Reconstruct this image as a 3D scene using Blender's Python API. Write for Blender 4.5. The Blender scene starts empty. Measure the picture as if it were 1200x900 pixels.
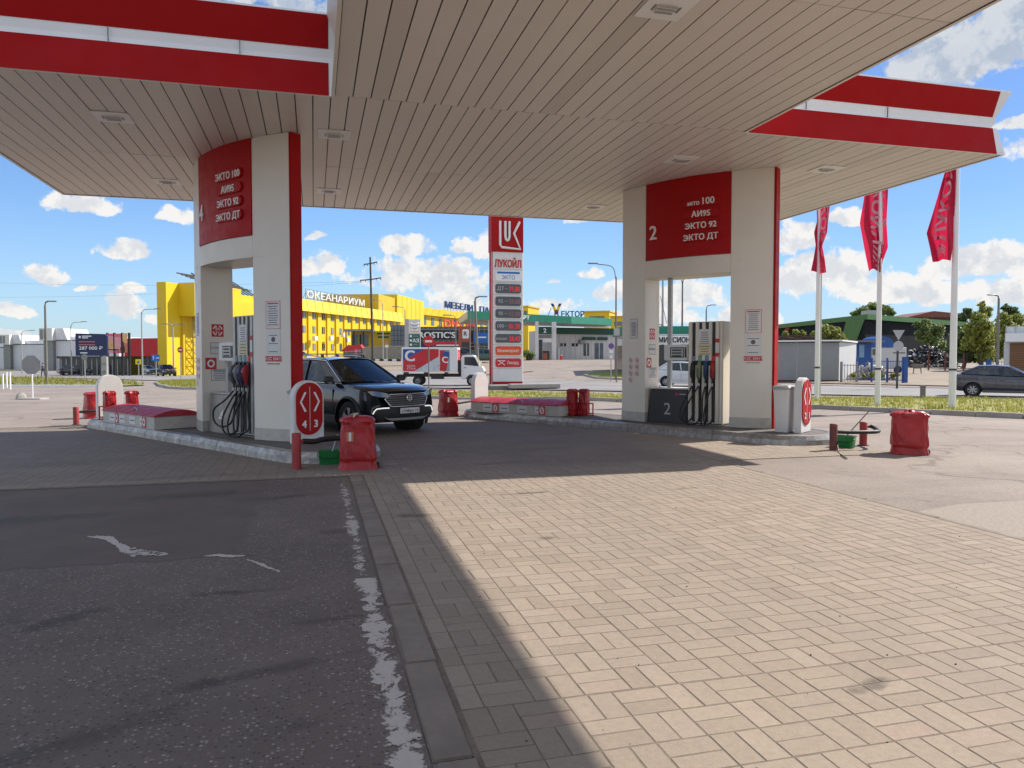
import bpy, bmesh, math, random, re
from mathutils import Matrix, Vector
R = random.Random(7)
C = bpy.context.scene.collection
PI = math.pi
rad = math.radians
# ------------------------------------------------------------------ camera constants and terrain
FPX, HY, HC = 874.0, 418.0, 1.6
YAW = math.atan(232 / FPX)
PITCH = math.atan((450 - HY) / FPX)
CYW, SYW = math.cos(YAW), math.sin(YAW)

def ss(a, b, x):
    t = min(1, max(0, (x - a) / (b - a)))
    return t * t * (3 - 2 * t)

def lin(a, b, x):
    return min(1, max(0, (x - a) / (b - a)))

def cw(X, D):                       # lateral, depth -> world x, y
    return (X * CYW + D * SYW, -X * SYW + D * CYW)

def wc(x, y):
    return (x * CYW - y * SYW, x * SYW + y * CYW)

def zt(x, y):                       # height of the land
    X, D = wc(x, y)
    if D < 27:
        return 0.0
    px = 600 + FPX * X / D
    z = -.3 * ss(27, 33, D)
    wl = 1 - ss(230, 400, px)
    wr = ss(720, 860, px)
    wm = 1 - wl - wr
    return z + wm * 1.5 * ss(47, 92, D) + wr * .9 * lin(44, 100, D) - wl * (.7 * lin(46, 100, D) + .5 * ss(95, 140, D))

def P(px, py, D):                   # a place seen at px, py and D metres away
    X = (px - 600) / FPX * D
    x, y = cw(X, D)
    return Vector((x, y, HC + (HY - py) * D / FPX))

def W(px, D):                       # on the ground under px
    x, y = cw((px - 600) / FPX * D, D)
    return Vector((x, y, zt(x, y)))

def G(px, py):                      # ground point seen at px, py
    z = 0.0
    for _ in range(30):
        D = (HC - z) * FPX / (py - HY)
        x, y = cw((px - 600) / FPX * D, D)
        z = .5 * z + .5 * zt(x, y)
    return Vector((x, y, z))

# ------------------------------------------------------------------ mesh builder
ROOTM = {}

class Pieces:                           # several small separate meshes of one kind under one parent
    def __init__(s, name, mats, parent, world=False): s.a, s.l = (name, mats, parent, world), []
    def new(s):
        s.l.append(MB()); return s.l[-1]
    def done(s):
        for m in s.l: m.build(*s.a)

class MB:
    def __init__(s):
        s.v, s.f, s.m, s.sm = [], [], [], []
        s.T = Matrix()

    def add(s, vs, fs, mat=0, smooth=False):
        n = len(s.v)
        s.v += [s.T @ Vector(p) for p in vs]
        for f in fs:
            s.f.append([i + n for i in f]); s.m.append(mat); s.sm.append(smooth)

    def box(s, x0, x1, y0, y1, z0, z1, mat=0):
        s.add([(x0, y0, z0), (x1, y0, z0), (x1, y1, z0), (x0, y1, z0), (x0, y0, z1), (x1, y0, z1), (x1, y1, z1), (x0, y1, z1)],
              [(3, 2, 1, 0), (4, 5, 6, 7), (0, 1, 5, 4), (1, 2, 6, 5), (2, 3, 7, 6), (3, 0, 4, 7)], mat)

    def prism(s, poly, z0, z1, mat=0, cap=True, top=None):
        n = len(poly)
        t = top or poly
        vs = [(p[0], p[1], z0) for p in poly] + [(p[0], p[1], z1) for p in t]
        fs = [(i, (i + 1) % n, n + (i + 1) % n, n + i) for i in range(n)]
        if cap:
            fs += [tuple(reversed(range(n))), tuple(range(n, 2 * n))]
        s.add(vs, fs, mat)

    def ext(s, poly, y0, y1, mat=0):    # polygon in x,z swept along y
        n = len(poly)
        vs = [(p[0], y0, p[1]) for p in poly] + [(p[0], y1, p[1]) for p in poly]
        s.add(vs, [(i, (i + 1) % n, n + (i + 1) % n, n + i) for i in range(n)] + [tuple(reversed(range(n))), tuple(range(n, 2 * n))], mat)

    def cyl(s, a, b, r0, r1=None, n=12, mat=0, cap=True):
        r1 = r0 if r1 is None else r1
        a, b = Vector(a), Vector(b)
        d = (b - a).normalized()
        u = d.orthogonal().normalized(); w = d.cross(u)
        vs = []
        for p, r in ((a, r0), (b, r1)):
            vs += [p + r * (math.cos(2 * PI * i / n) * u + math.sin(2 * PI * i / n) * w) for i in range(n)]
        s.add(vs, [(i, (i + 1) % n, n + (i + 1) % n, n + i) for i in range(n)], mat, True)
        if cap:
            s.add(vs, [tuple(reversed(range(n))), tuple(range(n, 2 * n))], mat)

    def tube(s, pts, r, n=8, mat=0, cap=True, flat=1.0):
        pts = [Vector(p) for p in pts]
        rs = r if isinstance(r, (list, tuple)) else [r] * len(pts)
        vs, u = [], None
        for i, p in enumerate(pts):
            d = (pts[min(i + 1, len(pts) - 1)] - pts[max(i - 1, 0)]).normalized()
            u = d.orthogonal().normalized() if u is None else (u - d * u.dot(d)).normalized()
            w = d.cross(u)
            vs += [p + rs[i] * (math.cos(2 * PI * k / n) * u + flat * math.sin(2 * PI * k / n) * w) for k in range(n)]
        fs = []
        for i in range(len(pts) - 1):
            fs += [(i * n + k, i * n + (k + 1) % n, (i + 1) * n + (k + 1) % n, (i + 1) * n + k) for k in range(n)]
        s.add(vs, fs, mat, True)
        if cap:
            m = len(vs) - n
            s.add(vs, [tuple(reversed(range(n))), tuple(range(m, m + n))], mat)

    def lathe(s, prof, n=24, mat=0, axis='z', c=(0, 0, 0), smooth=True):
        vs = []
        for r, h in prof:
            for i in range(n):
                a = 2 * PI * i / n
                q = (r * math.cos(a), r * math.sin(a), h)
                if axis == 'y':
                    q = (q[0], h, q[1])
                elif axis == 'x':
                    q = (h, q[0], q[1])
                vs.append((q[0] + c[0], q[1] + c[1], q[2] + c[2]))
        fs = []
        for j in range(len(prof) - 1):
            fs += [(j * n + i, j * n + (i + 1) % n, (j + 1) * n + (i + 1) % n, (j + 1) * n + i) for i in range(n)]
        s.add(vs, fs, mat, smooth)

    def grid(s, fn, nu, nv, mat=0, smooth=True):
        vs = [fn(i / nu, j / nv) for j in range(nv + 1) for i in range(nu + 1)]
        s.add(vs, [(j * (nu + 1) + i, j * (nu + 1) + i + 1, (j + 1) * (nu + 1) + i + 1, (j + 1) * (nu + 1) + i) for j in range(nv) for i in range(nu)], mat, smooth)

    def loft(s, rings, mat=0, cap=True, smooth=True):
        n = len(rings[0]); vs = [p for r in rings for p in r]
        fs = []
        for j in range(len(rings) - 1):
            fs += [(j * n + i, j * n + (i + 1) % n, (j + 1) * n + (i + 1) % n, (j + 1) * n + i) for i in range(n)]
        s.add(vs, fs, mat, smooth)
        if cap:
            m = len(vs) - n
            s.add(vs, [tuple(reversed(range(n))), tuple(range(m, m + n))], mat, smooth)

    def text(s, body, size, F, mat=0, ext=.004, align='CENTER', bold=0.0, width=None, valign='BOTTOM_BASELINE', warp=None):
        vs, fs = text_mesh(body, size, ext, align, bold)
        if width:
            xs = [v[0] for v in vs]
            k = width / (max(xs) - min(xs))
            vs = [(v[0] * k, v[1], v[2]) for v in vs]
        if warp:
            s.add([warp(v) for v in vs], fs, mat)
        else:
            s.add([F @ Vector(v) for v in vs], fs, mat)

    def build(s, name, mats, parent=None, world=False, bevel=0.0, seg=1, sharp=None, kind=None, boolean=None):
        me = bpy.data.meshes.new(name)
        vs = s.v
        if world and parent is not None:
            inv = ROOTM[parent.name].inverted()
            vs = [inv @ v for v in vs]
        me.from_pydata([tuple(v) for v in vs], [], s.f)
        if not isinstance(mats, (list, tuple)):
            mats = [mats]
        for m in mats:
            me.materials.append(m)
        me.polygons.foreach_set('material_index', s.m)
        me.polygons.foreach_set('use_smooth', s.sm)
        bm = bmesh.new(); bm.from_mesh(me)
        if bevel or boolean or sharp is not None:
            bmesh.ops.remove_doubles(bm, verts=bm.verts, dist=1e-5)
        bmesh.ops.recalc_face_normals(bm, faces=bm.faces)
        if bevel:
            es = [e for e in bm.edges if len(e.link_faces) == 2 and e.calc_face_angle() > rad(28)]
            bmesh.ops.bevel(bm, geom=es, offset=bevel, segments=seg, affect='EDGES', clamp_overlap=True)
        bm.to_mesh(me); bm.free()
        if sharp is not None:
            me.polygons.foreach_set('use_smooth', [True] * len(me.polygons))
            me.set_sharp_from_angle(angle=rad(sharp))
        o = bpy.data.objects.new(name, me); C.objects.link(o)
        if boolean:
            for cut in boolean:
                cm = bpy.data.meshes.new('cutter')
                cm.from_pydata([tuple(v) for v in cut.v], [], cut.f)
                b2 = bmesh.new(); b2.from_mesh(cm); bmesh.ops.recalc_face_normals(b2, faces=b2.faces); b2.to_mesh(cm); b2.free()
                co = bpy.data.objects.new('cutter', cm); C.objects.link(co)
                md = o.modifiers.new('b', 'BOOLEAN'); md.operation = 'DIFFERENCE'; md.object = co; md.solver = 'EXACT'
                dg = bpy.context.evaluated_depsgraph_get()
                nm = bpy.data.meshes.new_from_object(o.evaluated_get(dg))
                o.modifiers.clear(); o.data = nm
                bpy.data.objects.remove(co)
            if sharp is not None:
                o.data.set_sharp_from_angle(angle=rad(sharp))
        if parent is not None:
            o.parent = parent
            if parent.name in ROOTM:
                ROOTM[o.name] = ROOTM[parent.name]
        if kind:
            o['kind'] = kind
        return o

_tc = {}
def raw_text(body, size, ext):
    k = (body, size, ext)
    if k not in _tc:
        c = bpy.data.curves.new('t', 'FONT')
        c.body = body; c.size = size; c.extrude = ext; c.resolution_u = 3
        o = bpy.data.objects.new('t', c); C.objects.link(o)
        me = bpy.data.meshes.new_from_object(o.evaluated_get(bpy.context.evaluated_depsgraph_get()))
        _tc[k] = ([tuple(v.co) for v in me.vertices], [tuple(p.vertices) for p in me.polygons])
        bpy.data.objects.remove(o); bpy.data.curves.remove(c); bpy.data.meshes.remove(me)
    return _tc[k]
def xmax(t): return max(v[0] for v in raw_text(t, 1.0, .0)[0])
def text_mesh(body, size, ext, align, bold):
    if 'Э' in body or 'э' in body:                     # the font's own letter fills badly: draw it as a mirrored C with a bar
        vs, fs, x = [], [], 0.0
        def put_(q, dx):
            n = len(vs); vs.extend([(v[0] + dx, v[1], v[2]) for v in q[0]]); fs.extend([tuple(i + n for i in f) for f in q[1]])
        for seg in re.findall('[Ээ]|[^Ээ]+', body):
            if seg in 'Ээ':
                lc = 'C' if seg == 'Э' else 'c'; q = raw_text(lc, size, ext); lo = min(v[0] for v in q[0]); hi = max(v[0] for v in q[0])
                put_(([(lo + hi - v[0], v[1], v[2]) for v in q[0]], [tuple(reversed(f)) for f in q[1]]), x)
                h = max(v[1] for v in q[0]); b = MB(); b.box(lo + (hi - lo) * .22, hi - .03 * size, h * .5 - .045 * size, h * .5 + .045 * size, -ext, ext + .0002)
                put_(([tuple(v) for v in b.v], b.f), x); x += (xmax(lc + '|') - xmax('|')) * size
            else:
                put_(raw_text(seg, size, ext), x); x += (xmax(seg + '|') - xmax('|')) * size
    else:
        vs, fs = raw_text(body, size, ext)
    if align == 'CENTER':
        m = (min(v[0] for v in vs) + max(v[0] for v in vs)) / 2; vs = [(v[0] - m, v[1], v[2]) for v in vs]
    if bold:
        V, F_ = [], []
        for i, (dx, dy) in enumerate(((-1, -.5), (1, -.5), (-1, .5), (1, .5), (0, 0))):
            n = len(V); V += [(v[0] + dx * bold, v[1] + dy * bold, v[2] + i * .0004 * (1 + 8 * size)) for v in vs]; F_ += [tuple(q + n for q in f) for f in fs]
        vs, fs = V, F_
    return vs, fs

def frame(o, right, up):                # text/panel frame: local x = right, y = up, z = out
    r = Vector(right).normalized(); u = Vector(up).normalized(); n = r.cross(u)
    M = Matrix((r, u, n)).transposed().to_4x4(); M.translation = Vector(o)
    return M

def tag(o, label, cat, group=None, kind=None):
    o['label'] = label; o['category'] = cat
    if group: o['group'] = group
    if kind: o['kind'] = kind
    return o

def T(name, label, cat, loc=(0, 0, 0), rz=0.0, group=None):
    o = bpy.data.objects.new(name, None); C.objects.link(o)
    o.empty_display_size = .2
    o.location = loc; o.rotation_euler = (0, 0, rz)
    ROOTM[o.name] = Matrix.Translation(Vector(loc)) @ Matrix.Rotation(rz, 4, 'Z')
    return tag(o, label, cat, group)

def copy_tree(o, parent=None):
    c = o.copy(); C.objects.link(c)
    if parent is not None: c.parent = parent
    for ch in list(o.children):
        copy_tree(ch, c)
    return c

def put(o, loc, rz=0.0, label=None, scale=None):
    o.location = loc; o.rotation_euler = (0, 0, rz)
    if label: o['label'] = label
    if scale: o.scale = (scale,) * 3
    return o

def rrect(w, h, r, n=5, cx=0, cy=0):
    out = []
    for (sx, sy, a0) in ((1, 1, 0), (-1, 1, 90), (-1, -1, 180), (1, -1, 270)):
        for i in range(n + 1):
            a = rad(a0 + 90 * i / n)
            out.append((cx + sx * (w / 2 - r) + r * math.cos(a), cy + sy * (h / 2 - r) + r * math.sin(a)))
    return out

def bez(pts, n=16):                     # Catmull-Rom through points
    pts = [Vector(p) for p in pts]
    q = [pts[0] * 2 - pts[1]] + pts + [pts[-1] * 2 - pts[-2]]
    out = []
    for i in range(1, len(q) - 2):
        for k in range(n):
            t = k / n
            a, b, c, d = q[i - 1], q[i], q[i + 1], q[i + 2]
            out.append(.5 * ((2 * b) + (c - a) * t + (2 * a - 5 * b + 4 * c - d) * t * t + (3 * b - a - 3 * c + d) * t ** 3))
    out.append(pts[-1])
    return out

# ------------------------------------------------------------------ materials
def nodes(name):
    m = bpy.data.materials.new(name); m.use_nodes = True
    nt = m.node_tree; nt.nodes.clear()
    out = nt.nodes.new('ShaderNodeOutputMaterial')
    return m, nt, out

class N:                                # small wrapper to write node trees tersely
    def __init__(s, nt): s.nt = nt
    def n(s, t, **kw):
        nd = s.nt.nodes.new('ShaderNode' + t)
        for k, v in kw.items(): setattr(nd, k, v)
        return nd
    def set(s, sock, v):
        if hasattr(v, 'is_output'): s.nt.links.new(v, sock)
        else: sock.default_value = v
    def math(s, op, a, b=0.0, c=None, clamp=False):
        nd = s.n('Math', operation=op, use_clamp=clamp)
        s.set(nd.inputs[0], a); s.set(nd.inputs[1], b)
        if c is not None: s.set(nd.inputs[2], c)
        return nd.outputs[0]
    def mr(s, v, a, b, c=0.0, d=1.0, smooth=False):
        nd = s.n('MapRange', interpolation_type='SMOOTHSTEP' if smooth else 'LINEAR')
        s.set(nd.inputs[0], v)
        for i, q in enumerate((a, b, c, d)): s.set(nd.inputs[1 + i], q)
        return nd.outputs[0]
    def noise(s, vec, scale, detail=4, rough=.55, dist=0.0, out=0):
        nd = s.n('TexNoise'); s.set(nd.inputs['Vector'], vec); nd.inputs['Scale'].default_value = scale
        nd.inputs['Detail'].default_value = detail; nd.inputs['Roughness'].default_value = rough; nd.inputs['Distortion'].default_value = dist
        return nd.outputs[out]
    def vor(s, vec, scale, feature='F1', out='Distance', rnd=1.0):
        nd = s.n('TexVoronoi', feature=feature); s.set(nd.inputs['Vector'], vec); nd.inputs['Scale'].default_value = scale
        nd.inputs['Randomness'].default_value = rnd
        return nd.outputs[out]
    def mix(s, f, a, b, mode='MIX'):
        nd = s.n('Mix', data_type='RGBA', blend_type=mode)
        s.set(nd.inputs[0], f)
        s.set(nd.inputs[6], a if hasattr(a, 'is_output') else (*a, 1)); s.set(nd.inputs[7], b if hasattr(b, 'is_output') else (*b, 1))
        return nd.outputs[2]
    def ramp(s, f, stops):
        nd = s.n('ValToRGB'); s.set(nd.inputs[0], f)
        el = nd.color_ramp.elements
        while len(el) < len(stops): el.new(.5)
        for e, (p, c) in zip(el, stops):
            e.position = p; e.color = (*c, 1) if len(c) == 3 else c
        return nd.outputs[0]
    def gray(s, v):
        nd = s.n('CombineColor')
        for i in range(3): s.set(nd.inputs[i], v)
        return nd.outputs[0]
    def bsdf(s, out, col, rough=.6, metal=0.0, bump=None, bstr=.3, bdist=.01, coat=0.0, spec=.5, emit=None, estr=0.0):
        b = s.n('BsdfPrincipled')
        s.set(b.inputs['Base Color'], col if hasattr(col, 'is_output') else (*col, 1)); s.set(b.inputs['Roughness'], rough); s.set(b.inputs['Metallic'], metal)
        b.inputs['Coat Weight'].default_value = coat; b.inputs['Coat Roughness'].default_value = .04
        b.inputs['Specular IOR Level'].default_value = spec
        if emit:
            b.inputs['Emission Color'].default_value = (*emit, 1); b.inputs['Emission Strength'].default_value = estr
        if bump is not None:
            bn = s.n('Bump'); bn.inputs['Strength'].default_value = bstr; bn.inputs['Distance'].default_value = bdist
            s.set(bn.inputs['Height'], bump); s.nt.links.new(bn.outputs[0], b.inputs['Normal'])
        s.nt.links.new(b.outputs[0], out.inputs[0])
        return b

def mat(name, col, rough=.5, metal=0.0, var=.12, scale=2.0, bump=0.0, bscale=60.0, coat=0.0, spec=.5, emit=None, estr=0.0, dirt=0.0, dcol=(.12, .1, .08)):
    m, nt, out = nodes(name); k = N(nt)
    co = k.n('TexCoord').outputs['Object']
    a = k.noise(co, scale, 6, .6)
    c = k.mix(k.mr(a, .3, .7, 0, 1), tuple(x * (1 - var) for x in col), tuple(min(1, x * (1 + var)) for x in col))
    if dirt:
        d = k.math('MULTIPLY', k.mr(k.noise(co, scale * 2.3, 8, .7, 1.0), .5, .75, 0, 1), dirt)
        c = k.mix(d, c, dcol)
    r = k.mr(k.noise(co, scale * 3, 4), .3, .7, max(.02, rough * .8), min(1, rough * 1.2))
    k.bsdf(out, c, r, metal, k.noise(co, bscale, 4) if bump else None, bump, .006, coat, spec, emit, estr)
    return m
# ------------------------------------------------------------------ material library
def ellipse_mask(k, co, items):
    sep = k.n('SeparateXYZ'); k.set(sep.inputs[0], co)
    nz = k.noise(co, 5, 6, .65)
    tot = None
    for (x, y, rx, ry, a) in items:
        dx = k.math('SUBTRACT', sep.outputs[0], x); dy = k.math('SUBTRACT', sep.outputs[1], y)
        ca, sa = math.cos(a), math.sin(a)
        u = k.math('MULTIPLY', k.math('ADD', k.math('MULTIPLY', dx, ca), k.math('MULTIPLY', dy, sa)), 1 / rx)
        v = k.math('MULTIPLY', k.math('SUBTRACT', k.math('MULTIPLY', dy, ca), k.math('MULTIPLY', dx, sa)), 1 / ry)
        d = k.math('ADD', k.math('MULTIPLY', u, u), k.math('MULTIPLY', v, v))
        m = k.mr(k.math('ADD', d, k.math('MULTIPLY', k.math('SUBTRACT', nz, .5), 5.0)), 1.2, -.1, 0, .95)
        tot = m if tot is None else k.math('MAXIMUM', tot, m)
    return tot

def m_asphalt_near():
    m, nt, out = nodes('worn_asphalt'); k = N(nt)
    co = k.n('TexCoord').outputs['Object']
    sep = k.n('SeparateXYZ'); k.set(sep.inputs[0], co)
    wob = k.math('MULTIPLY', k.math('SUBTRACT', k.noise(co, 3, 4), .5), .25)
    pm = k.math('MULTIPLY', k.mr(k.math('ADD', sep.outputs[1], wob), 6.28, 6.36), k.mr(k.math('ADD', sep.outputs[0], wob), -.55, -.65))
    seam = k.math('SUBTRACT', 1.0, k.math('ABSOLUTE', k.mr(k.math('ADD', sep.outputs[1], wob), 6.25, 6.35, -1, 1)), clamp=True)
    seam = k.math('MULTIPLY', seam, k.mr(sep.outputs[0], -.4, -.6))
    big = k.noise(co, .9, 6, .6)
    base = k.ramp(big, [(.25, (.128, .100, .082)), (.5, (.162, .127, .105)), (.75, (.20, .158, .132))])
    cell = k.vor(co, 52, out='Color'); cs = k.n('SeparateColor'); k.set(cs.inputs[0], cell)
    d = k.vor(co, 52)
    cov = k.noise(co, 2.2, 5, .6)
    thr = k.mr(cov, .3, .7, .90, .70)
    stone = k.math('MULTIPLY', k.math('GREATER_THAN', cs.outputs[0], thr), k.mr(d, .46, .34, 0, 1))
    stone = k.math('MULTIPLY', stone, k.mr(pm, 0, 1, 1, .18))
    c = k.mix(stone, base, k.ramp(cs.outputs[1], [(0, (.19, .16, .14)), (1, (.38, .335, .30))]))
    pit = k.math('MULTIPLY', k.math('LESS_THAN', cs.outputs[0], .16), k.mr(d, .5, .3, 0, 1))
    c = k.mix(k.math('MULTIPLY', pit, .6), c, (.035, .03, .03))
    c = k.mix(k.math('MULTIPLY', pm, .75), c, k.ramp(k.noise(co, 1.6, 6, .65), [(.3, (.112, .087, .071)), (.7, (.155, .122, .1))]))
    c = k.mix(k.math('MULTIPLY', seam, .5), c, (.05, .045, .045))
    fine = k.noise(co, 260, 2)
    c = k.mix(.35, c, k.gray(k.mr(fine, .3, .7, .3, 1.1)), 'MULTIPLY')
    st = ellipse_mask(k, co, [(-1.35, 9.2, .75, .22, .1), (-.35, 8.8, .5, .12, .2), (.22, 6.95, .3, .1, .2), (-1.5, 5.0, .32, .1, .7), (-2.0, 5.05, .4, .12, .1), (-.35, 3.9, .5, .07, .3), (-.5, 5.3, .35, .06, 0),
                              (-.1, 3.3, .12, .05, .2), (-2.9, 8.2, 1.1, .2, .1), (-1.0, 3.4, .5, .1, .5), (.05, 4.6, .25, .06, .1)])
    c = k.mix(k.math('MULTIPLY', st, k.mr(k.noise(co, 2.5, 5), .3, .65, .25, .8)), c, (.03, .022, .018))
    dust = k.math('MULTIPLY', k.mr(k.math('ADD', sep.outputs[0], k.math('MULTIPLY', wob, .6)), .22, .4), k.mr(k.noise(co, 7, 5), .35, .65))
    c = k.mix(k.math('MULTIPLY', dust, .45), c, (.2, .175, .15))
    hgt = k.math('ADD', k.math('MULTIPLY', k.math('SUBTRACT', 1.0, d), .7), k.math('MULTIPLY', fine, .4))
    k.bsdf(out, c, k.mr(st, 0, 1, .88, .8), 0, hgt, k.mr(pm, 0, 1, .5, .2) if False else .42, .006)
    return m

def m_ground():
    m, nt, out = nodes('old_asphalt'); k = N(nt)
    co = k.n('TexCoord').outputs['Object']
    big = k.noise(co, .35, 8, .62)
    base = k.ramp(big, [(.25, (.215, .175, .148)), (.5, (.27, .222, .188)), (.75, (.32, .27, .228))])
    pv = k.n('Mapping'); k.set(pv.inputs[0], co); pv.inputs['Rotation'].default_value = (0, 0, .75); pv.inputs['Scale'].default_value = (.09, 1.3, 1)
    streak = k.noise(pv.outputs[0], 1.0, 7, .65)
    c = k.mix(k.mr(streak, .5, .72, 0, .5), base, (.15, .125, .11))
    cell = k.vor(co, 60, out='Color'); cs = k.n('SeparateColor'); k.set(cs.inputs[0], cell)
    c = k.mix(.5, c, k.gray(k.mr(cs.outputs[0], 0, 1, .62, 1.25)), 'MULTIPLY')
    wv = k.n('VectorMath', operation='ADD'); k.set(wv.inputs[0], co)
    nv = k.n('VectorMath', operation='SCALE'); k.set(nv.inputs[0], k.noise(co, 1.5, 5, out=1)); nv.inputs[3].default_value = .9
    nt.links.new(nv.outputs[0], wv.inputs[1])
    cr = k.vor(wv.outputs[0], .33, 'DISTANCE_TO_EDGE')
    crm = k.math('MULTIPLY', k.mr(cr, .018, .004), k.mr(k.noise(co, .4, 3), .44, .52))
    c = k.mix(k.math('MULTIPLY', crm, .5), c, (.05, .043, .038))
    st = k.mr(k.noise(co, .8, 8, .7, .8), .54, .74, 0, .6)
    c = k.mix(st, c, (.13, .11, .098))
    ln = k.n('VectorMath', operation='LENGTH'); k.set(ln.inputs[0], co)
    c = k.mix(k.mr(ln.outputs['Value'], 150, 230), c, k.ramp(k.noise(co, .02, 6), [(.3, (.10, .115, .035)), (.7, (.19, .18, .07))]))
    k.bsdf(out, c, .85, 0, k.math('ADD', k.noise(co, 180, 3), k.math('MULTIPLY', k.noise(co, 9, 4), .8)), .35, .008)
    return m

def m_paver(painted=False):
    m, nt, out = nodes('painted_pavers' if painted else 'concrete_pavers'); k = N(nt)
    co = k.n('TexCoord').outputs['Object']
    rnd = k.n('NewGeometry').outputs['Random Per Island']
    c = k.ramp(rnd, [(0, (.272, .217, .165)), (.3, (.296, .237, .182)), (.65, (.312, .251, .194)), (.93, (.335, .27, .21)), (1, (.328, .248, .196))])
    c = k.mix(k.mr(k.noise(co, .55, 5, .6), .35, .7, 0, .5), c, (.25, .212, .172))
    c = k.mix(.55, c, k.gray(k.mr(k.noise(co, 38, 6, .7), .25, .75, .72, 1.22)), 'MULTIPLY')
    c = k.mix(.4, c, k.gray(k.mr(k.noise(co, 320, 2), .3, .7, .6, 1.3)), 'MULTIPLY')
    blot = k.mr(k.noise(co, 3.3, 8, .72, .6), .58, .8, 0, .5)
    c = k.mix(blot, c, (.15, .122, .098))
    st = ellipse_mask(k, co, [(-3.4, 12.4, .9, .35, .2), (-2.4, 13.2, .5, .15, .4), (-4.6, 11.5, .6, .2, 0), (2.9, 10.8, .8, .15, .1), (1.7, 11.6, .7, .2, .2), (3.6, 12.2, .9, .2, .3), (-1.6, 10.6, 1.1, .2, .1), (2.35, 8.3, .3, .06, .1),
                              (4.3, 8.1, .25, .05, .2), (2.0, 6.2, .12, .05, .2), (.95, 7.4, .2, .1, 0), (2.6, 3.0, .16, .06, .4), (5.0, 14.6, .5, .15, .2)])
    c = k.mix(k.math('MULTIPLY', st, .7), c, (.05, .04, .032))
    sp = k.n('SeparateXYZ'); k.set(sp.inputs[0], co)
    lane = k.math('MULTIPLY', k.mr(sp.outputs[1], 9.9, 10.6), k.mr(sp.outputs[0], 6.4, 5.2))  # oil dirt plus canopy shade put into the colour; sunlit pavers stay light
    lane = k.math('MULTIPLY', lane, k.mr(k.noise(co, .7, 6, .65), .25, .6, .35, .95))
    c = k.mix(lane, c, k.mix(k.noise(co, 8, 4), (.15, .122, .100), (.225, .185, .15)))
    pv = k.n('Mapping'); k.set(pv.inputs[0], co); pv.inputs['Rotation'].default_value = (0, 0, .12); pv.inputs['Scale'].default_value = (1.1, .07, 1)
    c = k.mix(k.mr(k.noise(pv.outputs[0], 1.0, 5, .6), .5, .7, 0, .35), c, (.19, .155, .125))
    c = k.mix(k.mr(k.noise(co, 55, 4, .7), .66, .75, 0, .55), c, (.12, .098, .08))
    if painted:
        c = k.mix(k.mr(k.math('ADD', k.noise(co, 10, 8, .7), k.math('MULTIPLY', rnd, .3)), .42, .56, .9, .05), c, (.47, .45, .42))
    k.bsdf(out, c, .82, 0, k.math('ADD', k.noise(co, 220, 4), k.math('MULTIPLY', k.noise(co, 30, 4), .7)), .35, .004)
    return m

def m_worn_paint(name, col, lo, hi, scale=9, line=None):
    m, nt, out = nodes(name); k = N(nt)
    co = k.n('TexCoord').outputs['Object']
    pv = k.n('Mapping'); k.set(pv.inputs[0], co); pv.inputs['Scale'].default_value = (1, .8, 1)
    a = k.noise(pv.outputs[0], scale, 10, .74, .4)
    b = k.noise(co, 1.1, 3)
    v = k.math('ADD', a, k.math('MULTIPLY', k.math('SUBTRACT', b, .5), .55))
    if line:
        gs = k.n('SeparateXYZ'); k.set(gs.inputs[0], co)
        q = k.math('MULTIPLY', k.math('SUBTRACT', gs.outputs[0], line[0]), 1 / line[1])
        v = k.math('SUBTRACT', k.math('ADD', v, .08), k.math('MULTIPLY', k.math('MULTIPLY', q, q), .17))
    if False:
        gs = k.n('SeparateXYZ'); k.set(gs.inputs[0], k.n('TexCoord').outputs['Generated'])
        gx = k.math('SUBTRACT', gs.outputs[0], .5); gy = k.math('SUBTRACT', gs.outputs[1], .5)
        rr = k.math('SQRT', k.math('ADD', k.math('MULTIPLY', gx, gx), k.math('MULTIPLY', gy, gy)))
        v = k.math('SUBTRACT', k.math('ADD', v, .20), k.math('MULTIPLY', rr, .62))
    f = k.mr(v, lo, hi)
    p = k.n('BsdfPrincipled'); k.set(p.inputs['Base Color'], k.mix(k.noise(co, 40, 4), tuple(x * .75 for x in col), col)); p.inputs['Roughness'].default_value = .75
    t = k.n('BsdfTransparent'); x = k.n('MixShader')
    k.set(x.inputs[0], f); nt.links.new(t.outputs[0], x.inputs[1]); nt.links.new(p.outputs[0], x.inputs[2]); nt.links.new(x.outputs[0], out.inputs[0])
    return m

def m_plank():
    m, nt, out = nodes('canopy_planks'); k = N(nt)
    co = k.n('TexCoord').outputs['Object']
    rnd = k.n('NewGeometry').outputs['Random Per Island']
    c = k.ramp(rnd, [(0, (.58, .525, .475)), (.05, (.68, .625, .57)), (.75, (.70, .645, .59)), (1, (.73, .67, .612))])
    c = k.mix(k.mr(k.noise(co, 1.2, 6, .6), .4, .75, 0, .3), c, (.6, .54, .485))
    k.bsdf(out, c, .42, 0, None, spec=.4)
    return m

def m_metal_plate():                      # chequer plate on kerbs and plinths
    m, nt, out = nodes('chequer_plate'); k = N(nt)
    co = k.n('TexCoord').outputs['Object']
    w1 = k.n('TexWave', wave_type='BANDS', bands_direction='DIAGONAL'); k.set(w1.inputs[0], co); w1.inputs['Scale'].default_value = 14; w1.inputs['Distortion'].default_value = .5
    c = k.mix(k.mr(k.noise(co, 6, 7, .7), .35, .7), (.56, .53, .47), (.40, .37, .325))
    k.bsdf(out, c, k.mr(k.noise(co, 9, 4), .3, .7, .35, .6), .3, w1.outputs[1], .5, .006)
    return m

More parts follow.
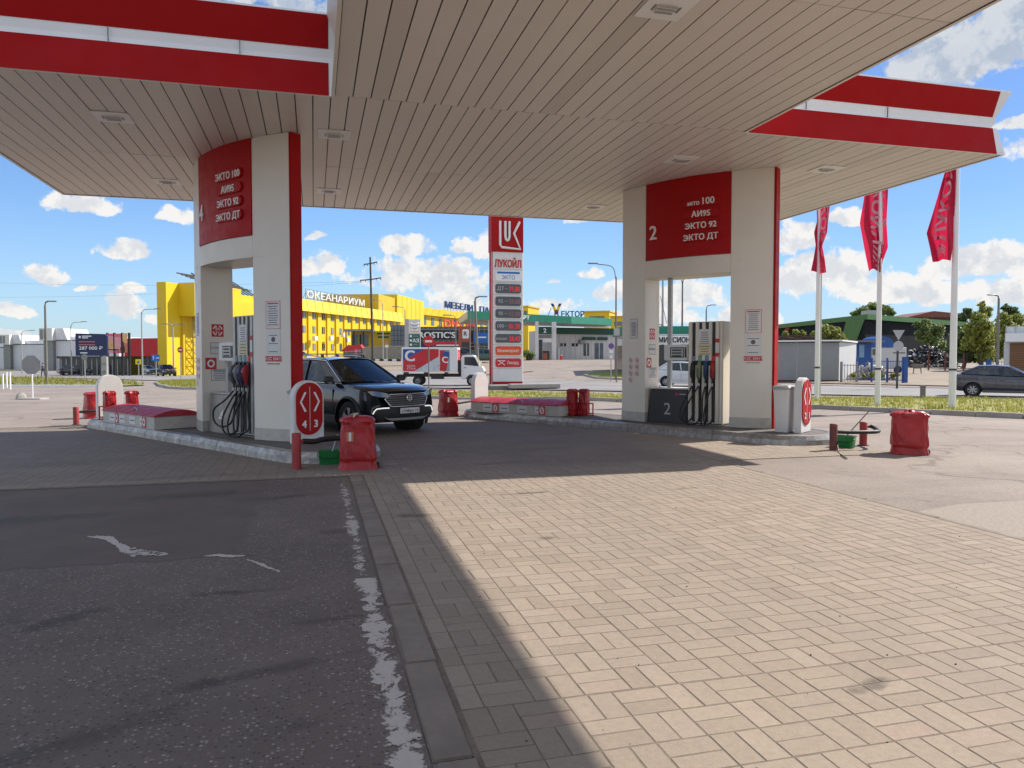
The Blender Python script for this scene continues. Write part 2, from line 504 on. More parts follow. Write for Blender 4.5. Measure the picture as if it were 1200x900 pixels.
def m_kerb_metal():
    m, nt, out = nodes('scuffed_kerb_metal'); k = N(nt)
    co = k.n('TexCoord').outputs['Object']
    a = k.noise(co, 5, 8, .72, 1.2); b = k.noise(co, 22, 5, .7, 2)
    c = k.ramp(a, [(.3, (.17, .155, .14)), (.5, (.30, .285, .265)), (.68, (.47, .45, .42))])
    c = k.mix(k.mr(b, .55, .75, 0, .5), c, (.62, .60, .57))
    k.bsdf(out, c, k.mr(a, .3, .7, .5, .3), .55, b, .35, .006)
    return m

def m_glass(name, tint, refl=.1, rough=.02, base=.1):
    m, nt, out = nodes(name); k = N(nt)
    t = k.n('BsdfTransparent'); t.inputs[0].default_value = (*tint, 1)
    g = k.n('BsdfGlossy'); g.inputs['Color'].default_value = (.62, .65, .68, 1); g.inputs['Roughness'].default_value = rough
    lw = k.n('LayerWeight'); lw.inputs[0].default_value = .35
    f = k.math('ADD', k.math('MULTIPLY', lw.outputs['Fresnel'], 1.0), refl, clamp=True)
    x = k.n('MixShader'); k.set(x.inputs[0], f); nt.links.new(t.outputs[0], x.inputs[1]); nt.links.new(g.outputs[0], x.inputs[2]); nt.links.new(x.outputs[0], out.inputs[0])
    return m

def m_leaf(name, c0, c1):
    m, nt, out = nodes(name); k = N(nt)
    rnd = k.n('NewGeometry').outputs['Random Per Island']
    co = k.n('TexCoord').outputs['Object']
    c = k.mix(k.math('ADD', k.math('MULTIPLY', rnd, .6), k.math('MULTIPLY', k.noise(co, .9, 3), .4)), c0, c1)
    b = k.bsdf(out, c, .6)
    tr = k.n('BsdfTranslucent'); k.set(tr.inputs[0], c)
    x = k.n('MixShader'); x.inputs[0].default_value = .48
    nt.links.new(b.outputs[0], x.inputs[1]); nt.links.new(tr.outputs[0], x.inputs[2]); nt.links.new(x.outputs[0], out.inputs[0])
    return m

def m_stripes(name, c0, c1, scale, axis='X', rough=.5, metal=0.0, bump=.4):
    m, nt, out = nodes(name); k = N(nt)
    co = k.n('TexCoord').outputs['Object']
    w = k.n('TexWave', wave_type='BANDS', bands_direction=axis); k.set(w.inputs[0], co); w.inputs['Scale'].default_value = scale
    c = k.mix(k.mr(w.outputs[1], .75, .98), c0, c1)
    c = k.mix(k.mr(k.noise(co, .5, 6, .65), .45, .75, 0, .3), c, tuple(x * .7 for x in c0))
    k.bsdf(out, c, rough, metal, w.outputs[1], bump, .02)
    return m

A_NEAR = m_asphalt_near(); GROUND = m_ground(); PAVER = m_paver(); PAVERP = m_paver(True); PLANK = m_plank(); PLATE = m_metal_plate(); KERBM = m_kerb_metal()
PAINT = m_worn_paint('worn_white_paint', (.56, .50, .44), .49, .52, 9, (.338, .085))
PAINT2 = m_worn_paint('faded_white_paint', (.54, .48, .42), .59, .62, 10, (.332, .08))
PAINT3 = m_worn_paint('patchy_white_paint', (.54, .48, .42), .36, .40, 14)
ROAD = mat('road_asphalt', (.235, .222, .215), .85, var=.18, scale=.3, bump=.3, bscale=90, dirt=.2, dcol=(.16, .15, .14))
PATH = mat('path_asphalt', (.33, .30, .275), .85, var=.15, scale=.5, bump=.2)
PATCH = mat('pale_asphalt_patch', (.285, .24, .202), .85, var=.2, scale=30, bump=.5, bscale=150, dirt=.2)
BED = mat('joint_sand', (.175, .14, .106), .95, var=.3, scale=12, bump=.4, bscale=200)
KSTONE = mat('kerb_stone', (.225, .187, .15), .85, var=.22, scale=2.2, bump=.45, bscale=120, dirt=.4)
CONC = mat('concrete', (.36, .335, .30), .85, var=.18, scale=1.5, bump=.35, bscale=80, dirt=.3)
LAWN = mat('lawn_soil', (.24, .235, .05), .95, var=.35, scale=2.2, bump=.6, bscale=30, dirt=.3, dcol=(.2, .17, .07))
FIELD = mat('dry_field', (.17, .165, .055), .95, var=.35, scale=.4, bump=.5, bscale=8, dirt=.3, dcol=(.2, .17, .09))
DIRT = mat('gravel_lot', (.27, .215, .16), .95, var=.2, scale=.6, bump=.5, bscale=40, dirt=.35, dcol=(.2, .17, .13))
WHITE = mat('white_panel', (.75, .70, .61), .42, var=.03, scale=1.2, dirt=.07, dcol=(.45, .41, .35))
WHITE2 = mat('white_plastic', (.70, .69, .67), .45, var=.05, dirt=.06)
BRWHITE = mat('bright_white', (.80, .80, .79), .45, var=.03)
RED = mat('signal_red', (.40, .006, .007), .5, var=.05, scale=1.5, spec=.2)
REDF = mat('fascia_red', (.36, .005, .006), .6, var=.05, scale=.8, dirt=.03, spec=.15)
REDTARP = mat('red_tarpaulin', (.36, .008, .012), .38, var=.2, scale=4, bump=1.0, bscale=9, dirt=.2, dcol=(.14, .02, .03))
REDPOST = mat('scuffed_red_paint', (.34, .035, .035), .6, var=.25, scale=6, bump=.3, dirt=.35, dcol=(.16, .05, .045))
RUSTPOST = mat('rusty_red_paint', (.15, .045, .035), .7, var=.3, scale=8, bump=.4, dirt=.5, dcol=(.08, .04, .03))
REDLID = mat('red_lid', (.42, .025, .04), .5, var=.12, scale=2, dirt=.15, dcol=(.2, .03, .03))
BLACK = mat('black_plastic', (.018, .018, .019), .45, var=.2)
RUBBER = mat('black_rubber', (.014, .014, .014), .6, var=.2)
DGREY = mat('dark_grey', (.045, .047, .05), .5, var=.15)
PANELBLK = mat('dispenser_dark_panel', (.03, .032, .035), .35, var=.1)
LGREY = mat('light_grey_metal', (.42, .42, .41), .4, .3, var=.08)
MGREY = mat('grey_metal', (.25, .25, .25), .45, .5, var=.12)
STEEL = mat('brushed_steel', (.27, .25, .225), .45, .35, var=.15, scale=3)
ALU = mat('bare_aluminium', (.55, .55, .54), .35, .8, var=.08)
CHROME = mat('chrome', (.7, .7, .7), .12, 1.0, var=.03)
GALV = mat('galvanised_pole', (.40, .40, .385), .5, .4, var=.12, scale=1)
GPOLE = mat('weathered_pole', (.19, .175, .155), .75, var=.2, scale=2, dirt=.2)
WOODPOLE = mat('dark_wood_pole', (.085, .07, .06), .85, var=.25, scale=3, bump=.4)
GREEN_B = mat('green_bucket', (.01, .20, .045), .4, var=.1)
YELLOW = mat('yellow_cladding', (.74, .51, .012), .5, var=.06, scale=.15)
YELLOWD = mat('ochre_and_shaded_yellow', (.60, .41, .012), .55, var=.07, scale=.2)
GREENF = mat('station_green', (.0, .16, .095), .45, var=.06)
GREENL = mat('station_light_green', (.06, .34, .22), .45, var=.06)
GREEND = mat('station_dark_green', (.004, .06, .036), .45, var=.06)
HALLG = mat('hall_green', (.03, .14, .022), .5, var=.08)
HALLB = mat('hall_charcoal', (.016, .019, .022), .95, var=.15, scale=.4, spec=.1)
BLUE = mat('blue_paint', (.015, .085, .30), .5, var=.15, dirt=.15)
NAVY = mat('navy_panel', (.012, .02, .085), .4, var=.06)
SIGNBL = mat('sign_blue', (.01, .14, .50), .4)
SIGNRED = mat('sign_red', (.55, .02, .03), .45)
SIGNYEL = mat('sign_yellow', (.75, .62, .0), .45)
WALLW = mat('pale_wall', (.56, .555, .55), .6, var=.06, scale=.4, dirt=.06)
WALLG = m_stripes('ribbed_grey_cladding', (.74, .74, .78), (.6, .6, .64), .9, 'X')
SHEDG = mat('grey_shed_panel', (.26, .27, .265), .55, var=.1, scale=.5, dirt=.12)
SHEDL = m_stripes('ribbed_sunlit_sheet', (.62, .63, .64), (.44, .45, .46), 2.2, 'X')
RWALL = mat('grey_retaining_wall', (.30, .285, .265), .85, var=.12, dirt=.2)
ORANGE = mat('orange_sign', (.74, .085, .018), .45)
PINK = mat('sunset_print', (.75, .30, .26), .5, var=.3, scale=.8)
CORAL = mat('coral_panel', (.38, .09, .05), .5, var=.1)
WOOD = m_stripes('brown_wood_slats', (.22, .115, .05), (.06, .03, .015), 2.6, 'Z', .75)
PAPER = mat('paper', (.68, .68, .66), .7, var=.04)
PAPERY = mat('yellow_paper', (.62, .57, .36), .7, var=.05)
INK = mat('grey_ink', (.13, .12, .13), .7)
LED = mat('red_led', (.5, .02, .02), .4, emit=(1, .06, .05), estr=.18)
WINDOW = mat('dark_window', (.03, .04, .05), .08, var=.3, scale=.8, spec=.8)
WINBL = mat('blue_grey_window', (.12, .15, .18), .12, var=.35, scale=.6)
TYRE = mat('tyre', (.016, .016, .016), .8, var=.25, scale=10)
RIM = mat('alloy_rim', (.42, .42, .43), .3, .85)
LAMPG = mat('lamp_glass', (.62, .66, .7), .08, .35, spec=.9)
CARGLASS = m_glass('car_glass', (.22, .26, .28), .07)
WSGLASS = m_glass('windscreen_glass', (.36, .42, .44), .06)
SKIN = mat('skin', (.42, .25, .18), .6)
CLOTH = mat('grey_shirt', (.20, .21, .23), .85)
CLOTHD = mat('dark_clothes', (.03, .03, .035), .85)
HAIR = mat('dark_hair', (.03, .022, .018), .7)
SEAT = mat('dark_seat', (.03, .03, .032), .8)
TIE = mat('pale_knot', (.5, .46, .36), .7, var=.2, scale=10)
FLAGRED = m_leaf('flag_red', (.50, .012, .05), (.58, .02, .075))
FLAGPINK = mat('flag_pale', (.66, .30, .35), .65)
TRUNK = mat('bark', (.07, .055, .042), .9, var=.25, bump=.5, bscale=20)
LEAF_Y = m_leaf('yellow_green_leaves', (.14, .18, .03), (.42, .44, .09))
LEAF_M = m_leaf('mid_green_leaves', (.10, .16, .045), (.30, .36, .11))
LEAF_D = m_leaf('deep_green_leaves', (.055, .09, .028), (.19, .24, .07))
BLADE = m_leaf('grass_blades', (.17, .19, .025), (.42, .38, .09))

# ------------------------------------------------------------------ the setting: ground, roads, paving
def struct(mb, name, m, **kw):
    return mb.build(name, m, kind='structure', **kw)

def sheet(name, pts, m, off, step=2.5, kind='structure', smooth=False):
    bm = bmesh.new()
    vs = [bm.verts.new((p[0], p[1], 0)) for p in pts]
    bm.faces.new(vs)
    xs = [p[0] for p in pts]; ys = [p[1] for p in pts]
    flat = all(wc(p[0], p[1])[1] < 26.5 for p in pts)
    if not flat:
        for ax, lo, hi in ((0, min(xs), max(xs)), (1, min(ys), max(ys))):
            q = math.ceil(lo / step) * step
            while q < hi:
                co = [0, 0, 0]; no = [0, 0, 0]; co[ax] = q; no[ax] = 1
                bmesh.ops.bisect_plane(bm, geom=bm.verts[:] + bm.edges[:] + bm.faces[:], plane_co=co, plane_no=no)
                q += step
    for v in bm.verts:
        v.co.z = zt(v.co.x, v.co.y) + off
    bmesh.ops.recalc_face_normals(bm, faces=bm.faces)
    if sum(f.normal.z for f in bm.faces) < 0:
        bmesh.ops.reverse_faces(bm, faces=bm.faces)
    me = bpy.data.meshes.new(name); bm.to_mesh(me); bm.free()
    me.materials.append(m)
    o = bpy.data.objects.new(name, me); C.objects.link(o); o['kind'] = kind
    return o

def cwl(l): return [cw(*p) for p in l]

axis = [-3500, -1200, -500, -250] + [i * 2.5 for i in range(-64, 65)] + [250, 500, 1200, 3500]
ay = [-3500, -1200, -400, -100] + [i * 2.5 for i in range(-16, 89)] + [320, 500, 1200, 3500]
mb = MB()
mb.add([(x, y, zt(x, y)) for y in ay for x in axis],
       [(j * len(axis) + i, j * len(axis) + i + 1, (j + 1) * len(axis) + i + 1, (j + 1) * len(axis) + i) for j in range(len(ay) - 1) for i in range(len(axis) - 1)], 0, True)
struct(mb, 'ground', GROUND)

sheet('forecourt_asphalt', [(-16, -9), (.43, -9), (.43, 10.08), (-16, 10.08)], A_NEAR, .006)
sheet('asphalt_patch', [G(*p)[:2] for p in ((1062, 604), (1130, 592), (1205, 588), (1290, 600), (1300, 660), (1205, 633))], PATCH, .005)

# concrete block paving, real blocks laid in pairs
islands_poly = []
def in_poly(P2, x, y):
    c = False; j = len(P2) - 1
    for i in range(len(P2)):
        (ax, ay), (bx, by) = P2[i], P2[j]
        if (ay > y) != (by > y) and x < (bx - ax) * (y - ay) / (by - ay) + ax: c = not c
        j = i
    return c
PAINTED = [[G(*p)[:2] for p in q] for q in (((338, 553), (412, 554), (454, 553), (454, 562), (412, 561), (338, 557)), ((443, 539.5), (458, 541), (488, 552), (484, 558), (470, 559), (448, 549)), ((735, 505), (800, 509), (800, 512), (735, 507)))]
def pavers(name, x0, x1, y0, y1, seed, inside=None):
    r = random.Random(seed)
    mb = MB(); g = .0027; b = .0028; Q = .24
    nx = int(round((x1 - x0) / Q)); ny = int(round((y1 - y0) / Q))
    for j in range(ny):
        for i in range(nx):
            cx, cy = x0 + i * Q, y0 + j * Q
            if inside and not inside(cx + .1, cy + .1):
                continue
            hor = (i + j) % 2 == 0
            for q in range(2):
                if hor: a = (cx + g, cx + Q - g, cy + q * Q / 2 + g, cy + q * Q / 2 + Q / 2 - g)
                else: a = (cx + q * Q / 2 + g, cx + q * Q / 2 + Q / 2 - g, cy + g, cy + Q - g)
                dx, dy = r.uniform(-.0018, .0018), r.uniform(-.0018, .0018)
                X0, X1, Y0, Y1 = a[0] + dx, a[1] + dx, a[2] + dy, a[3] + dy
                h = .012 + r.uniform(-.0006, .0006); t1, t2 = r.uniform(-.0004, .0004), r.uniform(-.0004, .0004)
                zz = (h + t1, h + t2, h - t1, h - t2)
                top = [(X0 + b, Y0 + b, zz[0]), (X1 - b, Y0 + b, zz[1]), (X1 - b, Y1 - b, zz[2]), (X0 + b, Y1 - b, zz[3])]
                low = [(X0, Y0, zz[0] - .0035), (X1, Y0, zz[1] - .0035), (X1, Y1, zz[2] - .0035), (X0, Y1, zz[3] - .0035)]
                dn = [(p[0], p[1], .001) for p in low]
                mb.add(top + low + dn, [(0, 1, 2, 3), (4, 5, 1, 0), (5, 6, 2, 1), (6, 7, 3, 2), (7, 4, 0, 3), (8, 9, 5, 4), (9, 10, 6, 5), (10, 11, 7, 6), (11, 8, 4, 7)], 1 if cy > 10 and r.random() < .85 and any(in_poly(q_, (X0 + X1) / 2, (Y0 + Y1) / 2) for q_ in PAINTED) else 0)
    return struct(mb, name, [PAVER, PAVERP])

sheet('paving_bed', [(.6, -4), (5.92, -4), (5.92, 10.2), (8.9, 10.2), (8.9, 12.2), (3.9, 20.4), (2.0, 20.4), (-9.5, 18.6), (-9.5, 10.08), (.6, 10.08)], BED, .0100)
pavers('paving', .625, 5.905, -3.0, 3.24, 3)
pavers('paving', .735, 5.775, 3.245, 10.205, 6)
mb = MB(); y = 3.25
while y < 10.1:
    mb.box(.628, .732, y + .003, y + .237, .001, .012 + R.uniform(-.0006, .0006)); mb.box(5.778, 5.905, y + .003, y + .237, .001, .012 + R.uniform(-.0006, .0006)); y += .24
struct(mb, 'paving', PAVER, bevel=.003)
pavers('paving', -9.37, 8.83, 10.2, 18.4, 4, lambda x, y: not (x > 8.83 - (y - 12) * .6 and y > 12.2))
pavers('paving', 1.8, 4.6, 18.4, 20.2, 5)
mb = MB(); y = -4.0
while y < 10.0:
    l = R.uniform(.92, 1.02); d = R.uniform(-.008, .008)
    mb.box(.44 + d, .608 + d, y + .006, min(y + l, 10.06) - .006, 0, .02 + R.uniform(-.003, .003)); y += l
struct(mb, 'kerb_strip', KSTONE, bevel=.008, seg=2)
mb = MB(); y = -4.0
while y < 10.1:
    mb.box(5.912, 5.99, y + .004, y + .996, 0, .0125 + R.uniform(-.001, .001)); y += 1.0
struct(mb, 'kerb_strip', KSTONE, bevel=.008, seg=2)
mb = MB(); rg = random.Random(21)
for i in range(70):
    x, y = rg.uniform(.7, 5.7), rg.uniform(2.2, 9.8); s = rg.uniform(.0025, .0065)
    mb.loft([[(x + a * k, y + b * k * .7, .012 + z) for a, b in rrect(2 * s, 2 * s, s * .6, 1)] for z, k in ((0, 1), (s * .6, .8), (s, .3))], smooth=False)
tag(mb.build('grit', mat('dark_grit', (.06, .05, .04), .9)), 'tiny dark bits of grit scattered on the sunlit paving', 'grit', kind='stuff')
# worn paint
def marking(name, pts, m, z):
    mb = MB(); mb.add([(p[0], p[1], z) for p in pts], [tuple(range(len(pts)))]); return struct(mb, name, m)
marking('painted_line', [(.235, 1.5), (.44, 1.5), (.44, 5.4), (.235, 5.4)], PAINT, .0095)
marking('painted_line', [(.235, 5.45), (.44, 5.45), (.44, 9.6), (.235, 9.6)], PAINT2, .0095)
def ragged(name, pts, seed, m, z, div=7):
    r = random.Random(seed); up, dn = [], []
    for (a, b) in zip(pts, pts[1:]):
        for i in range(div):
            t = i / div; x, y, w = (p + (q - p) * t for p, q in zip(a, b))
            up.append((x + r.uniform(-1, 1), y - w * r.uniform(.55, 1.25))); dn.append((x + r.uniform(-1, 1), y + w * r.uniform(.55, 1.25)))
    pl = [(pts[0][0] - 1, pts[0][1])] + up + [(pts[-1][0], pts[-1][1])] + list(reversed(dn))
    return marking(name, [G(*p)[:2] for p in pl], m, z)
ragged('painted_arrow', [(99, 631.5, .6), (117, 633, 2.6), (131, 637.5, 5.0), (138, 646, 6), (150, 650, 5.6), (170, 651.5, 3.6), (194, 652.5, 1.2)], 1, PAINT3, .0095)
ragged('painted_arrow', [(237, 655, .5), (250, 654, 1.6), (270, 655, 1.4), (285, 654, .6)], 2, PAINT3, .0095)
ragged('painted_arrow', [(287, 659, .6), (298, 663, 1.4), (306, 666.5, 2.0), (326, 674, .8)], 3, PAINT3, .0095)
marking('painted_line', [G(*p)[:2] for p in ((1110, 533), (1172, 539), (1168, 541.5), (1108, 535))], PAINT, .006)

# verge, path, road
near = [(-9, 36.6), (-5.3, 35.4), (0, 30.7), (3.75, 26.4), (9.33, 22.9), (13.2, 19.2), (17, 16.2), (24, 11)]
far = [(32, 15), (24, 22), (18, 27.5), (12, 32.5), (6, 36.5), (0, 39.5), (-9, 41)]
verge = cwl(near + far)
sheet('grass_verge', verge, LAWN, .05, 1.25)
def kerbs(name, line, w=.16, h=.13, m=None, segs=None):
    mb = MB()
    for (a, b) in zip(line, line[1:]):
        a, b = Vector((*a[:2], 0)), Vector((*b[:2], 0))
        n = max(1, int((b - a).length / 1.0)); d = (b - a) / n; t = d.normalized(); s = Vector((-t.y, t.x, 0)) * w / 2
        for i in range(n):
            p, q = a + d * i + t * .008, a + d * (i + 1) - t * .008
            z0, z1 = zt(p.x, p.y), zt(q.x, q.y); e = R.uniform(-.008, .008)
            vs = []
            for (c, z) in ((p, z0), (q, z1)):
                vs += [c - s + Vector((0, 0, z - .05)), c + s + Vector((0, 0, z - .05)), c + s * .9 + Vector((0, 0, z + h + e)), c - s * .9 + Vector((0, 0, z + h + e))]
            mb.add(vs, [(0, 1, 2, 3), (7, 6, 5, 4), (0, 4, 5, 1), (1, 5, 6, 2), (2, 6, 7, 3), (3, 7, 4, 0)])
    return struct(mb, name, m or CONC)
kerbs('kerb', cwl(near))
pfar = [(p[0] + .5, p[1] + 2.2) for p in far]
sheet('path', cwl(far[:5] + list(reversed(pfar[:5]))), PATH, .04)
kerbs('kerb', cwl(far[:5]), .10, .055, PATH)
rnear = [(44, 20), (16, 36.2), (-6, 45), (-25, 61), (-50, 82), (-110, 120)]
rfar = [(-105, 165), (-45, 112), (-22, 82), (-3, 58), (20, 46), (56, 27)]
sheet('road', cwl(rnear + rfar), ROAD, .06)
kerbs('kerb', cwl([(56, 27.4), (20, 46.4), (8, 52)]), .16, .08, PATH)
lg_near = [(-75, 47.2), (-38, 46.8), (-25.2, 47.4)]
lg = lg_near + [(-24.6, 50), (-29, 58), (-52, 80), (-112, 117)]
sheet('grass_verge', cwl(lg), FIELD, .06)
kerbs('kerb', cwl(lg_near), .2, .13, BRWHITE)
isl = [(182.5, 449), (188, 453), (200, 455.5), (215, 456.5), (232, 456.5), (260, 456), (262, 447.5), (232, 446.6), (205, 447), (190, 447.6)]
il = [G(*p) for p in isl]
sheet('grass_verge', [p[:2] for p in il], LAWN, .12, 1.25)
kerbs('kerb', il[:6], .18, .14)
sheet('grass_field', cwl([(-300, 118), (-112, 119), (-47, 114), (-40, 130), (-45, 155), (-110, 165), (-300, 200)]), FIELD, .05)
ri = [(1105, 0)]
sheet('dirt_lot', cwl([(19, 50.5), (30, 45), (44, 38), (62, 60), (62, 84), (34, 92), (24, 62)]), DIRT, .06)
sheet('dirt_lot', cwl([(-26, 84), (-12, 66), (-3, 60.5), (2, 66), (-4, 84), (-14, 92)]), DIRT, .06)
sheet('grass_verge', cwl([(-28, 93), (-14, 90), (-7, 90), (-7, 97), (-14, 101), (-30, 102)]), LAWN, .08)
sheet('grass_verge', [G(*p)[:2] for p in ((684, 439), (700, 443.5), (735, 445), (790, 446), (790, 440), (735, 437), (706, 436))], LAWN, .12, 1.25)
kerbs('kerb', [G(*p) for p in ((697, 436.5), (684, 440), (700, 443.8), (735, 445.4), (790, 446.4))], .18, .13)
marking('painted_line', [tuple(G(*p)[:2]) for p in ((1063, 446), (1105, 438), (1112, 438), (1072, 446))], BRWHITE, zt(*G(1085, 442)[:2]) + .2) if False else None

# grass blades
def blades(name, poly, n, h0, h1, seed, off, wmul=1.0):
    r = random.Random(seed); mb = MB()
    P2 = [Vector((p[0], p[1])) for p in poly]
    xs = [p.x for p in P2]; ys = [p.y for p in P2]
    def inside(x, y):
        c = False; j = len(P2) - 1
        for i in range(len(P2)):
            a, b = P2[i], P2[j]
            if (a.y > y) != (b.y > y) and x < (b.x - a.x) * (y - a.y) / (b.y - a.y) + a.x: c = not c
            j = i
        return c
    k = 0
    while k < n:
        x, y = r.uniform(min(xs), max(xs)), r.uniform(min(ys), max(ys))
        if not inside(x, y): continue
        k += 1
        z = zt(x, y) + off
        for q in range(3):
            a = r.uniform(0, 6.28); w = r.uniform(.008, .02) * wmul; h = r.uniform(h0, h1); t = r.uniform(0, 6.28); l = r.uniform(0, .5) * h
            dx, dy = math.cos(a) * w, math.sin(a) * w
            ox, oy = r.uniform(-.06, .06), r.uniform(-.06, .06)
            mb.add([(x + ox - dx, y + oy - dy, z), (x + ox + dx, y + oy + dy, z), (x + ox + math.cos(t) * l, y + oy + math.sin(t) * l, z + h)], [(0, 1, 2)])
    o = mb.build(name, BLADE); o['kind'] = 'stuff'; return o
tag(blades('grass', verge, 9000, .05, .15, 1, .05), 'yellowish short grass growing on the roadside verge below the flags', 'grass', kind='stuff')
tag(blades('grass', [p[:2] for p in il], 1500, .06, .16, 2, .12, 1.6), 'grass on the kerbed traffic island left of the forecourt', 'grass', kind='stuff')
tag(blades('grass', cwl(lg), 5000, .1, .45, 3, .06, 2.5), 'taller dry grass along the far left road edge', 'grass', kind='stuff')
# ------------------------------------------------------------------ canopy
H = 5.3
XL, XR, YF, YB, CX0, CX1, YN = -5.5, 12.25, 11.0, 19.2, .27, 6.92, -5.6
can = T('canopy', 'large beige plank filling station canopy with red and white fascia', 'canopy', (3.4, 14.6, 0))
mb = MB()
def planks(x0, x1, y0, y1):
    n = int(round((x1 - x0) / .25)); w = (x1 - x0) / n
    for i in range(n):
        a, b = x0 + i * w + .009, x0 + (i + 1) * w - .009
        dz = R.uniform(-.003, .003)
        mb.add([(a, y0 + .006, H + dz), (b, y0 + .006, H + dz), (b, y1 - .006, H + dz), (a, y1 - .006, H + dz),
                (a, y0 + .006, H + .03), (b, y0 + .006, H + .03), (b, y1 - .006, H + .03), (a, y1 - .006, H + .03)],
               [(3, 2, 1, 0), (0, 1, 5, 4), (1, 2, 6, 5), (2, 3, 7, 6), (3, 0, 4, 7)])
for y0, y1 in ((11.0, 15.08), (15.08, 19.17)):
    planks(XL + .05, XR - .05, y0, y1)
for i in range(4):
    planks(CX0 + .05, CX1 - .05, 11.0 - 4.12 * (i + 1), 11.0 - 4.12 * i)
mb.build('ceiling', PLANK, can, world=True)
mb = MB(); mb.box(XL + .3, XR - .3, YF + .3, YB - .3, H + .035, H + 1.0); mb.box(CX0 + .3, CX1 - .3, YN + .3, YF + .295, H + .036, H + .99); mb.box(XL + .03, XR - .03, YF + .03, YB - .03, H + .034, H + .05); mb.box(CX0 + .03, CX1 - .03, YN + .03, YF + .025, H + .0345, H + .0505)
mb.build('roof_deck', DGREY, can, world=True)
outline = [(CX0, YN), (CX1, YN), (CX1, YF), (XR, YF), (XR, YB), (XL, YB), (XL, YF), (CX0, YF)]
prof = [(-.05, -.014), (0, -.014), (-.10, .48), (-.13, .56), (-.11, .68), (.05, 1.09), (.05, 1.12), (-.12, 1.12)]
def corner(i):
    n = len(outline); p, c, q = (Vector(outline[(i + k) % n]) for k in (-1, 0, 1))
    d1 = (c - p).normalized(); d2 = (q - c).normalized()
    n1 = Vector((d1.y, -d1.x)); n2 = Vector((d2.y, -d2.x))
    b = (n1 + n2); return c, b / max(.3, (1 + n1.dot(n2)))
def sweep_side(i, pr, a_in=0.0, b_in=0.0, extra=0.0):
    n = len(outline)
    (c0, b0), (c1, b1) = corner(i), corner((i + 1) % n)
    d = (c1 - c0).normalized(); nn = Vector((d.y, -d.x))
    rings = []
    for (c, b, s) in ((c0, b0, a_in), (c1, b1, -b_in)):
        ring = []
        for (o, z) in pr:
            p = (c + b * (o + extra)) if s == 0 else c + d * s + nn * (o + extra)
            ring.append((p.x, p.y, H + z))
        rings.append(ring)
    m = MB(); k = len(pr)
    m.add(rings[0] + rings[1], [(j, j + 1, k + j + 1, k + j) for j in range(k - 1)])
    return m
side_names = ['white', 'white', 'red', 'red', 'red', 'red', 'red', 'white']
for i in range(8):
    m = sweep_side(i, prof); f = m.build('fascia', BRWHITE if side_names[i] == 'red' else WHITE, can, world=True)
    if side_names[i] == 'red':
        b0 = 0.03 if i == 2 else .2
        b1 = .03 if i == 6 else .2
        for pr in (prof[1:3], prof[4:6]):
            z = sweep_side(i, pr, b0, b1, .006)
            z.build('red_band', REDF, f, world=True)
# thin dark seams of the white stripe
for (x, yy) in ((-2.6, YF), (-.95, YF), (8.1, YF), (9.75, YF)):
    mb = MB(); mb.box(x - .004, x + .004, yy + .085, yy + .1, H + .49, H + .67); mb.build('seam', DGREY, can, world=True)

lamp = T('canopy_light', 'placeholder', 'ceiling light', (0, 0, H), 0, 'recessed lights in the canopy ceiling')
mb = MB(); mb.box(-.26, .26, -.26, .26, -.014, .0); mb.build('frame', BRWHITE, lamp, bevel=.004)
mb = MB(); mb.box(-.11, .11, -.07, .07, -.026, -.014, 0)
for q in (-.07, 0, .07): mb.box(-.1, .1, q - .012, q + .012, -.038, -.03, 1)
mb.box(-.15, -.135, -.06, .06, -.024, -.0145, 2); mb.box(.135, .15, -.06, .06, -.024, -.0145, 2)
mb.build('lamp', [WHITE2, LGREY, MGREY], lamp)
for i, (x, y, l) in enumerate(((-2.96, 12.85, 'recessed ceiling light under the left wing, nearest the red fascia'), (.36, 12.9, 'square ceiling light just right of the portal marked 4, nearer row'),
        (-2.96, 17.25, 'recessed ceiling light over the left wing beside the edge above the yellow tower'), (.36, 17.28, 'ceiling light right of the portal marked 4, near the far canopy edge'),
        (3.64, 7.35, 'largest looking ceiling light, at the top edge of the photo'), (6.7, 12.86, 'ceiling light just above the red sign marked 2'),
        (6.7, 17.42, 'small far ceiling light left of the portal marked 2'), (9.8, 12.76, 'ceiling light right of the portal marked 2, below the right red fascia'))):
    o = lamp if i == 0 else copy_tree(lamp)
    put(o, (x, y, H - .001), 0, l)

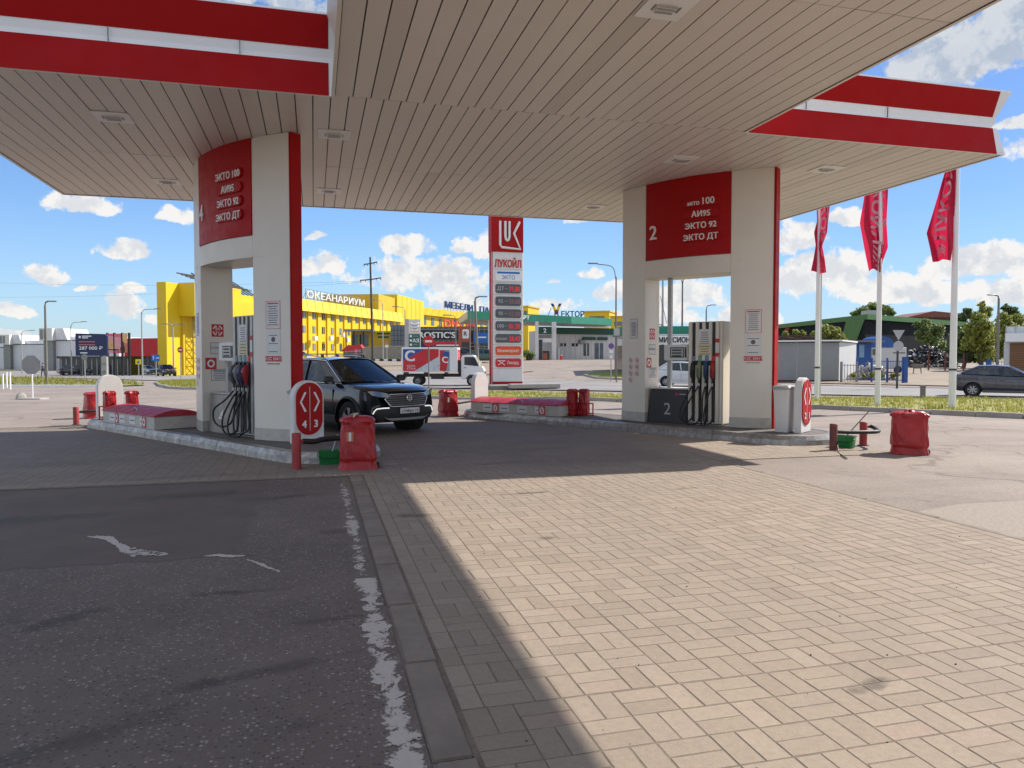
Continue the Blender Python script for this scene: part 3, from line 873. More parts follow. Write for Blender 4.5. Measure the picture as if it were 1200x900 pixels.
# ------------------------------------------------------------------ islands
IZ = .18
def island(N, F, w, name, r=.85):
    N, F = Vector(N), Vector(F); u = (F - N).normalized(); n = Vector((u.y, -u.x))
    L = (F - N).length
    pts = []
    for (x, y) in rrect(L + .9, w, r, 9, L / 2, w / 2):
        pts.append(N + u * x + n * y)
    # resample
    out = []
    for a, b in zip(pts, pts[1:] + pts[:1]):
        k = max(1, int(round((b - a).length / 1.05)))
        for i in range(k): out.append(a + (b - a) * i / k)
    cen = sum(out, Vector((0, 0))) / len(out)
    mb = MB()
    m = len(out)
    def inset(i, d):
        p, c, q = out[i - 1], out[i], out[(i + 1) % m]
        t = (q - p).normalized(); nn = Vector((-t.y, t.x))
        if nn.dot(cen - c) < 0: nn = -nn
        return c + nn * d
    for i in range(m):
        j = (i + 1) % m; straight = (out[j] - out[i]).length > .5
        t = (out[j] - out[i]).normalized() * (.005 if straight else 0)
        rg = []
        for k, s in ((i, 1), (j, -1)):
            rg.append([(*(inset(k, 0) + t * s), 0), (*(inset(k, .012) + t * s), .10), (*(inset(k, .055) + t * s), IZ - .004), (*(inset(k, .08) + t * s), IZ + .002), (*(inset(k, .2) + t * s), IZ + .002), (*(inset(k, .2) + t * s), 0)])
        mb.loft(rg, smooth=False)
    struct(mb, 'island_kerb', KERBM)
    mb = MB(); mb.prism([tuple(inset(i, .19)) for i in range(m)], .02, IZ - .004)
    struct(mb, 'island_top', mat('island_paving', (.125, .11, .098), .85, var=.3, scale=5, bump=.5, bscale=25, dirt=.3))
    return u, n
island((-.33, 11.43), (-5.06, 18.74), 1.72, 'a', .84)
island((8.10, 11.52), (3.75, 19.5), 1.9, 'b', .93)

# ------------------------------------------------------------------ portals that carry the canopy
L2, WE, BU = 1.7, .10, .33
def hw(s): return WE + BU * (1 - (s / L2) ** 2)
def face(s, z, off=.004, side=1):       # frame on the curved long side; side 1 = towards the camera
    sl = -2 * BU * s / L2 ** 2
    right = Vector((-1, -sl * side, 0)) if side == 1 else Vector((1, sl * side, 0))
    right.normalize(); nrm = right.cross(Vector((0, 0, 1)))
    o = Vector((s, side * hw(s), z)) + nrm * off
    return frame(o, right, (0, 0, 1))
def strip(s0, s1, off=0, n=8):
    q = [s0 + (s1 - s0) * i / n for i in range(n + 1)]
    return [(s, hw(s) + off) for s in q] + [(s, -hw(s) - off) for s in reversed(q)]
def notice(mb, F, w, h, bars=4, head=None, border=None, paper=0, ink=1, th=.002):
    if border is not None:
        mb.add([F @ Vector(p) for p in ((-w / 2, -h / 2, th * .5), (w / 2, -h / 2, th * .5), (w / 2, h / 2, th * .5), (-w / 2, h / 2, th * .5))], [(0, 1, 2, 3)], border)
        w -= .016; h -= .016
    mb.add([F @ Vector(p) for p in ((-w / 2, -h / 2, th), (w / 2, -h / 2, th), (w / 2, h / 2, th), (-w / 2, h / 2, th))], [(0, 1, 2, 3)], paper)
    for i in range(bars):
        y = h * (.32 - .72 * i / max(1, bars - 1) * .95); ww = w * R.uniform(.55, .8) / 2
        mb.add([F @ Vector(p) for p in ((-ww, y - .006, th * 1.6), (ww, y - .006, th * 1.6), (ww, y + .006, th * 1.6), (-ww, y + .006, th * 1.6))], [(0, 1, 2, 3)], ink)
    if head is not None:
        mb.add([F @ Vector(p) for p in ((-w * .4, h * .40, th * 1.6), (w * .4, h * .40, th * 1.6), (w * .4, h * .45, th * 1.6), (-w * .4, h * .45, th * 1.6))], [(0, 1, 2, 3)], head)

def portal(loc, rz, num, label):
    t = T('canopy_portal', label, 'canopy support', loc, rz, 'curved portals carrying the canopy')
    mats = [PAPER, INK, SIGNRED, BRWHITE]
    for (s0, s1, far) in ((1.0, 1.7, True), (-1.7, -.93, False)):
        mb = MB()
        mb.prism(strip(s0, s1), IZ, 3.286); mb.prism(strip(s0, s1), 3.294, H - .003)
        mb.prism(strip(s0 + .004, s1 - .004, -.006), 3.28, 3.3)
        p = mb.build('pillar', WHITE, t, sharp=25)
        mb = MB(); mb.prism(strip(s0 - .006, s1 + .002, .008), IZ, .385); mb.build('plinth', PLATE, p, sharp=25)
        pc = Pieces('notice', mats, p); mb = pc.new()
        if not far:
            F = face(-1.36, 2.3, .001); notice(mb, F, .31, .47, 9, 2, 2)
            mb = pc.new(); notice(mb, face(-1.36, 1.83, .001), .30, .40, 3)
            F = face(-1.36, 1.85, .004); mb.add([F @ Vector((.045 * math.cos(a * .5), .04 + .045 * math.sin(a * .5), 0)) for a in range(13)], [tuple(range(13))], 1)
            mb = pc.new(); F = face(-1.36, 1.565, .003); mb.add([F @ Vector(q) for q in ((-.175, -.045, 0), (.175, -.045, 0), (.175, .045, 0), (-.175, .045, 0))], [(0, 1, 2, 3)], 2)
            mb.text('АЗС 50417', .075, F @ Matrix.Translation((0, -.026, .001)), 3, .0008)
            mb = pc.new(); F = face(-1.36, 1.47, .003); mb.text('горячая линия', .04, F, 1, .0008)
        else:
            notice(mb, face(1.33, 2.22, .001), .24, .43, 11, None, 1)
            for i in range(7):
                mb = pc.new(); F = face(1.42 - .19 * (i % 2), 1.52 - .145 * (i // 2), .003)
                for rr, m_, o in ((.058, 2, 0), (.046, 3, .001)):
                    mb.add([F @ Vector((rr * math.cos(a * PI / 8), rr * math.sin(a * PI / 8), o)) for a in range(16)], [tuple(range(16))], m_)
                mb.add([F @ Vector(q) for q in ((-.03, -.016, .002), (.03, -.016, .002), (.02, .022, .002), (-.022, .016, .002))], [(0, 1, 2, 3)], 1)
                mb.add([F @ Vector(q) for q in ((-.04, .03, .003), (-.03, .04, .003), (.04, -.03, .003), (.03, -.04, .003))], [(0, 1, 2, 3)], 2)
            FJ = lambda y, z, o=.002: frame((1.0 - o, y, z), (0, -1, 0), (0, 0, 1))
            mb = pc.new(); F = FJ(.0, 2.1)
            mb.add([F @ Vector(q) for q in ((-.12, -.12, 0), (.12, -.12, 0), (.12, .12, 0), (-.12, .12, 0))], [(0, 1, 2, 3)], 2)
            for q in range(4):
                a0 = q * PI / 2 + .25
                mb.add([F @ Vector((rr * math.cos(a), rr * math.sin(a), .001)) for rr, a in [(.1, a0 + i * .2) for i in range(6)] + [(.078, a0 + i * .2) for i in range(5, -1, -1)]], [tuple(range(12))], 3)
            mb.text('En', .09, F @ Matrix.Translation((0, .008, .001)), 3, .0008); mb.text('5+', .08, F @ Matrix.Translation((0, -.065, .001)), 3, .0008)
            mb = pc.new(); notice(mb, FJ(.0, 1.76), .3, .22, 0, None, 1); F = FJ(0, 1.75, .006); mb.text('КОЛОНКА', .055, F, 1, .0008)
            mb = pc.new(); F = FJ(.14, 1.47)
            mb.add([F @ Vector(q) for q in ((-.11, -.11, 0), (.11, -.11, 0), (.11, .11, 0), (-.11, .11, 0))], [(0, 1, 2, 3)], 2)
            mb.add([F @ Vector((.075 * math.cos(a * PI / 8), .075 * math.sin(a * PI / 8), .001)) for a in range(16)], [tuple(range(16))], 3)
            mb.add([F @ Vector((.042 * math.cos(a * PI / 8), .042 * math.sin(a * PI / 8), .002)) for a in range(16)], [tuple(range(16))], 2)
            mb = pc.new(); notice(mb, FJ(-.03, 1.25), .34, .22, 5, 1, 1)
        pc.done()
    mb = MB(); mb.prism(strip(-.925, .995), 3.294, 3.655); mb.prism(strip(-.925, .995, -.02), 3.655, H - .004)
    mb.build('lintel', WHITE, t, sharp=25)
    for side in (1, -1):
        q = [-.92 + 1.91 * i / 12 for i in range(13)]
        mb = MB()
        poly = [(s, side * (hw(s) + .018)) for s in q] + [(s, side * (hw(s) - .018)) for s in reversed(q)]
        mb.prism(poly, 3.668, H - .006)
        sp = mb.build('sign_panel', RED, t, sharp=25)
        mb = MB()
        F = face(.78, 4.1, .019, side) if side == 1 else face(-.78, 4.1, .019, side)
        mb.text(num, .42, F, 0, .012, bold=.006); mb.build('number', BRWHITE, sp)
        for i, w in enumerate(('ЭКТО 100', 'АИ95', 'ЭКТО 92', 'ЭКТО ДТ')):
            F = face(-.33 * side, 4.75 - .235 * i, .018, side)
            mb = MB(); pl = rrect(.80, .185, .09, 6)
            mb.add([F @ Vector((*p, 0)) for p in pl] + [F @ Vector((p[0] * .97, p[1] * .9, .022)) for p in pl], [(k, (k + 1) % len(pl), len(pl) + (k + 1) % len(pl), len(pl) + k) for k in range(len(pl))] + [tuple(range(len(pl), 2 * len(pl)))], 0)
            fp = mb.build('fuel_plate', [RED], sp)
            mb = MB()
            if i == 0 and num == '2':
                mb.text('экто', .13, F @ Matrix.Translation((-.16, -.055, .024)), 0, .004, bold=.003); mb.text('100', .19, F @ Matrix.Translation((.16, -.055, .024)), 0, .004, bold=.004)
            else:
                mb.text(w, .165, F @ Matrix.Translation((0, -.06, .024)), 0, .004, bold=.004)
            mb.build('lettering', BRWHITE, sp)
    for s in (1, -1):
        mb = MB(); a, b, w = (1.695, 1.745, .108) if s < 0 else (1.69, 1.708, .09)
        mb.box(min(s * a, s * b), max(s * a, s * b), -w, w, IZ, H - .003)
        mb.build('end_cap', RED, t, bevel=.012, seg=2)
    return t
PR1, PR2 = rad(123.5), rad(126.0)
portal((-1.225, 14.43, 0), PR1, '4', 'white curved portal with a red sign marked 4, left of the dark car')
portal((7.805, 14.325, 0), PR2, '2', 'white curved portal with a red sign marked 2, left of the flags')

# ------------------------------------------------------------------ fuel dispensers
def dispenser(loc, rz, num, label, steel):
    t = T('fuel_dispenser', label, 'fuel pump', loc, rz, 'fuel dispensers standing in the portals')
    S0, S1, Y0, Y1, Z1 = -.72, .04, -.30, .20, 2.33
    fr = lambda f: S1 - f * (S1 - S0)
    mb = MB(); mb.box(S0, S1, Y0, Y1 - .02, IZ + .04, Z1); mb.box(S0 - .004, S1 + .004, Y0 - .004, Y1 - .014, IZ, IZ + .05, 1)
    col = mb.build('hose_column', [WHITE, DGREY], t, bevel=.012, seg=2)
    mb = MB()
    for a, b in ((0, .115), (.205, .315), (.395, .505), (.59, .695), (.785, .9), (.915, 1)):
        mb.box(fr(b), fr(a), Y1 - .02, Y1, IZ + .06, Z1 - .01)
    mb.build('front_rib', LGREY if steel else WHITE, col, bevel=.01, seg=2)
    mb = MB()
    for a, b in ((.118, .202), (.318, .392), (.508, .587), (.698, .782)):
        mb.box(fr(b), fr(a), Y1 - .019, Y1 - .012, IZ + .06, Z1 - .015)
    mb.box(fr(.785), fr(.2), Y1 + .001, Y1 + .006, 1.42, 1.52)
    mb.build('hose_channel', BLACK, col)
    pc = Pieces('sticker', [PAPER, INK, PAPERY, SIGNRED, mat('violet_pad', (.22, .24, .36)), mat('mint_pad', (.16, .36, .28)), mat('blue_pad', (.12, .26, .42))], col); mb = pc.new(); F = lambda f, z, o=.003: frame((fr(f), Y1 + o, z), (-1, 0, 0), (0, 0, 1))
    notice(mb, F(.48, 2.0), .27, .34, 7); mb = pc.new(); notice(mb, F(.49, 1.74, .004), .29, .23, 4, None, None, 2)
    mb = pc.new(); notice(mb, F(.85, 1.78), .085, .36, 0, None, None, 0)
    for z in (1.93, 1.64): mb.add([F(.85, z, .007) @ Vector(q) for q in ((-.042, -.04, 0), (.042, -.04, 0), (.042, .04, 0), (-.042, .04, 0))], [(0, 1, 2, 3)], 3)
    for f, i in ((.16, 4), (.355, 5), (.548, 6), (.74, 3)):
        mb = pc.new(); mb.add([F(f, 1.56, .009) @ Vector(q) for q in ((-.04, -.05, 0), (.04, -.05, 0), (.04, .05, 0), (-.04, .05, 0))], [(0, 1, 2, 3)], i)
    pc.done()
    cols = [BLACK, mat('pale_green_nozzle', (.20, .26, .12), .5), mat('blue_nozzle', (.02, .05, .12), .5), mat('red_nozzle', (.34, .015, .015), .45)] if not steel else \
           [mat('grey_nozzle', (.10, .10, .11), .4), mat('white_nozzle', (.22, .22, .23), .4), mat('blue_nozzle', (.04, .05, .12), .4), mat('red_nozzle', (.32, .015, .02), .4)]
    for q, f in enumerate((.16, .355, .548, .74)):
        s = fr(f); oy = .085 if steel else .055
        mb = MB()
        rings = []
        for (z, y0, y1, w) in ((1.50, .0, .05, .026), (1.45, .0, .10, .036), (1.38, .0, .125, .042), (1.30, .02, .115, .04), (1.22, .03, .09, .032), (1.14, .035, .075, .022)):
            rings.append([(s + px * w / .5, Y1 + y0 + (py + .5) * (y1 - y0) * (oy / .07), z - (.04 if steel else 0)) for px, py in rrect(1, 1, .35, 3)])
        mb.loft(rings)
        nz = mb.build('nozzle', cols[q], t, sharp=50)
        mb = MB(); mb.tube(bez([(s, Y1 + .11, 1.36), (s, Y1 + .15, 1.30), (s, Y1 + .145, 1.2), (s, Y1 + .08, 1.14)], 5), .008, 6)
        mb.box(s - .03, s + .03, Y1 - .01, Y1 + .03, 1.05, 1.5)
        mb.cyl((s, Y1 + .06, 1.17), (s, Y1 + .06, 1.05), .017)
        mb.build('guard', BLACK, nz)
        mb = MB(); mb.cyl((s, Y1 + .055, 1.05), (s, Y1 + .055, .99), .02, .018); mb.build('hose_collar', LGREY, nz)
        if steel:
            sp = (.55, .34, .28, .2)[q]; zl = (.42, .30, .26, .33)[q]
            pts = [(s, Y1 + .055, 1.0), (s + .06 + .25 * sp, Y1 + .12, .82), (s + sp * .85, Y1 + .2, zl + .22), (s + sp * .75, Y1 + .22, zl), (s + sp * .3, Y1 + .2, zl - .08), (s - .06 - .05 * q, Y1 + .14, zl + .02), (s - .02, Y1 + .05, .75), (s, Y1 - .0, 1.05)]
        else:
            sp = (.22, .30, .02, .12)[q]; zl = (.33, .27, .25, .3)[q]
            pts = [(s, Y1 + .055, 1.0), (s + .03 + .3 * sp, Y1 + .1, .78), (s + sp, Y1 + .16, zl + .15), (s + sp * .8, Y1 + .2, zl - .04), (s + sp * .2 - .03, Y1 + .17, zl - .07), (s - .05, Y1 + .1, zl + .1), (s - .02, Y1 + .04, .75), (s, Y1 - .0, 1.05)]
        mb = MB(); mb.tube(bez(pts, 8), .0165, 8); mb.build('hose', RUBBER, t)
    pm = STEEL if steel else PANELBLK
    mb = MB()
    mb.add([(.055, Y1 - .03, .90), (.93, Y1 - .03, .90), (.985, Y1 + .02, IZ), (.055, Y1 + .02, IZ), (.055, Y0, .90), (.93, Y0, .90), (.985, Y0, IZ), (.055, Y0, IZ)],
           [(0, 1, 2, 3), (7, 6, 5, 4), (0, 4, 5, 1), (1, 5, 6, 2), (2, 6, 7, 3), (3, 7, 4, 0)])
    cab = mb.build('cabinet', pm, t, bevel=.01, seg=2)
    mb = MB(); mb.box(.05, .95, Y0 - .01, Y1 - .005, .905, .935); mb.build('cabinet_lid', WHITE2 if not steel else LGREY, cab, bevel=.006)
    mb = MB(); tilt = frame((.52, Y1 - .0145 + .022, .36), (-1, 0, 0), (0, -.07, 1))
    mb.text(num, .36, tilt, 0, .003, bold=.0); mb.build('number', BRWHITE if steel else LGREY, cab)
    if not steel:
        mb = MB(); F2 = frame((.3, Y1 - .0145 + .004, .80), (-1, 0, 0), (0, -.07, 1))
        mb.add([F2 @ Vector(q) for q in ((-.03, -.025, .003), (.03, -.025, .003), (.03, .025, .003), (-.03, .025, .003))], [(0, 1, 2, 3)], 0)
        mb.add([F2 @ Vector(q) for q in ((.06, -.008, .003), (.21, -.008, .003), (.21, .01, .003), (.06, .01, .003))], [(0, 1, 2, 3)], 1)
        mb.build('badge', [SIGNRED, LGREY], cab)
    mb = MB(); mb.box(.07, .62, Y1 - .14, Y1 - .02, 1.52, 1.86)
    d = mb.build('display', WHITE2, t, bevel=.015, seg=2)
    mb = MB(); y = Y1 - .019
    mb.box(.14, .47, y, y + .004, 1.58, 1.80, 1); mb.box(.16, .45, y + .003, y + .006, 1.60, 1.78, 0)
    for z in (1.74, 1.68, 1.62): mb.box(.2, .42, y + .005, y + .008, z - .017, z + .012, 1)
    mb.box(.09, .125, y, y + .004, 1.58, 1.80, 1); mb.build('screen', [LGREY, BLACK], d)
    mb = MB(); mb.box(.515, .60, Y1 - .22, Y1 - .142, .93, 3.29 if not steel else 1.8); mb.build('post', LGREY, t)
    return t
dispenser((-1.225, 14.43, 0), PR1, '4', 'grey fuel dispenser with a steel base marked 4 and long looped black hoses', True)
dispenser((7.805, 14.325, 0), PR2, '2', 'white fuel dispenser with a black base panel marked 2', False)

# ------------------------------------------------------------------ island end signs, guard bins, far guards
def slab_poly(w, h):
    r = w / 2
    return [(-r, 0)] + [(-r * math.cos(a * PI / 14), h - r + r * math.sin(a * PI / 14)) for a in range(15)] + [(r, 0)]
def yz_ext(mb, poly, x0, x1, mat=0):
    n = len(poly)
    mb.add([(x0, p[0], p[1]) for p in poly] + [(x1, p[0], p[1]) for p in poly], [(i, (i + 1) % n, n + (i + 1) % n, n + i) for i in range(n)] + [tuple(reversed(range(n))), tuple(range(n, 2 * n))], mat)
def end_sign(loc, rz, a, b, label):
    t = T('island_end_sign', label, 'pump sign', (*loc, IZ), rz, 'round topped number signs at the near island ends')
    mb = MB(); yz_ext(mb, slab_poly(.57, 1.03), -.07, .07); mb.build('slab', WHITE2, t, bevel=.012, seg=2)
    st = rrect(.5, .86, .245, 9, 0, .565)
    mb = MB(); yz_ext(mb, st, -.088, -.069); pn = mb.build('red_panel', RED, t, bevel=.006)
    mb = MB(); F = lambda y, z: frame((-.0895, y, z), (0, -1, 0), (0, 0, 1))
    mb.add([F(0, .565) @ Vector(q) for q in ((-.004, -.36, 0), (.004, -.36, 0), (.004, .36, 0), (-.004, .36, 0))], [(0, 1, 2, 3)])
    for s in (1, -1):
        P0 = F(s * .125, .68)
        mb.add([P0 @ Vector((q[0] * s, q[1], q[2])) for q in ((.055, .16, .004), (.02, .16, .004), (-.065, 0, .004), (.02, -.16, .004), (.055, -.16, .004), (.055, -.145, .004), (-.03, 0, .004), (.055, .145, .004))], [(0, 1, 2, 7), (2, 3, 4, 5, 6), (2, 6, 7)] if False else [(0, 1, 2, 6, 7), (2, 3, 4, 5, 6)])
    mb.text(a, .165, F(.11, .26) @ Matrix.Translation((0, 0, .003)), 0, .002, bold=.006); mb.text(b, .165, F(-.11, .26) @ Matrix.Translation((0, 0, .003)), 0, .002, bold=.006)
    mb.build('lettering', BRWHITE, pn)
    return t
end_sign((-.12, 12.75), PR1, '4', '3', 'white round topped sign with red panel reading 4 and 3')
end_sign((8.885, 12.15), PR2, '2', '1', 'white round topped sign with red panel reading 2 and 1')
def end_bin(loc, rz, label):
    t = T('litter_bin', label, 'bin', (*loc, IZ), rz, 'tapered bins behind the island end signs')
    mb = MB()
    mb.loft([[(x + .02, y * .9, z) for x, y in rrect(.30 * k, .46 * k, .04, 3)] for z, k in ((0, .82), (.05, .85), (.72, 1.0), (.80, 1.04))]); mb.build('body', WHITE2, t, sharp=40)
    mb = MB(); mb.loft([[(x + .02, y * .9, z) for x, y in rrect(.32 * k, .48 * k, .05, 3)] for z, k in ((.80, 1.04), (.84, 1.06), (.88, .9), (.89, .5))]); mb.build('lid', LGREY, t, sharp=40)
for (loc, rz, l) in (((-.12, 12.75), PR1, 'white tapered bin half hidden behind the sign reading 4 and 3'), ((8.885, 12.15), PR2, 'pale tapered bin behind the sign reading 2 and 1')):
    u = Vector((math.cos(rz), math.sin(rz))); n = Vector((u.y, -u.x))
    end_bin(Vector(loc) + u * .28 + n * (.1 if loc[0] < 0 else -.1), rz, l)
for (loc, rz, l) in (((-4.64, 19.3), PR1, 'plain white round topped guard at the far end of the left island'), ((4.3, 19.6), PR2, 'plain white round topped guard at the far end of the right island')):
    t = T('end_guard', l, 'guard post', (*loc, IZ), rz, 'plain white guards at the far island ends')
    mb = MB(); yz_ext(mb, slab_poly(.56, 1.0), -.07, .07); mb.build('slab', WHITE2, t, bevel=.012, seg=2)
    mb = MB(); mb.box(-.1, .1, -.3, .3, 0, .02); mb.build('foot', LGREY, t)

# ------------------------------------------------------------------ red lidded filling boxes
def fill_box(b, a, label, digits):
    b, a = Vector(b), Vector(a); d = a - b; L = d.length; rz = math.atan2(d.y, d.x)
    t = T('filling_box', label, 'tank box', (*b, IZ), rz, 'red lidded boxes on the islands')
    # local x runs to the far end, y towards the camera side is positive: box occupies y -1..0
    mb = MB(); mb.box(0, L, -.95, 0, 0, .25); body = mb.build('body', mat('beige_box', (.50, .47, .42), .6, var=.1, dirt=.3), t, bevel=.006)
    pc = Pieces('sign_plate', [PAPER, SIGNRED, INK], body); mb = MB()
    for q in (L * .36, L * .68): mb = pc.new(); mb.box(q - .004, q + .004, .0005, .003, .01, .245, 2)
    for i, q in enumerate((L * .2, L * .36 + .1, L * .60, L * .8)):
        w = .3; mb = pc.new()
        mb.add([(q - w / 2, .004, .05), (q + w / 2, .004, .05), (q + w / 2, .004, .21), (q - w / 2, .004, .21)], [(0, 1, 2, 3)], 0)
        mb.add([(q - w * .35, .006, .12), (q + w * .35, .006, .12), (q + w * .35, .006, .14), (q - w * .35, .006, .14)], [(0, 1, 2, 3)], 2)
    for i, q in enumerate((L * .24, L * .68)):
        q -= .22 if i == 0 else -.02
        q += .05; mb = pc.new()
        F = frame((q, .008, .125), (-1, 0, 0), (0, 0, 1))
        mb.add([F @ Vector((*p, 0)) for p in rrect(.19, .21, .02, 2)], [tuple(range(12))], 1)
        mb.add([F @ Vector((*p, .001)) for p in rrect(.13, .17, .06, 4)], [tuple(range(20))], 0)
        if digits: mb.text(digits[i], .13, F @ Matrix.Translation((0, -.045, .002)), 1, .001, bold=.004)
        else:
            mb.add([F @ Vector((.035 * math.cos(k * PI / 6), .035 * math.sin(k * PI / 6), .002)) for k in range(12)], [tuple(range(12))], 1)
    pc.done()
    mb = MB()
    def lid(u, v):
        y = .02 - v * .99
        return (-.02 + u * (L + .04), y, .262 + .11 * (1 - (2 * v - 1) ** 2) + .006 * math.sin(u * 40))
    mb.grid(lid, 40, 10)
    for e in (-.02, L + .02):
        mb.add([(e, .02 - v / 10 * .99, .262 + .11 * (1 - (2 * v / 10 - 1) ** 2)) for v in range(11)], [tuple(range(11))])
    mb.box(-.02, L + .02, -.97, .02, .25, .264)
    ld = mb.build('lid', REDLID, t)
    pc = Pieces('lid_strap', LGREY, ld)
    for i in range(1, 4): mb = pc.new(); mb.box(L * i / 4 - .008, L * i / 4 + .008, -.02, .024, .262, .278)
    pc.done(); mb = MB(); mb.tube(bez([(L * .42, -.12, .31), (L * .46, -.14, .36), (L * .5, -.14, .36), (L * .53, -.12, .31)], 5), .009, 6); mb.build('handle', LGREY, ld)
fill_box((-3.0, 15.69), (-4.45, 17.95), 'long box with a barrel shaped red lid on the left island', None)
fill_box((5.58, 16.72), (3.93, 18.9), 'long box with a red lid and plates 1 and 2 on the right island', ('2', '1'))

# ------------------------------------------------------------------ tarpaulin covers
def cover(loc, rz, w, d, h, label, group, seed, knot=True, sticker=False, foot=False, taper=.84, z=0.0, bunch=1.0, cat='covered bin', name='tarpaulin_cover'):
    t = T(name, label, cat, (loc[0], loc[1], z), rz, group)
    r = random.Random(seed); ph = [r.uniform(0, 6.28) for _ in range(12)]; am = [r.uniform(.4, 1) for _ in range(12)]
    mb = MB(); NU, NV = 84, 40
    def fn(u, v):
        a = u * 2 * PI
        c, s = math.cos(a), math.sin(a); e = .46
        x = math.copysign(abs(c) ** e, c) * d / 2; y = math.copysign(abs(s) ** e, s) * w / 2
        if v < .74:
            q = v / .74; k = 1 - (1 - taper) * q - .05 * math.exp(-((q - .12) / .06) ** 2) * bunch + .03 * (1 - q) ; zz = q * h * .86
        else:
            q = (v - .74) / .26; k = taper * (1 - q ** 2.1 * .95); zz = h * (.86 + .12 * math.sin(q * PI / 2) ** .8)
        f = sum(am[i] * math.sin((3 + 2 * i) * a + ph[i] + zz * (5 - i)) for i in range(6)) * .005 * bunch + sum(am[i + 6] * math.sin((2 + i) * a * .5 * 2 + ph[i + 6] + zz * 17 * am[i]) for i in range(6)) * .0045 * bunch
        f += .016 * max(0, math.sin(9 * a + ph[0])) * (1.4 if v >= .74 else 0) * bunch
        f *= .75 if v < .74 else 1.5
        f += (.007 if v < .74 else .014) * bunch * (abs(math.sin(2.5 * a + 7 * zz + ph[4])) + abs(math.sin(3.5 * a - 9 * zz + ph[5])) - 1.2) + .006 * bunch * abs(math.sin(6 * a + 16 * zz + ph[6]))
        k += f / (w / 2)
        if .1 < v < .17: k *= .955
        zz += (.012 * math.sin(5 * a + ph[2]) + .008 * math.sin(11 * a + ph[3])) * (1 - min(1, v * 3))
        return (x * k, y * k, max(.004, zz))
    mb.grid(fn, NU, NV)
    b = mb.build('cover', REDTARP, t)
    if knot:
        mb = MB()
        for i in range(4):
            a = r.uniform(0, 6.28)
            mb.loft([[(math.cos(a) * q + math.cos(a + 1.57) * p[0] * ww, math.sin(a) * q + math.sin(a + 1.57) * p[0] * ww, h * .975 + zz + p[1] * .012) for p in rrect(1, 1, .3, 2)] for q, zz, ww in ((0, .005, .02), (.05, .035, .035), (.10, .015, .045), (.13, -.012, .02))])
        mb.build('knot', TIE if sticker or seed % 2 else REDTARP, t)
    if sticker:
        mb = MB(); F = frame((-d / 2 * 1.02, .11, h * .62), (0, -1, 0), (0, 0, 1))
        mb.add([F @ Vector((*p, .006)) for p in rrect(.10, .14, .01, 2)], [tuple(range(12))], 0); mb.add([F @ Vector((*p, .008)) for p in rrect(.035, .12, .01, 2)], [tuple(range(12))], 1)
        mb.build('sticker', [mat('faded_orange', (.50, .16, .08), .6), PAPER], t)
    if foot:
        mb = MB(); mb.lathe([(0, -.02), (.045, -.02), (.045, .02), (0, .02)], 14, axis='y', c=(0, -w / 2 - .015, .045)); mb.build('wheel', RUBBER, t)
    return t
def rz_to_cam(p): return math.atan2(p[1], p[0])       # local -x looks at the camera
GC = 'red tarpaulin covered bins'
p = G(419, 550); cover(p, rz_to_cam(p), .52, .40, .78, 'shiny red tarpaulin covered bin beside the green bucket, nearest of all', GC, 1, True, True, True)
p = G(1067, 532); cover(p, rz_to_cam(p) + .1, .54, .42, .72, 'dull red covered bin standing alone on the sunlit asphalt at the right', GC, 2, True, False, True, .93, 0, 1.0)
p = G(525, 488); cover(p, rz_to_cam(p) + .5, .48, .42, .74, 'red covered bin behind the single bollard beside the dark car', GC, 3, False, True)
p = G(110, 490); cover(p, rz_to_cam(p) + .3, .5, .45, .70, 'red covered bin half hidden by the white guard on the left island', GC, 5, False)
GE = 'red covered cylinders on red stands'
def ext_cover(loc, rz, label, seed):
    t = cover(loc, rz, .25, .22, .66, label, GE, seed, False, z=IZ, taper=.88, bunch=.7, cat='covered extinguisher', name='extinguisher_cover')
    mb = MB()
    for (a, b) in ((-.16, -.16), (.16, -.16), (-.16, .16), (.16, .16)): mb.box(a - .012, a + .012, b - .012, b + .012, 0, .3)
    for z in (.04, .28): 
        for q in (-.16, .16): mb.box(q - .01, q + .01, -.16, .16, z, z + .02); mb.box(-.16, .16, q - .01, q + .01, z + .001, z + .021)
    mb.build('stand', RED, t)
ext_cover((-4.5, 18.72), 2.2, 'crumpled red cover on a stand in front of the left white guard', 11)
ext_cover((-4.02, 18.66), 2.0, 'crumpled red cover on a stand right of the left white guard', 12)
ext_cover((6.02, 17.02), 2.1, 'dark red cover on a stand next to the numbered filling box', 13)
ext_cover((6.30, 16.95), 2.3, 'dark red round topped cover on a stand nearest the portal marked 2', 14)

# ------------------------------------------------------------------ bollards, rubber bumpers, buckets
def bollard(px, py, h, m, label, r=.065):
    p = G(px, py); t = T('bollard', label, 'bollard', p, R.uniform(0, 6), 'short red steel bollards')
    mb = MB(); mb.lathe([(0, h), (r * .9, h), (r, h - .012), (r, 0)], 20); mb.build('post', m, t)
    mb = MB(); mb.cyl((0, 0, 0), (0, 0, .012), r * 1.5, n=16); mb.build('base', DGREY, t)
    return p
b1 = bollard(346.5, 551, .52, REDPOST, 'faded red bollard beside the green bucket and the sign reading 4 and 3')
b2 = bollard(409, 544, .52, REDPOST, 'red bollard hidden behind the shiny red covered bin')
b3 = bollard(88, 498, .42, REDPOST, 'pale red bollard at the far end of the left island')
b4 = bollard(523.5, 488.5, .48, REDPOST, 'red bollard standing before the covered bin beside the dark car')
b5 = bollard(978, 528.5, .46, RUSTPOST, 'brown rusty bollard left of the green bucket in the sun')
b6 = bollard(1013, 522.5, .43, REDPOST, 'red bollard right of the green bucket in the sun')
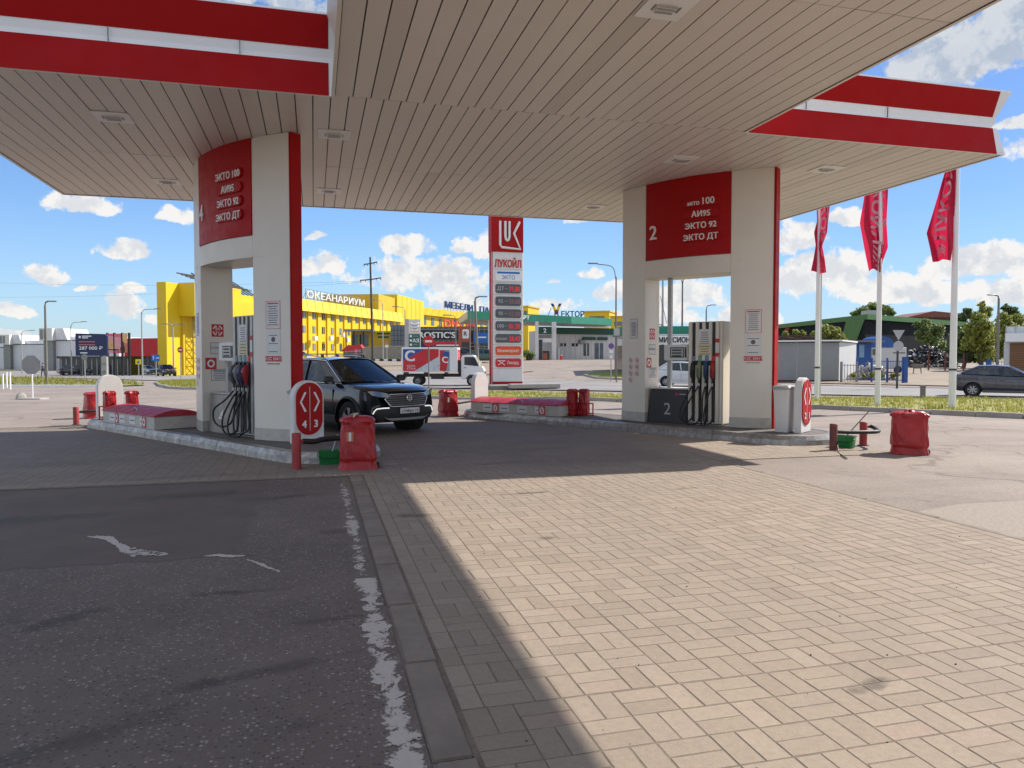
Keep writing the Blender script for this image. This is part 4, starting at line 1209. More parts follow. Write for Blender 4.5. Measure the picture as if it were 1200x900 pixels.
def bumper(pts, label, r=.032):
    mb = MB(); q = bez(pts, 10); o = Vector(q[len(q) // 2])
    t = T('rubber_bumper', label, 'rubber hose', (o.x, o.y, 0), 0, 'black rubber bumpers between bollards')
    mb.tube(q, r, 10); mb.build('hose', RUBBER, t, world=True)
    mb = MB(); mb.tube([Vector(pts[0]) + (Vector(pts[0]) - Vector(pts[1])).normalized() * .06, Vector(pts[0]) + (Vector(pts[1]) - Vector(pts[0])).normalized() * .06], r * .7, 8); mb.build('bracket', REDPOST, t, world=True)
Z = lambda v, z: Vector((v.x, v.y, z))
bumper([Z(b1, .40) + Vector((.09, .02, 0)), Z(b1, .395) + Vector((.25, .1, -.01)), Z((b1 + b2) / 2, .40), Z(b2, .40) + Vector((-.08, -.03, 0))], 'straight black rubber bumper from the faded bollard to the covered bin', .04)
cb = (b5 + b6) / 2
bumper([Z(b5, .32) + Vector((.08, .0, 0)), Z(b5, .33) + Vector((.35, -.03, -.02)), Z(b5, .32) + Vector((.9, .02, -.02)), Z(b6, .31) + Vector((.16, -.12, 0)), Z(b6, .33) + Vector((.2, .06, .01)), Z(b6, .34) + Vector((.07, .03, 0))], 'black rubber bumper looped around two bollards in the sun', .034)
bumper([Z(b3, .3) + Vector((.07, .03, 0)), Z(b3, .31) + Vector((.3, .12, 0)), Z(b3, .33) + Vector((.6, .3, 0))], 'dark bumper bar from the pale bollard on the left', .03)
bumper([Z(b4, .33) + Vector((.07, .02, 0)), Z(b4, .34) + Vector((.35, .1, .01)), Z(b4, .37) + Vector((.72, .25, .02))], 'dark bumper bar from the bollard before the right white guard', .026)
def bucket(px, py, rz, label, seed):
    p = G(px, py); t = T('bucket', label, 'bucket', p, rz, 'green cleaning buckets')
    mb = MB()
    mb.loft([[(x, y, z) for x, y in rrect(.21 * k, .32 * k, .035, 4)] for z, k in ((0, .84), (.01, .87), (.19, .98), (.195, 1.04), (.215, 1.05), (.215, .97), (.19, .95), (.02, .8))], cap=False)
    mb.add([(x, y, .02) for x, y in rrect(.21 * .8, .32 * .8, .03, 4)], [tuple(range(20))]); mb.add([(x, y, .001) for x, y in rrect(.21 * .84, .32 * .84, .03, 4)], [tuple(range(20))])
    mb.build('body', GREEN_B, t, sharp=45)
    mb = MB(); mb.tube(bez([(0, -.165, .18), (-.09, -.17, .15), (-.13, -.1, .115), (-.135, 0, .105), (-.13, .1, .115), (-.09, .17, .15), (0, .165, .18)], 6), .006, 6); mb.build('handle', BLACK, t)
bucket(385, 545, rz_to_cam(G(385, 545)), 'green plastic bucket with black handle in the canopy shade', 1)
bucket(992, 525, rz_to_cam(G(992, 525)) - .35, 'bright green bucket in the sun between two bollards', 2)
def stick(a, b, label, m):
    a, b = Vector(a), Vector(b); t = T('squeegee', label, 'squeegee', (a.x, a.y, 0), 0)
    mb = MB(); mb.tube([a, b], .011, 7); mb.build('handle', m, t, world=True)
    d = (b - a).normalized(); w = d.cross(Vector((0, 0, 1))).normalized() * .09
    mb = MB(); mb.tube([a - w, a + w], .016, 7); mb.build('head', BLACK, t, world=True)
pb = G(386, 545); stick(pb + Vector((0.0, 0.02, .1)), pb + Vector((.12, .1, .44)), 'grey stick of a squeegee standing in the shaded green bucket', LGREY)
pb = G(992, 525); stick(pb + Vector((-.06, -.02, .15)), pb + Vector((.62, .12, .66)), 'long dark squeegee leaning from the bright green bucket', GPOLE)
a = G(984, 529); mb = MB(); mb.tube(bez([Z(a, .22) + Vector((.06, .12, 0)), Z(G(984, 531), .02), Z(G(988, 535), .018), Z(G(994, 539), .018)], 6), .011, 6)
tag(mb.build('broken_stick', BLACK), 'short black stick lying on the paving by the rusty bollard', 'stick')
# ------------------------------------------------------------------ people
def skin_mesh(joints, bones, name):
    names = list(joints); ix = {n: i for i, n in enumerate(names)}
    me = bpy.data.meshes.new('sk'); me.from_pydata([joints[n][0] for n in names], [(ix[a], ix[b]) for a, b in bones], [])
    o = bpy.data.objects.new('sk', me); C.objects.link(o)
    md = o.modifiers.new('s', 'SKIN'); md.use_smooth_shade = True
    for i, n in enumerate(names):
        r = joints[n][1]; q = me.skin_vertices[0].data[i]; q.radius = r if isinstance(r, tuple) else (r, r); q.use_root = (i == 0)
    o.modifiers.new('d', 'SUBSURF').levels = 2
    nm = bpy.data.meshes.new_from_object(o.evaluated_get(bpy.context.evaluated_depsgraph_get()))
    bpy.data.objects.remove(o); nm.name = name
    return nm
def person(loc, rz, label, seated=True, dz=0.0, shirt=None, legs=None):
    if seated:
        J = {'pel': ((0, 0, .66), (.15, .12)), 'spi': ((-.06, 0, .88), (.14, .11)), 'che': ((-.1, 0, 1.08), (.16, .11)), 'nec': ((-.1, 0, 1.215), .052), 'hed': ((-.07, 0, 1.32), (.074, .09)), 'top': ((-.075, 0, 1.41), (.062, .075))}
        for s, k in ((1, 'l'), (-1, 'r')):
            J.update({'sh' + k: ((-.1, s * .18, 1.14), .062), 'el' + k: ((.1, s * .24, .95), .043), 'wr' + k: ((.32, s * .17, 1.03), .03), 'ha' + k: ((.40, s * .14, 1.06), .034),
                      'hi' + k: ((.05, s * .1, .66), .09), 'kn' + k: ((.46, s * .12, .72), .06), 'an' + k: ((.72, s * .12, .36), .042), 'to' + k: ((.86, s * .12, .34), .04)})
    else:
        J = {'pel': ((0, 0, .95), (.14, .10)), 'spi': ((0, 0, 1.12), (.13, .09)), 'che': ((.01, 0, 1.34), (.16, .10)), 'nec': ((.02, 0, 1.47), .05), 'hed': ((.04, 0, 1.58), (.072, .09)), 'top': ((.04, 0, 1.68), (.06, .075))}
        for s, k in ((1, 'l'), (-1, 'r')):
            J.update({'sh' + k: ((0, s * .18, 1.40), .06), 'el' + k: ((-.06 * s, s * .22, 1.13), .042), 'wr' + k: ((.04 * -s, s * .22, .90), .03), 'ha' + k: ((.06 * -s, s * .21, .81), .034),
                      'hi' + k: ((0, s * .09, .92), .085), 'kn' + k: ((.12 * s + .05, s * .09, .5), .058), 'an' + k: ((.24 * s - .05, s * .09, .09), .04), 'to' + k: ((.24 * s + .1, s * .09, .04), .035)})
    J = {n: ((p[0], p[1], p[2] + dz), r) for n, (p, r) in J.items()}
    B = [('pel', 'spi'), ('spi', 'che'), ('che', 'nec'), ('nec', 'hed'), ('hed', 'top')]
    for k in 'lr': B += [('che', 'sh' + k), ('sh' + k, 'el' + k), ('el' + k, 'wr' + k), ('wr' + k, 'ha' + k), ('pel', 'hi' + k), ('hi' + k, 'kn' + k), ('kn' + k, 'an' + k), ('an' + k, 'to' + k)]
    me = skin_mesh(J, B, 'person')
    for m in (shirt or CLOTH, SKIN, legs or CLOTHD): me.materials.append(m)
    zn = J['nec'][0][2]; hz = J['pel'][0][2]
    for p in me.polygons:
        c = p.center; p.use_smooth = True
        hand = min((Vector(c) - Vector(J['ha' + k][0])).length for k in 'lr') < .07
        p.material_index = 1 if (c.z > zn or hand) else (2 if (c.z < hz + .06 and (not seated or c.x > -.2)) else 0)
    o = bpy.data.objects.new('person', me); C.objects.link(o); o.location = loc; o.rotation_euler = (0, 0, rz)
    ROOTM[o.name] = Matrix.Translation(Vector(loc)) @ Matrix.Rotation(rz, 4, 'Z')
    tag(o, label, 'person')
    h = J['hed'][0]; mb = MB()
    mb.grid(lambda u, v: (h[0] - .012 + .092 * math.cos(u * 2 * PI) * math.sin(v * 1.75), .078 * math.sin(u * 2 * PI) * math.sin(v * 1.75), h[2] + .045 + .105 * math.cos(v * 1.75) + (.03 if math.cos(u * 2 * PI) > .3 and v > .7 else 0)), 18, 8)
    mb.build('hair', HAIR, o)
    mb = MB(); mb.loft([[(h[0] + .075 + (.028 if q == 1 else .004), y, h[2] + .03 - .035 * q + dzz) for y, dzz in ((-.012, 0), (.012, 0), (.01, -.012), (-.01, -.012))] for q in (0, 1)])
    for s in (1, -1): mb.lathe([(0, -.008), (.012, 0), (0, .008)], 8, c=(h[0] + .078, s * .03, h[2] + .035)); mb.lathe([(0, -.03), (.014, 0), (0, .03)], 8, c=(h[0] - .005, s * .085, h[2] + .02))
    mb.build('face', SKIN, o)
    return o

# ------------------------------------------------------------------ cars
def ring(x, zb, zt_, wb, wm, wt):
    h = zt_ - zb
    half = [(0, zb), (wb * .9, zb), (wb, zb + .03), (wm - .01, zb + .16 * h + .04), (wm, zb + .34 * h), (wm, zb + .58 * h), (wm * .985, zb + .78 * h), (wm * .965, zt_ - .07), ((wm + wt) / 2 * .97, zt_ - .015), (wt * .9, zt_ + .006), (wt * .5, zt_ + .022), (0, zt_ + .028)]
    return [(x, y, z) for y, z in half] + [(x, -y, z) for y, z in reversed(half[1:-1])]
def interp(st, x):
    for a, b in zip(st, st[1:]):
        if a[0] <= x <= b[0]:
            t = (x - a[0]) / (b[0] - a[0]); return [p + (q - p) * t for p, q in zip(a, b)]
    return st[-1] if x > st[-1][0] else st[0]
def car(spec, loc, rz, label, cat, group=None, name='parked_car', simple=False):
    S = spec; t = T(name, label, cat, loc, rz, group)
    st = S['st']; xf = st[-1][0]; xr = st[0][0]; paint = S['paint']; wm = max(s[4] for s in st); r = S['r']
    nk, n0 = S.get('nose', .26), S.get('n0', xf - .75)
    def dfm(p):
        x, y, z = p
        if x > n0:
            f = ss(n0, xf, x); x -= nk * (abs(y) / wm) ** 2.2 * f; x -= .14 * max(0, z - .62) * f + .25 * max(0, .42 - z) * f
        elif x < xr + .6:
            f = ss(xr + .6, xr, x); x += .20 * (abs(y) / wm) ** 2.4 * f
        return (x, y, z)
    xs = [s[0] for s in st]; rings = []
    for a, b in zip(st, st[1:]):
        n = 3 if b[0] - a[0] > .4 else 2
        for i in range(n): rings.append([dfm(p) for p in ring(*interp(st, a[0] + (b[0] - a[0]) * i / n))])
    rings.append([dfm(p) for p in ring(*st[-1])])
    mb = MB(); mb.loft(rings)
    cuts = []
    for wx in (S['fx'], S['rx']):
        for s in (1, -1):
            c = MB(); c.cyl((wx, s * (wm - .34), r), (wx, s * (wm + .3), r), r + .055, n=28); cuts.append(c)
    body = mb.build('body', paint, t, sharp=32, boolean=cuts if not simple else None)
    NF = lambda y, z, e=.004: (lambda q: (q[0] + e, q[1], q[2]))(dfm((xf, y, z)))
    RF = lambda y, z, e=.004: (lambda q: (q[0] - e, q[1], q[2]))(dfm((xr, y, z)))
    def poly(mbb, fn, pts, m=0, e=.004, div=6):
        # triangulate as horizontal slices so that panels follow the curved nose
        ys = [p[0] for p in pts]; lo, hi = min(ys), max(ys)
        def zr(y):
            zs = []
            for a, b in zip(pts, pts[1:] + pts[:1]):
                if (a[0] - y) * (b[0] - y) <= 0 and a[0] != b[0]: zs.append(a[1] + (b[1] - a[1]) * (y - a[0]) / (b[0] - a[0]))
                elif a[0] == b[0] == y: zs += [a[1], b[1]]
            return min(zs), max(zs)
        vs = []
        for i in range(div + 1):
            y = lo + (hi - lo) * min(max(i / div, 1e-4), 1 - 1e-4); a, b = zr(y)
            for k in range(4): vs.append(fn(y, a + (b - a) * k / 3, e))
        mbb.add(vs, [(i * 4 + k, (i + 1) * 4 + k, (i + 1) * 4 + k + 1, i * 4 + k + 1) for i in range(div) for k in range(3)], m, True)
    # wheels
    for wx in (S['fx'], S['rx']):
        for s in (1, -1):
            w = MB(); y0 = s * (wm - .12)
            w.lathe([(r * .64, -.1), (r * .93, -.105), (r * .985, -.085), (r, -.05), (r, .05), (r * .985, .085), (r * .93, .105), (r * .64, .1), (r * .60, .0), (r * .64, -.1)], 28, axis='y', c=(wx, y0, r))
            tw = w.build('wheel', TYRE, t, sharp=50)
            w = MB(); yo = y0 + s * .085
            w.lathe([(r * .66, s * .01), (r * .61, s * .012), (r * .585, -s * .03), (r * .585, -s * .12)], 28, axis='y', c=(wx, yo, r))
            w.lathe([(0, -s * .06), (r * .585, -s * .06)], 20, 1, axis='y', c=(wx, yo, r))
            ns = S.get('spokes', 5)
            for i in range(ns):
                for dd in ((-.14, .14) if S.get('twin') else (0,)):
                    a = 2 * PI * i / ns + .3; a2 = a + dd
                    c0 = Vector((math.cos(a), 0, math.sin(a))) * r * .12; c1 = Vector((math.cos(a2), 0, math.sin(a2))) * r * .60
                    q = Vector((-math.sin(a2), 0, math.cos(a2))) * r * (.055 if S.get('twin') else .10)
                    o = Vector((wx, yo, r)); f = Vector((0, s * .004, 0)); g = Vector((0, -s * .03, 0))
                    w.add([o + c0 - q * .8 + f, o + c0 + q * .8 + f, o + c1 + q + f, o + c1 - q + f, o + c0 - q + g, o + c0 + q + g, o + c1 + q * 1.2 + g, o + c1 - q * 1.2 + g], [(0, 1, 2, 3), (0, 4, 5, 1), (1, 5, 6, 2), (2, 6, 7, 3), (3, 7, 4, 0)], 0)
            w.lathe([(0, s * .008), (r * .13, s * .004), (r * .16, -s * .03)], 12, axis='y', c=(wx, yo, r))
            w.build('rim', [S.get('rim', RIM), BLACK], tw)
    if not simple:
        for wx in (S['fx'], S['rx']):
            for s in (1, -1):
                mb = MB(); mb.lathe([(r + .05, s * (wm - .33)), (r + .05, s * (wm - .02))], 28, axis='y', c=(wx, 0, r)); mb.lathe([(0, s * (wm - .33)), (r + .052, s * (wm - .33))], 28, axis='y', c=(wx, 0, r)); mb.build('arch_liner', BLACK, t)
    # greenhouse
    g = S['gh']; q = lambda k, s: Vector((g[k][0], g[k][1] * s, g[k][2]))
    def patch(mbb, a, b, c, d, bulge=(0, 0, 0), nu=6, nv=4, m=0):
        bl = Vector(bulge)
        mbb.grid(lambda u, v: (a.lerp(b, u)).lerp(d.lerp(c, u), v) + bl * (1 - (2 * u - 1) ** 2), nu, nv, m)
    mb = MB(); e = Vector((0, 0, .012))
    deck = [(g[k][0], g[k][1] * .97) for k in S['deck']]
    mb.add([(x, y, interp(st, x)[2] + .036) for x, y in deck] + [(x, -y, interp(st, x)[2] + .036) for x, y in reversed(deck)], [tuple(range(2 * len(deck)))])
    mb.build('interior', SEAT, t)
    glass = S.get('glass', CARGLASS)
    mb = MB(); patch(mb, q('A0', 1), q('A0', -1), q('A1', -1), q('A1', 1), (.16, 0, 0.02), 10, 5); mb.build('windscreen', S.get('ws', WSGLASS), t)
    for s in (1, -1):
        for nm, (a, b, c, d) in S['side'].items():
            mb = MB(); patch(mb, q(a, s), q(b, s), q(c, s), q(d, s), (0, s * .012, 0), 4, 3); mb.build('side_window', glass, t)
    a, b = S['rearwin']; mb = MB(); patch(mb, q(b, 1), q(b, -1), q(a, -1), q(a, 1), (-.08, 0, .01), 8, 4); mb.build('rear_window', glass, t)
    rl = S['roofline']
    mb = MB()
    def roof(u, v):
        i = min(int(u * (len(rl) - 1) * .9999), len(rl) - 2); f = u * (len(rl) - 1) - i
        p = q(rl[i], 1).lerp(q(rl[i + 1], 1), f); y = p.y * (1 - 2 * v) * 1.02
        return (p.x + (.10 * (1 - (2 * v - 1) ** 2) if u < .01 else 0) - (.05 * (1 - (2 * v - 1) ** 2) if u > .99 else 0), y, p.z + .012 + .05 * (1 - (2 * v - 1) ** 2))
    mb.grid(roof, 14, 10); rf = mb.build('roof', paint, t)
    for s in (1, -1):
        mb = MB(); mb.tube([q(k, s) for k in ['A0'] + rl], .034, 8)
        for k0, k1 in S['pillars']: mb.tube([q(k0, s) + Vector((0, s * .004, 0)), q(k1, s) + Vector((0, s * .004, 0))], .03 if k0[0] != S['rearwin'][1][0] else .05, 8)
        for (a, b, c, d) in S.get('panels', []): patch(mb, q(a, s), q(b, s), q(c, s), q(d, s), (0, s * .01, 0), 3, 3)
        mb.build('pillar', paint if S.get('bodypillars', True) else BLACK, t)
        if S.get('chrome'):
            mb = MB(); mb.tube([q(k, s) + Vector((0, s * .034, .008)) for k in ['A0'] + rl], .011, 6); mb.tube([q(k, s) + Vector((0, s * .034, -.02)) for k in ('A0', 'B0', 'C0', 'D0')], .011, 6); mb.build('window_trim', CHROME, t)
        mb = MB(); mx = g['A0'][0] - .2; my = s * (wm + .08)
        mb.loft([[(mx + dx * k, my + y * k, g['A0'][2] + .07 + z * k) for y, z in rrect(.22, .15, .05, 3)] for dx, k in ((.07, .55), (.045, .9), (-.03, 1), (-.06, .92))]); mb.tube([(mx + .02, s * (wm - .06), g['A0'][2] + .0), (mx, my, g['A0'][2] + .03)], .025, 6); mb.build('mirror', S.get('mirror', paint), t, sharp=50)
        if not simple:
            mb = MB()
            for x in S['seams']: mb.box(x - .005, x + .005, min(s * (wm - .05), s * (wm + .003)), max(s * (wm - .05), s * (wm + .003)), .34, interp(st, x)[2] - .12)
            mb.build('door_seam', BLACK, t)
            for x in S['handles']:
                mb = MB(); mb.box(x - .1, x + .1, min(s * (wm - .02), s * (wm + .022)), max(s * (wm - .02), s * (wm + .022)), interp(st, x)[2] - .21, interp(st, x)[2] - .18); mb.build('door_handle', S.get('handle', paint), t, bevel=.006)
            mb = MB(); mb.box(S['rx'] + r + .08, S['fx'] - r - .08, min(s * (wm - .06), s * (wm + .012)), max(s * (wm - .06), s * (wm + .012)), st[len(st) // 2][1] - .01, st[len(st) // 2][1] + S.get('sill', .1)); mb.build('sill', BLACK if S.get('clad') else paint, t, bevel=.012)
            if S.get('clad'):
                mb = MB()
                for wx in (S['fx'], S['rx']):
                    for ra in (r + .05, r + .12):
                        pass
                    pts = [(wx + math.cos(a * PI / 20) * (r + .085), s * (wm + .004), r + math.sin(a * PI / 20) * (r + .085)) for a in range(-3, 24)]
                    mb.tube(pts, .036, 6, flat=.45)
                mb.build('arch_trim', DGREY, t)
    for s in (1, -1):
        mb = MB(); poly(mb, NF, [(s * y, z) for y, z in S['hl']], 0, .012); hl = mb.build('headlight', LAMPD, t)
        mb = MB(); poly(mb, RF, [(s * y, z) for y, z in S['tl']], 0, .01); mb.build('tail_light', SIGNRED, t)
    mb = MB(); poly(mb, NF, S['grille'], 0, .008, 12); gr = mb.build('grille', BLACK, t)
    if S.get('suv'):
        mb = MB(); gp = S['grille'] + S['grille'][:1]; pts = []
        for a, b in zip(gp, gp[1:]):
            for i in range(5): pts.append(NF(a[0] + (b[0] - a[0]) * i / 5, a[1] + (b[1] - a[1]) * i / 5, .015))
        mb.tube(pts + pts[:1], .014, 6); mb.build('grille_frame', CHROME, gr)
        mb = MB()
        for z in (.67, .715, .76, .805, .85):
            w = .44 + (.09 if abs(z - .77) < .06 else .03); mb.tube([NF(w * (i / 6 - 1), z, .014) for i in range(13)], .009, 5)
        mb.build('grille_bar', MGREY, gr)
        mb = MB(); c = NF(0, .80, .03); mb.lathe([(.075, 0), (.065, .008), (.055, .008), (.05, 0)], 20, axis='x', c=c); mb.box(c[0], c[0] + .006, -.01, .01, c[2] - .05, c[2] + .05); mb.box(c[0] + .001, c[0] + .007, -.05, .05, c[2] - .008, c[2] + .008); mb.build('badge', CHROME, gr)
        mb = MB(); poly(mb, NF, [(-.80, .34), (.80, .34), (.84, .5), (.80, .605), (-.80, .605), (-.84, .5)], 0, .005, 14); mb.build('bumper_insert', BLACK, t)
        mb = MB(); poly(mb, NF, [(-.62, .42), (-.54, .38), (.54, .38), (.62, .42), (.5, .33), (-.5, .33)], 0, .02, 14); mb.build('skid_plate', LGREY, t)
        for s in (1, -1):
            mb = MB(); mb.tube([NF(s * .50, .60, .014), NF(s * .62, .60, .014), NF(s * .76, .585, .014), NF(s * .80, .54, .012), NF(s * .83, .48, .01)], .0125, 6); mb.build('day_light', mat('day_light_white', (.8, .8, .8), .3, emit=(1, 1, 1), estr=.5), t)
        mb = MB(); y0 = NF(0, .53, .03)[0]; mb.box(y0 - .02, y0, -.26, .26, .475, .587, 0); F = frame((y0 + .001, 0, .498), (0, 1, 0), (0, 0, 1)); mb.text('с248уо 13', .085, F, 1, .001, bold=.001, width=.46); mb.build('number_plate', [BRWHITE, BLACK], t)
        for s in (1, -1):
            mb = MB(); mb.tube(bez([q('A1', s) + Vector((-.1, -.02 * s, .05)), q('B1', s) + Vector((0, -.02 * s, .085)), q('C1', s) + Vector((0, -.02 * s, .085)), q('D1', s) + Vector((.05, -.02 * s, .05))], 5), .016, 6); mb.build('roof_rail', ALU, t)
        for x in (-.1, -1.15):
            mb = MB(); mb.box(x - .035, x + .035, -.66, .66, 1.735, 1.76)
            for s in (1, -1): mb.box(x - .03, x + .03, s * .57 - .03, s * .57 + .03, 1.66, 1.737, 1)
            mb.build('roof_bar', [ALU, BLACK], t, bevel=.006)
        mb = MB()
        for s0, s1 in ((.55, -.05), (-.1, -.62)): mb.tube([q('A0', 1) * 1 + Vector((.02, s0 - .8, .02)) if False else Vector((g['A0'][0] + .10, s0, g['A0'][2] + .02)), Vector((g['A0'][0] - .02, s1, g['A0'][2] + .07))], .008, 5)
        mb.build('wiper', BLACK, t)
    elif not simple:
        mb = MB(); x0 = RF(0, .7, .02)[0]; mb.box(x0, x0 + .015, -.26, .26, .62, .73); mb.build('number_plate', BRWHITE, t)
    if not simple:
        for y in (.36, -.36):
            mb = MB(); sx, sz = S['seat']
            mb.loft([[(sx - (z - sz) * .25 + dx, y + yy, z) for dx, yy in rrect(.13, .46 * k, .05, 3)] for z, k in ((sz - .1, 1), (sz + .25, 1), (sz + .42, .8))]); mb.box(sx - .2, sx - .12, y - .13, y + .13, sz + .44, sz + .60); mb.build('seat', SEAT, t)
    return t

LAMPD = mat('dark_lamp_glass', (.16, .18, .2), .06, .3, spec=.9)
BLUEBLACK = mat('dark_metallic_paint', (.010, .012, .018), .2, .35, var=.1, coat=1.0)
GREYCAR = mat('grey_metallic_paint', (.055, .058, .072), .28, .45, var=.06, coat=.9)
WHITECAR = mat('white_car_paint', (.60, .61, .62), .3, coat=.8, var=.03)
SILVER = mat('silver_car_paint', (.40, .42, .44), .3, .5, coat=.8, var=.03)
BLACKCAR = mat('black_car_paint', (.015, .017, .022), .25, .2, coat=.9)
DREDCAR = mat('dark_red_car_paint', (.16, .02, .02), .3, coat=.8)
SUV = dict(paint=BLUEBLACK, r=.365, fx=1.36, rx=-1.34, suv=True, chrome=True, clad=True, twin=True, mirror=BLACK, handle=CHROME, bodypillars=True, sill=.17,
    st=[(-2.30, .46, 1.0, .66, .78, .66), (-2.2, .34, 1.10, .78, .89, .80), (-1.9, .28, 1.14, .82, .92, .86), (-1.4, .26, 1.14, .84, .93, .86), (-.5, .24, 1.12, .84, .935, .86), (.5, .24, 1.09, .84, .935, .86), (1.0, .24, 1.09, .84, .93, .84), (1.5, .24, 1.075, .84, .93, .80), (1.95, .26, 1.04, .82, .92, .76), (2.2, .28, .995, .80, .90, .72), (2.30, .32, .93, .76, .86, .68)],
    gh=dict(A0=(1.0, .80, 1.115), A1=(.16, .61, 1.59), B1=(-.5, .625, 1.625), C1=(-1.35, .615, 1.60), D1=(-1.95, .56, 1.52), B0=(-.38, .85, 1.135), C0=(-1.35, .84, 1.155), D0=(-2.18, .70, 1.13), E0=(-1.95, .80, 1.16)),
    deck=('A0', 'B0', 'C0', 'D0'), side=dict(f=('A0', 'B0', 'B1', 'A1'), r=('B0', 'C0', 'C1', 'B1'), q=('C0', 'E0', 'D1', 'C1')), rearwin=('D1', 'D0'), roofline=['A1', 'B1', 'C1', 'D1'], pillars=[('B0', 'B1'), ('C0', 'C1'), ('D0', 'D1'), ('E0', 'D1')],
    panels=[], seams=(.82, -.36, -1.3), handles=(-.12, -1.05), seat=(-.1, .98), hl=[(.44, .83), (.52, .91), (.80, .965), (.905, .955), (.90, .885), (.64, .825)], tl=[(.5, .88), (.86, .92), (.88, 1.0), (.5, .98)],
    grille=[(-.47, .885), (.47, .885), (.585, .785), (.46, .625), (-.46, .625), (-.585, .785)], glass=m_glass('tinted_car_glass', (.10, .13, .15), .06), ws=m_glass('suv_windscreen', (.42, .48, .5), .02))
SEDAN = dict(paint=GREYCAR, r=.31, fx=1.32, rx=-1.25, spokes=7, bodypillars=True,
    st=[(-2.22, .40, .88, .62, .74, .62), (-2.12, .30, .99, .72, .83, .72), (-1.8, .25, 1.03, .76, .85, .76), (-1.2, .22, 1.0, .78, .86, .78), (0, .2, .95, .78, .865, .80), (.9, .2, .925, .78, .86, .78), (1.5, .22, .87, .76, .85, .70), (1.95, .24, .79, .74, .82, .64), (2.15, .28, .71, .68, .76, .58)],
    gh=dict(A0=(.98, .70, .94), A1=(.12, .545, 1.37), B1=(-.45, .56, 1.405), C1=(-1.02, .55, 1.385), B0=(-.36, .755, .985), C0=(-1.12, .75, 1.015), D0=(-1.72, .62, 1.05)),
    deck=('A0', 'B0', 'C0', 'D0'), side=dict(f=('A0', 'B0', 'B1', 'A1'), r=('B0', 'C0', 'C1', 'B1')), rearwin=('C1', 'D0'), roofline=['A1', 'B1', 'C1'], pillars=[('B0', 'B1'), ('C0', 'C1'), ('D0', 'C1')],
    panels=[('C0', 'D0', 'D0', 'C1')], seams=(.78, -.34, -1.1), handles=(-.1, -.9), seat=(-.1, .82), hl=[(.42, .60), (.46, .70), (.80, .73), (.82, .62)], tl=[(.45, .80), (.82, .80), (.82, .93), (.45, .92)],
    grille=[(-.38, .58), (.38, .58), (.34, .69), (-.34, .69)])
HATCH = dict(SEDAN, paint=WHITECAR, r=.3, fx=1.22, rx=-1.22,
    st=[(-1.95, .42, .92, .62, .72, .62), (-1.86, .32, .99, .70, .81, .72), (-1.6, .25, 1.01, .76, .84, .76), (-.8, .22, .99, .78, .85, .78), (0, .2, .96, .78, .85, .80), (.9, .2, .93, .78, .845, .78), (1.4, .22, .88, .76, .83, .70), (1.8, .24, .80, .72, .79, .64), (2.0, .28, .72, .66, .74, .58)],
    gh=dict(A0=(1.0, .70, .95), A1=(.22, .545, 1.43), B1=(-.4, .56, 1.47), C1=(-1.15, .55, 1.45), B0=(-.3, .755, .995), C0=(-1.15, .75, 1.02), D0=(-1.82, .62, 1.02)),
    seams=(.8, -.3, -1.05), handles=(-.05, -.85))

HD = math.atan2(-.837, .547)
fwd = Vector((math.cos(HD), math.sin(HD), 0)); lft = Vector((-fwd.y, fwd.x, 0))
wl = G(488, 503.5); sc = wl - lft * .82 - fwd * 1.36
sc -= fwd * .1
car(SUV, sc, HD, 'dark blue black crossover with roof bars driving between the islands', 'car', name='crossover_car').scale = (.95,) * 3
person(sc + lft * .36 + fwd * .0, HD, 'driver in a grey shirt behind the windscreen of the dark crossover', True, .04).scale = (.95,) * 3
def camrz(px, extra=0.0):               # heading to the right across the view at px
    a = math.atan((px - 600) / FPX) + YAW
    return -a + extra
p = W(1178, 34.5); rz = camrz(1178, .0); p.z += .06; sedan_p = p
car(SEDAN, p, rz, 'dark grey saloon car driving right along the road under the flags', 'car', name='saloon_car')
d = Vector((math.cos(rz), math.sin(rz), 0)); n = Vector((-d.y, d.x, 0))
person(p - n * .34 - d * .05, rz, 'passenger in pale shirt nearest the side window of the grey saloon', True, -.10, mat('pale_shirt', (.4, .38, .36), .8))
person(p + n * .34 + d * .0, rz, 'driver in dark clothes on the far side of the grey saloon', True, -.10, CLOTHD)
p = W(806, 46); p.z += .06
car(HATCH, p, camrz(806, -.12), 'white hatchback seen through the portal behind the dispenser marked 2', 'car', name='hatchback_car')
FC = 'small far cars on the left'
def farcar(base, paint, px, D, hd, label):
    s = dict(base, paint=paint); p = W(px, D); p.z += .06
    car(s, p, hd, label, 'car', FC, 'distant_car', True)
toc = lambda px: -PI / 2 - math.atan((px - 600) / FPX) - YAW
farcar(SEDAN, BLACKCAR, 88, 104, camrz(88, .25), 'dark saloon on the far road behind the left lamp post')
farcar(HATCH, WHITECAR, 132, 112, camrz(132, PI / 2 + .5), 'white car on the far road below the billboard')
farcar(SEDAN, SILVER, 148, 116, camrz(148, PI / 2 + .6), 'grey car right behind the white car below the billboard')
farcar(dict(HATCH), BLACKCAR, 195, 96, toc(195) + .25, 'dark car coming towards the forecourt beside the blue signs')
farcar(SEDAN, BLACKCAR, 166, 128, camrz(166, .3), 'dark parked car behind the lamp post by the red building')
farcar(SEDAN, SILVER, 173, 127, toc(173) + .5, 'silver parked car in front of the red building')
farcar(HATCH, BLACKCAR, 183, 140, camrz(183, .3), 'dark parked car left of the white van at the yellow tower')
farcar(HATCH, DREDCAR, 217.5, 128, camrz(217, 2.2), 'dark red car parked at the foot of the yellow tower')
farcar(SEDAN, WHITECAR, 351, 84, toc(351) + .4, 'white car behind the roof rails of the dark crossover')
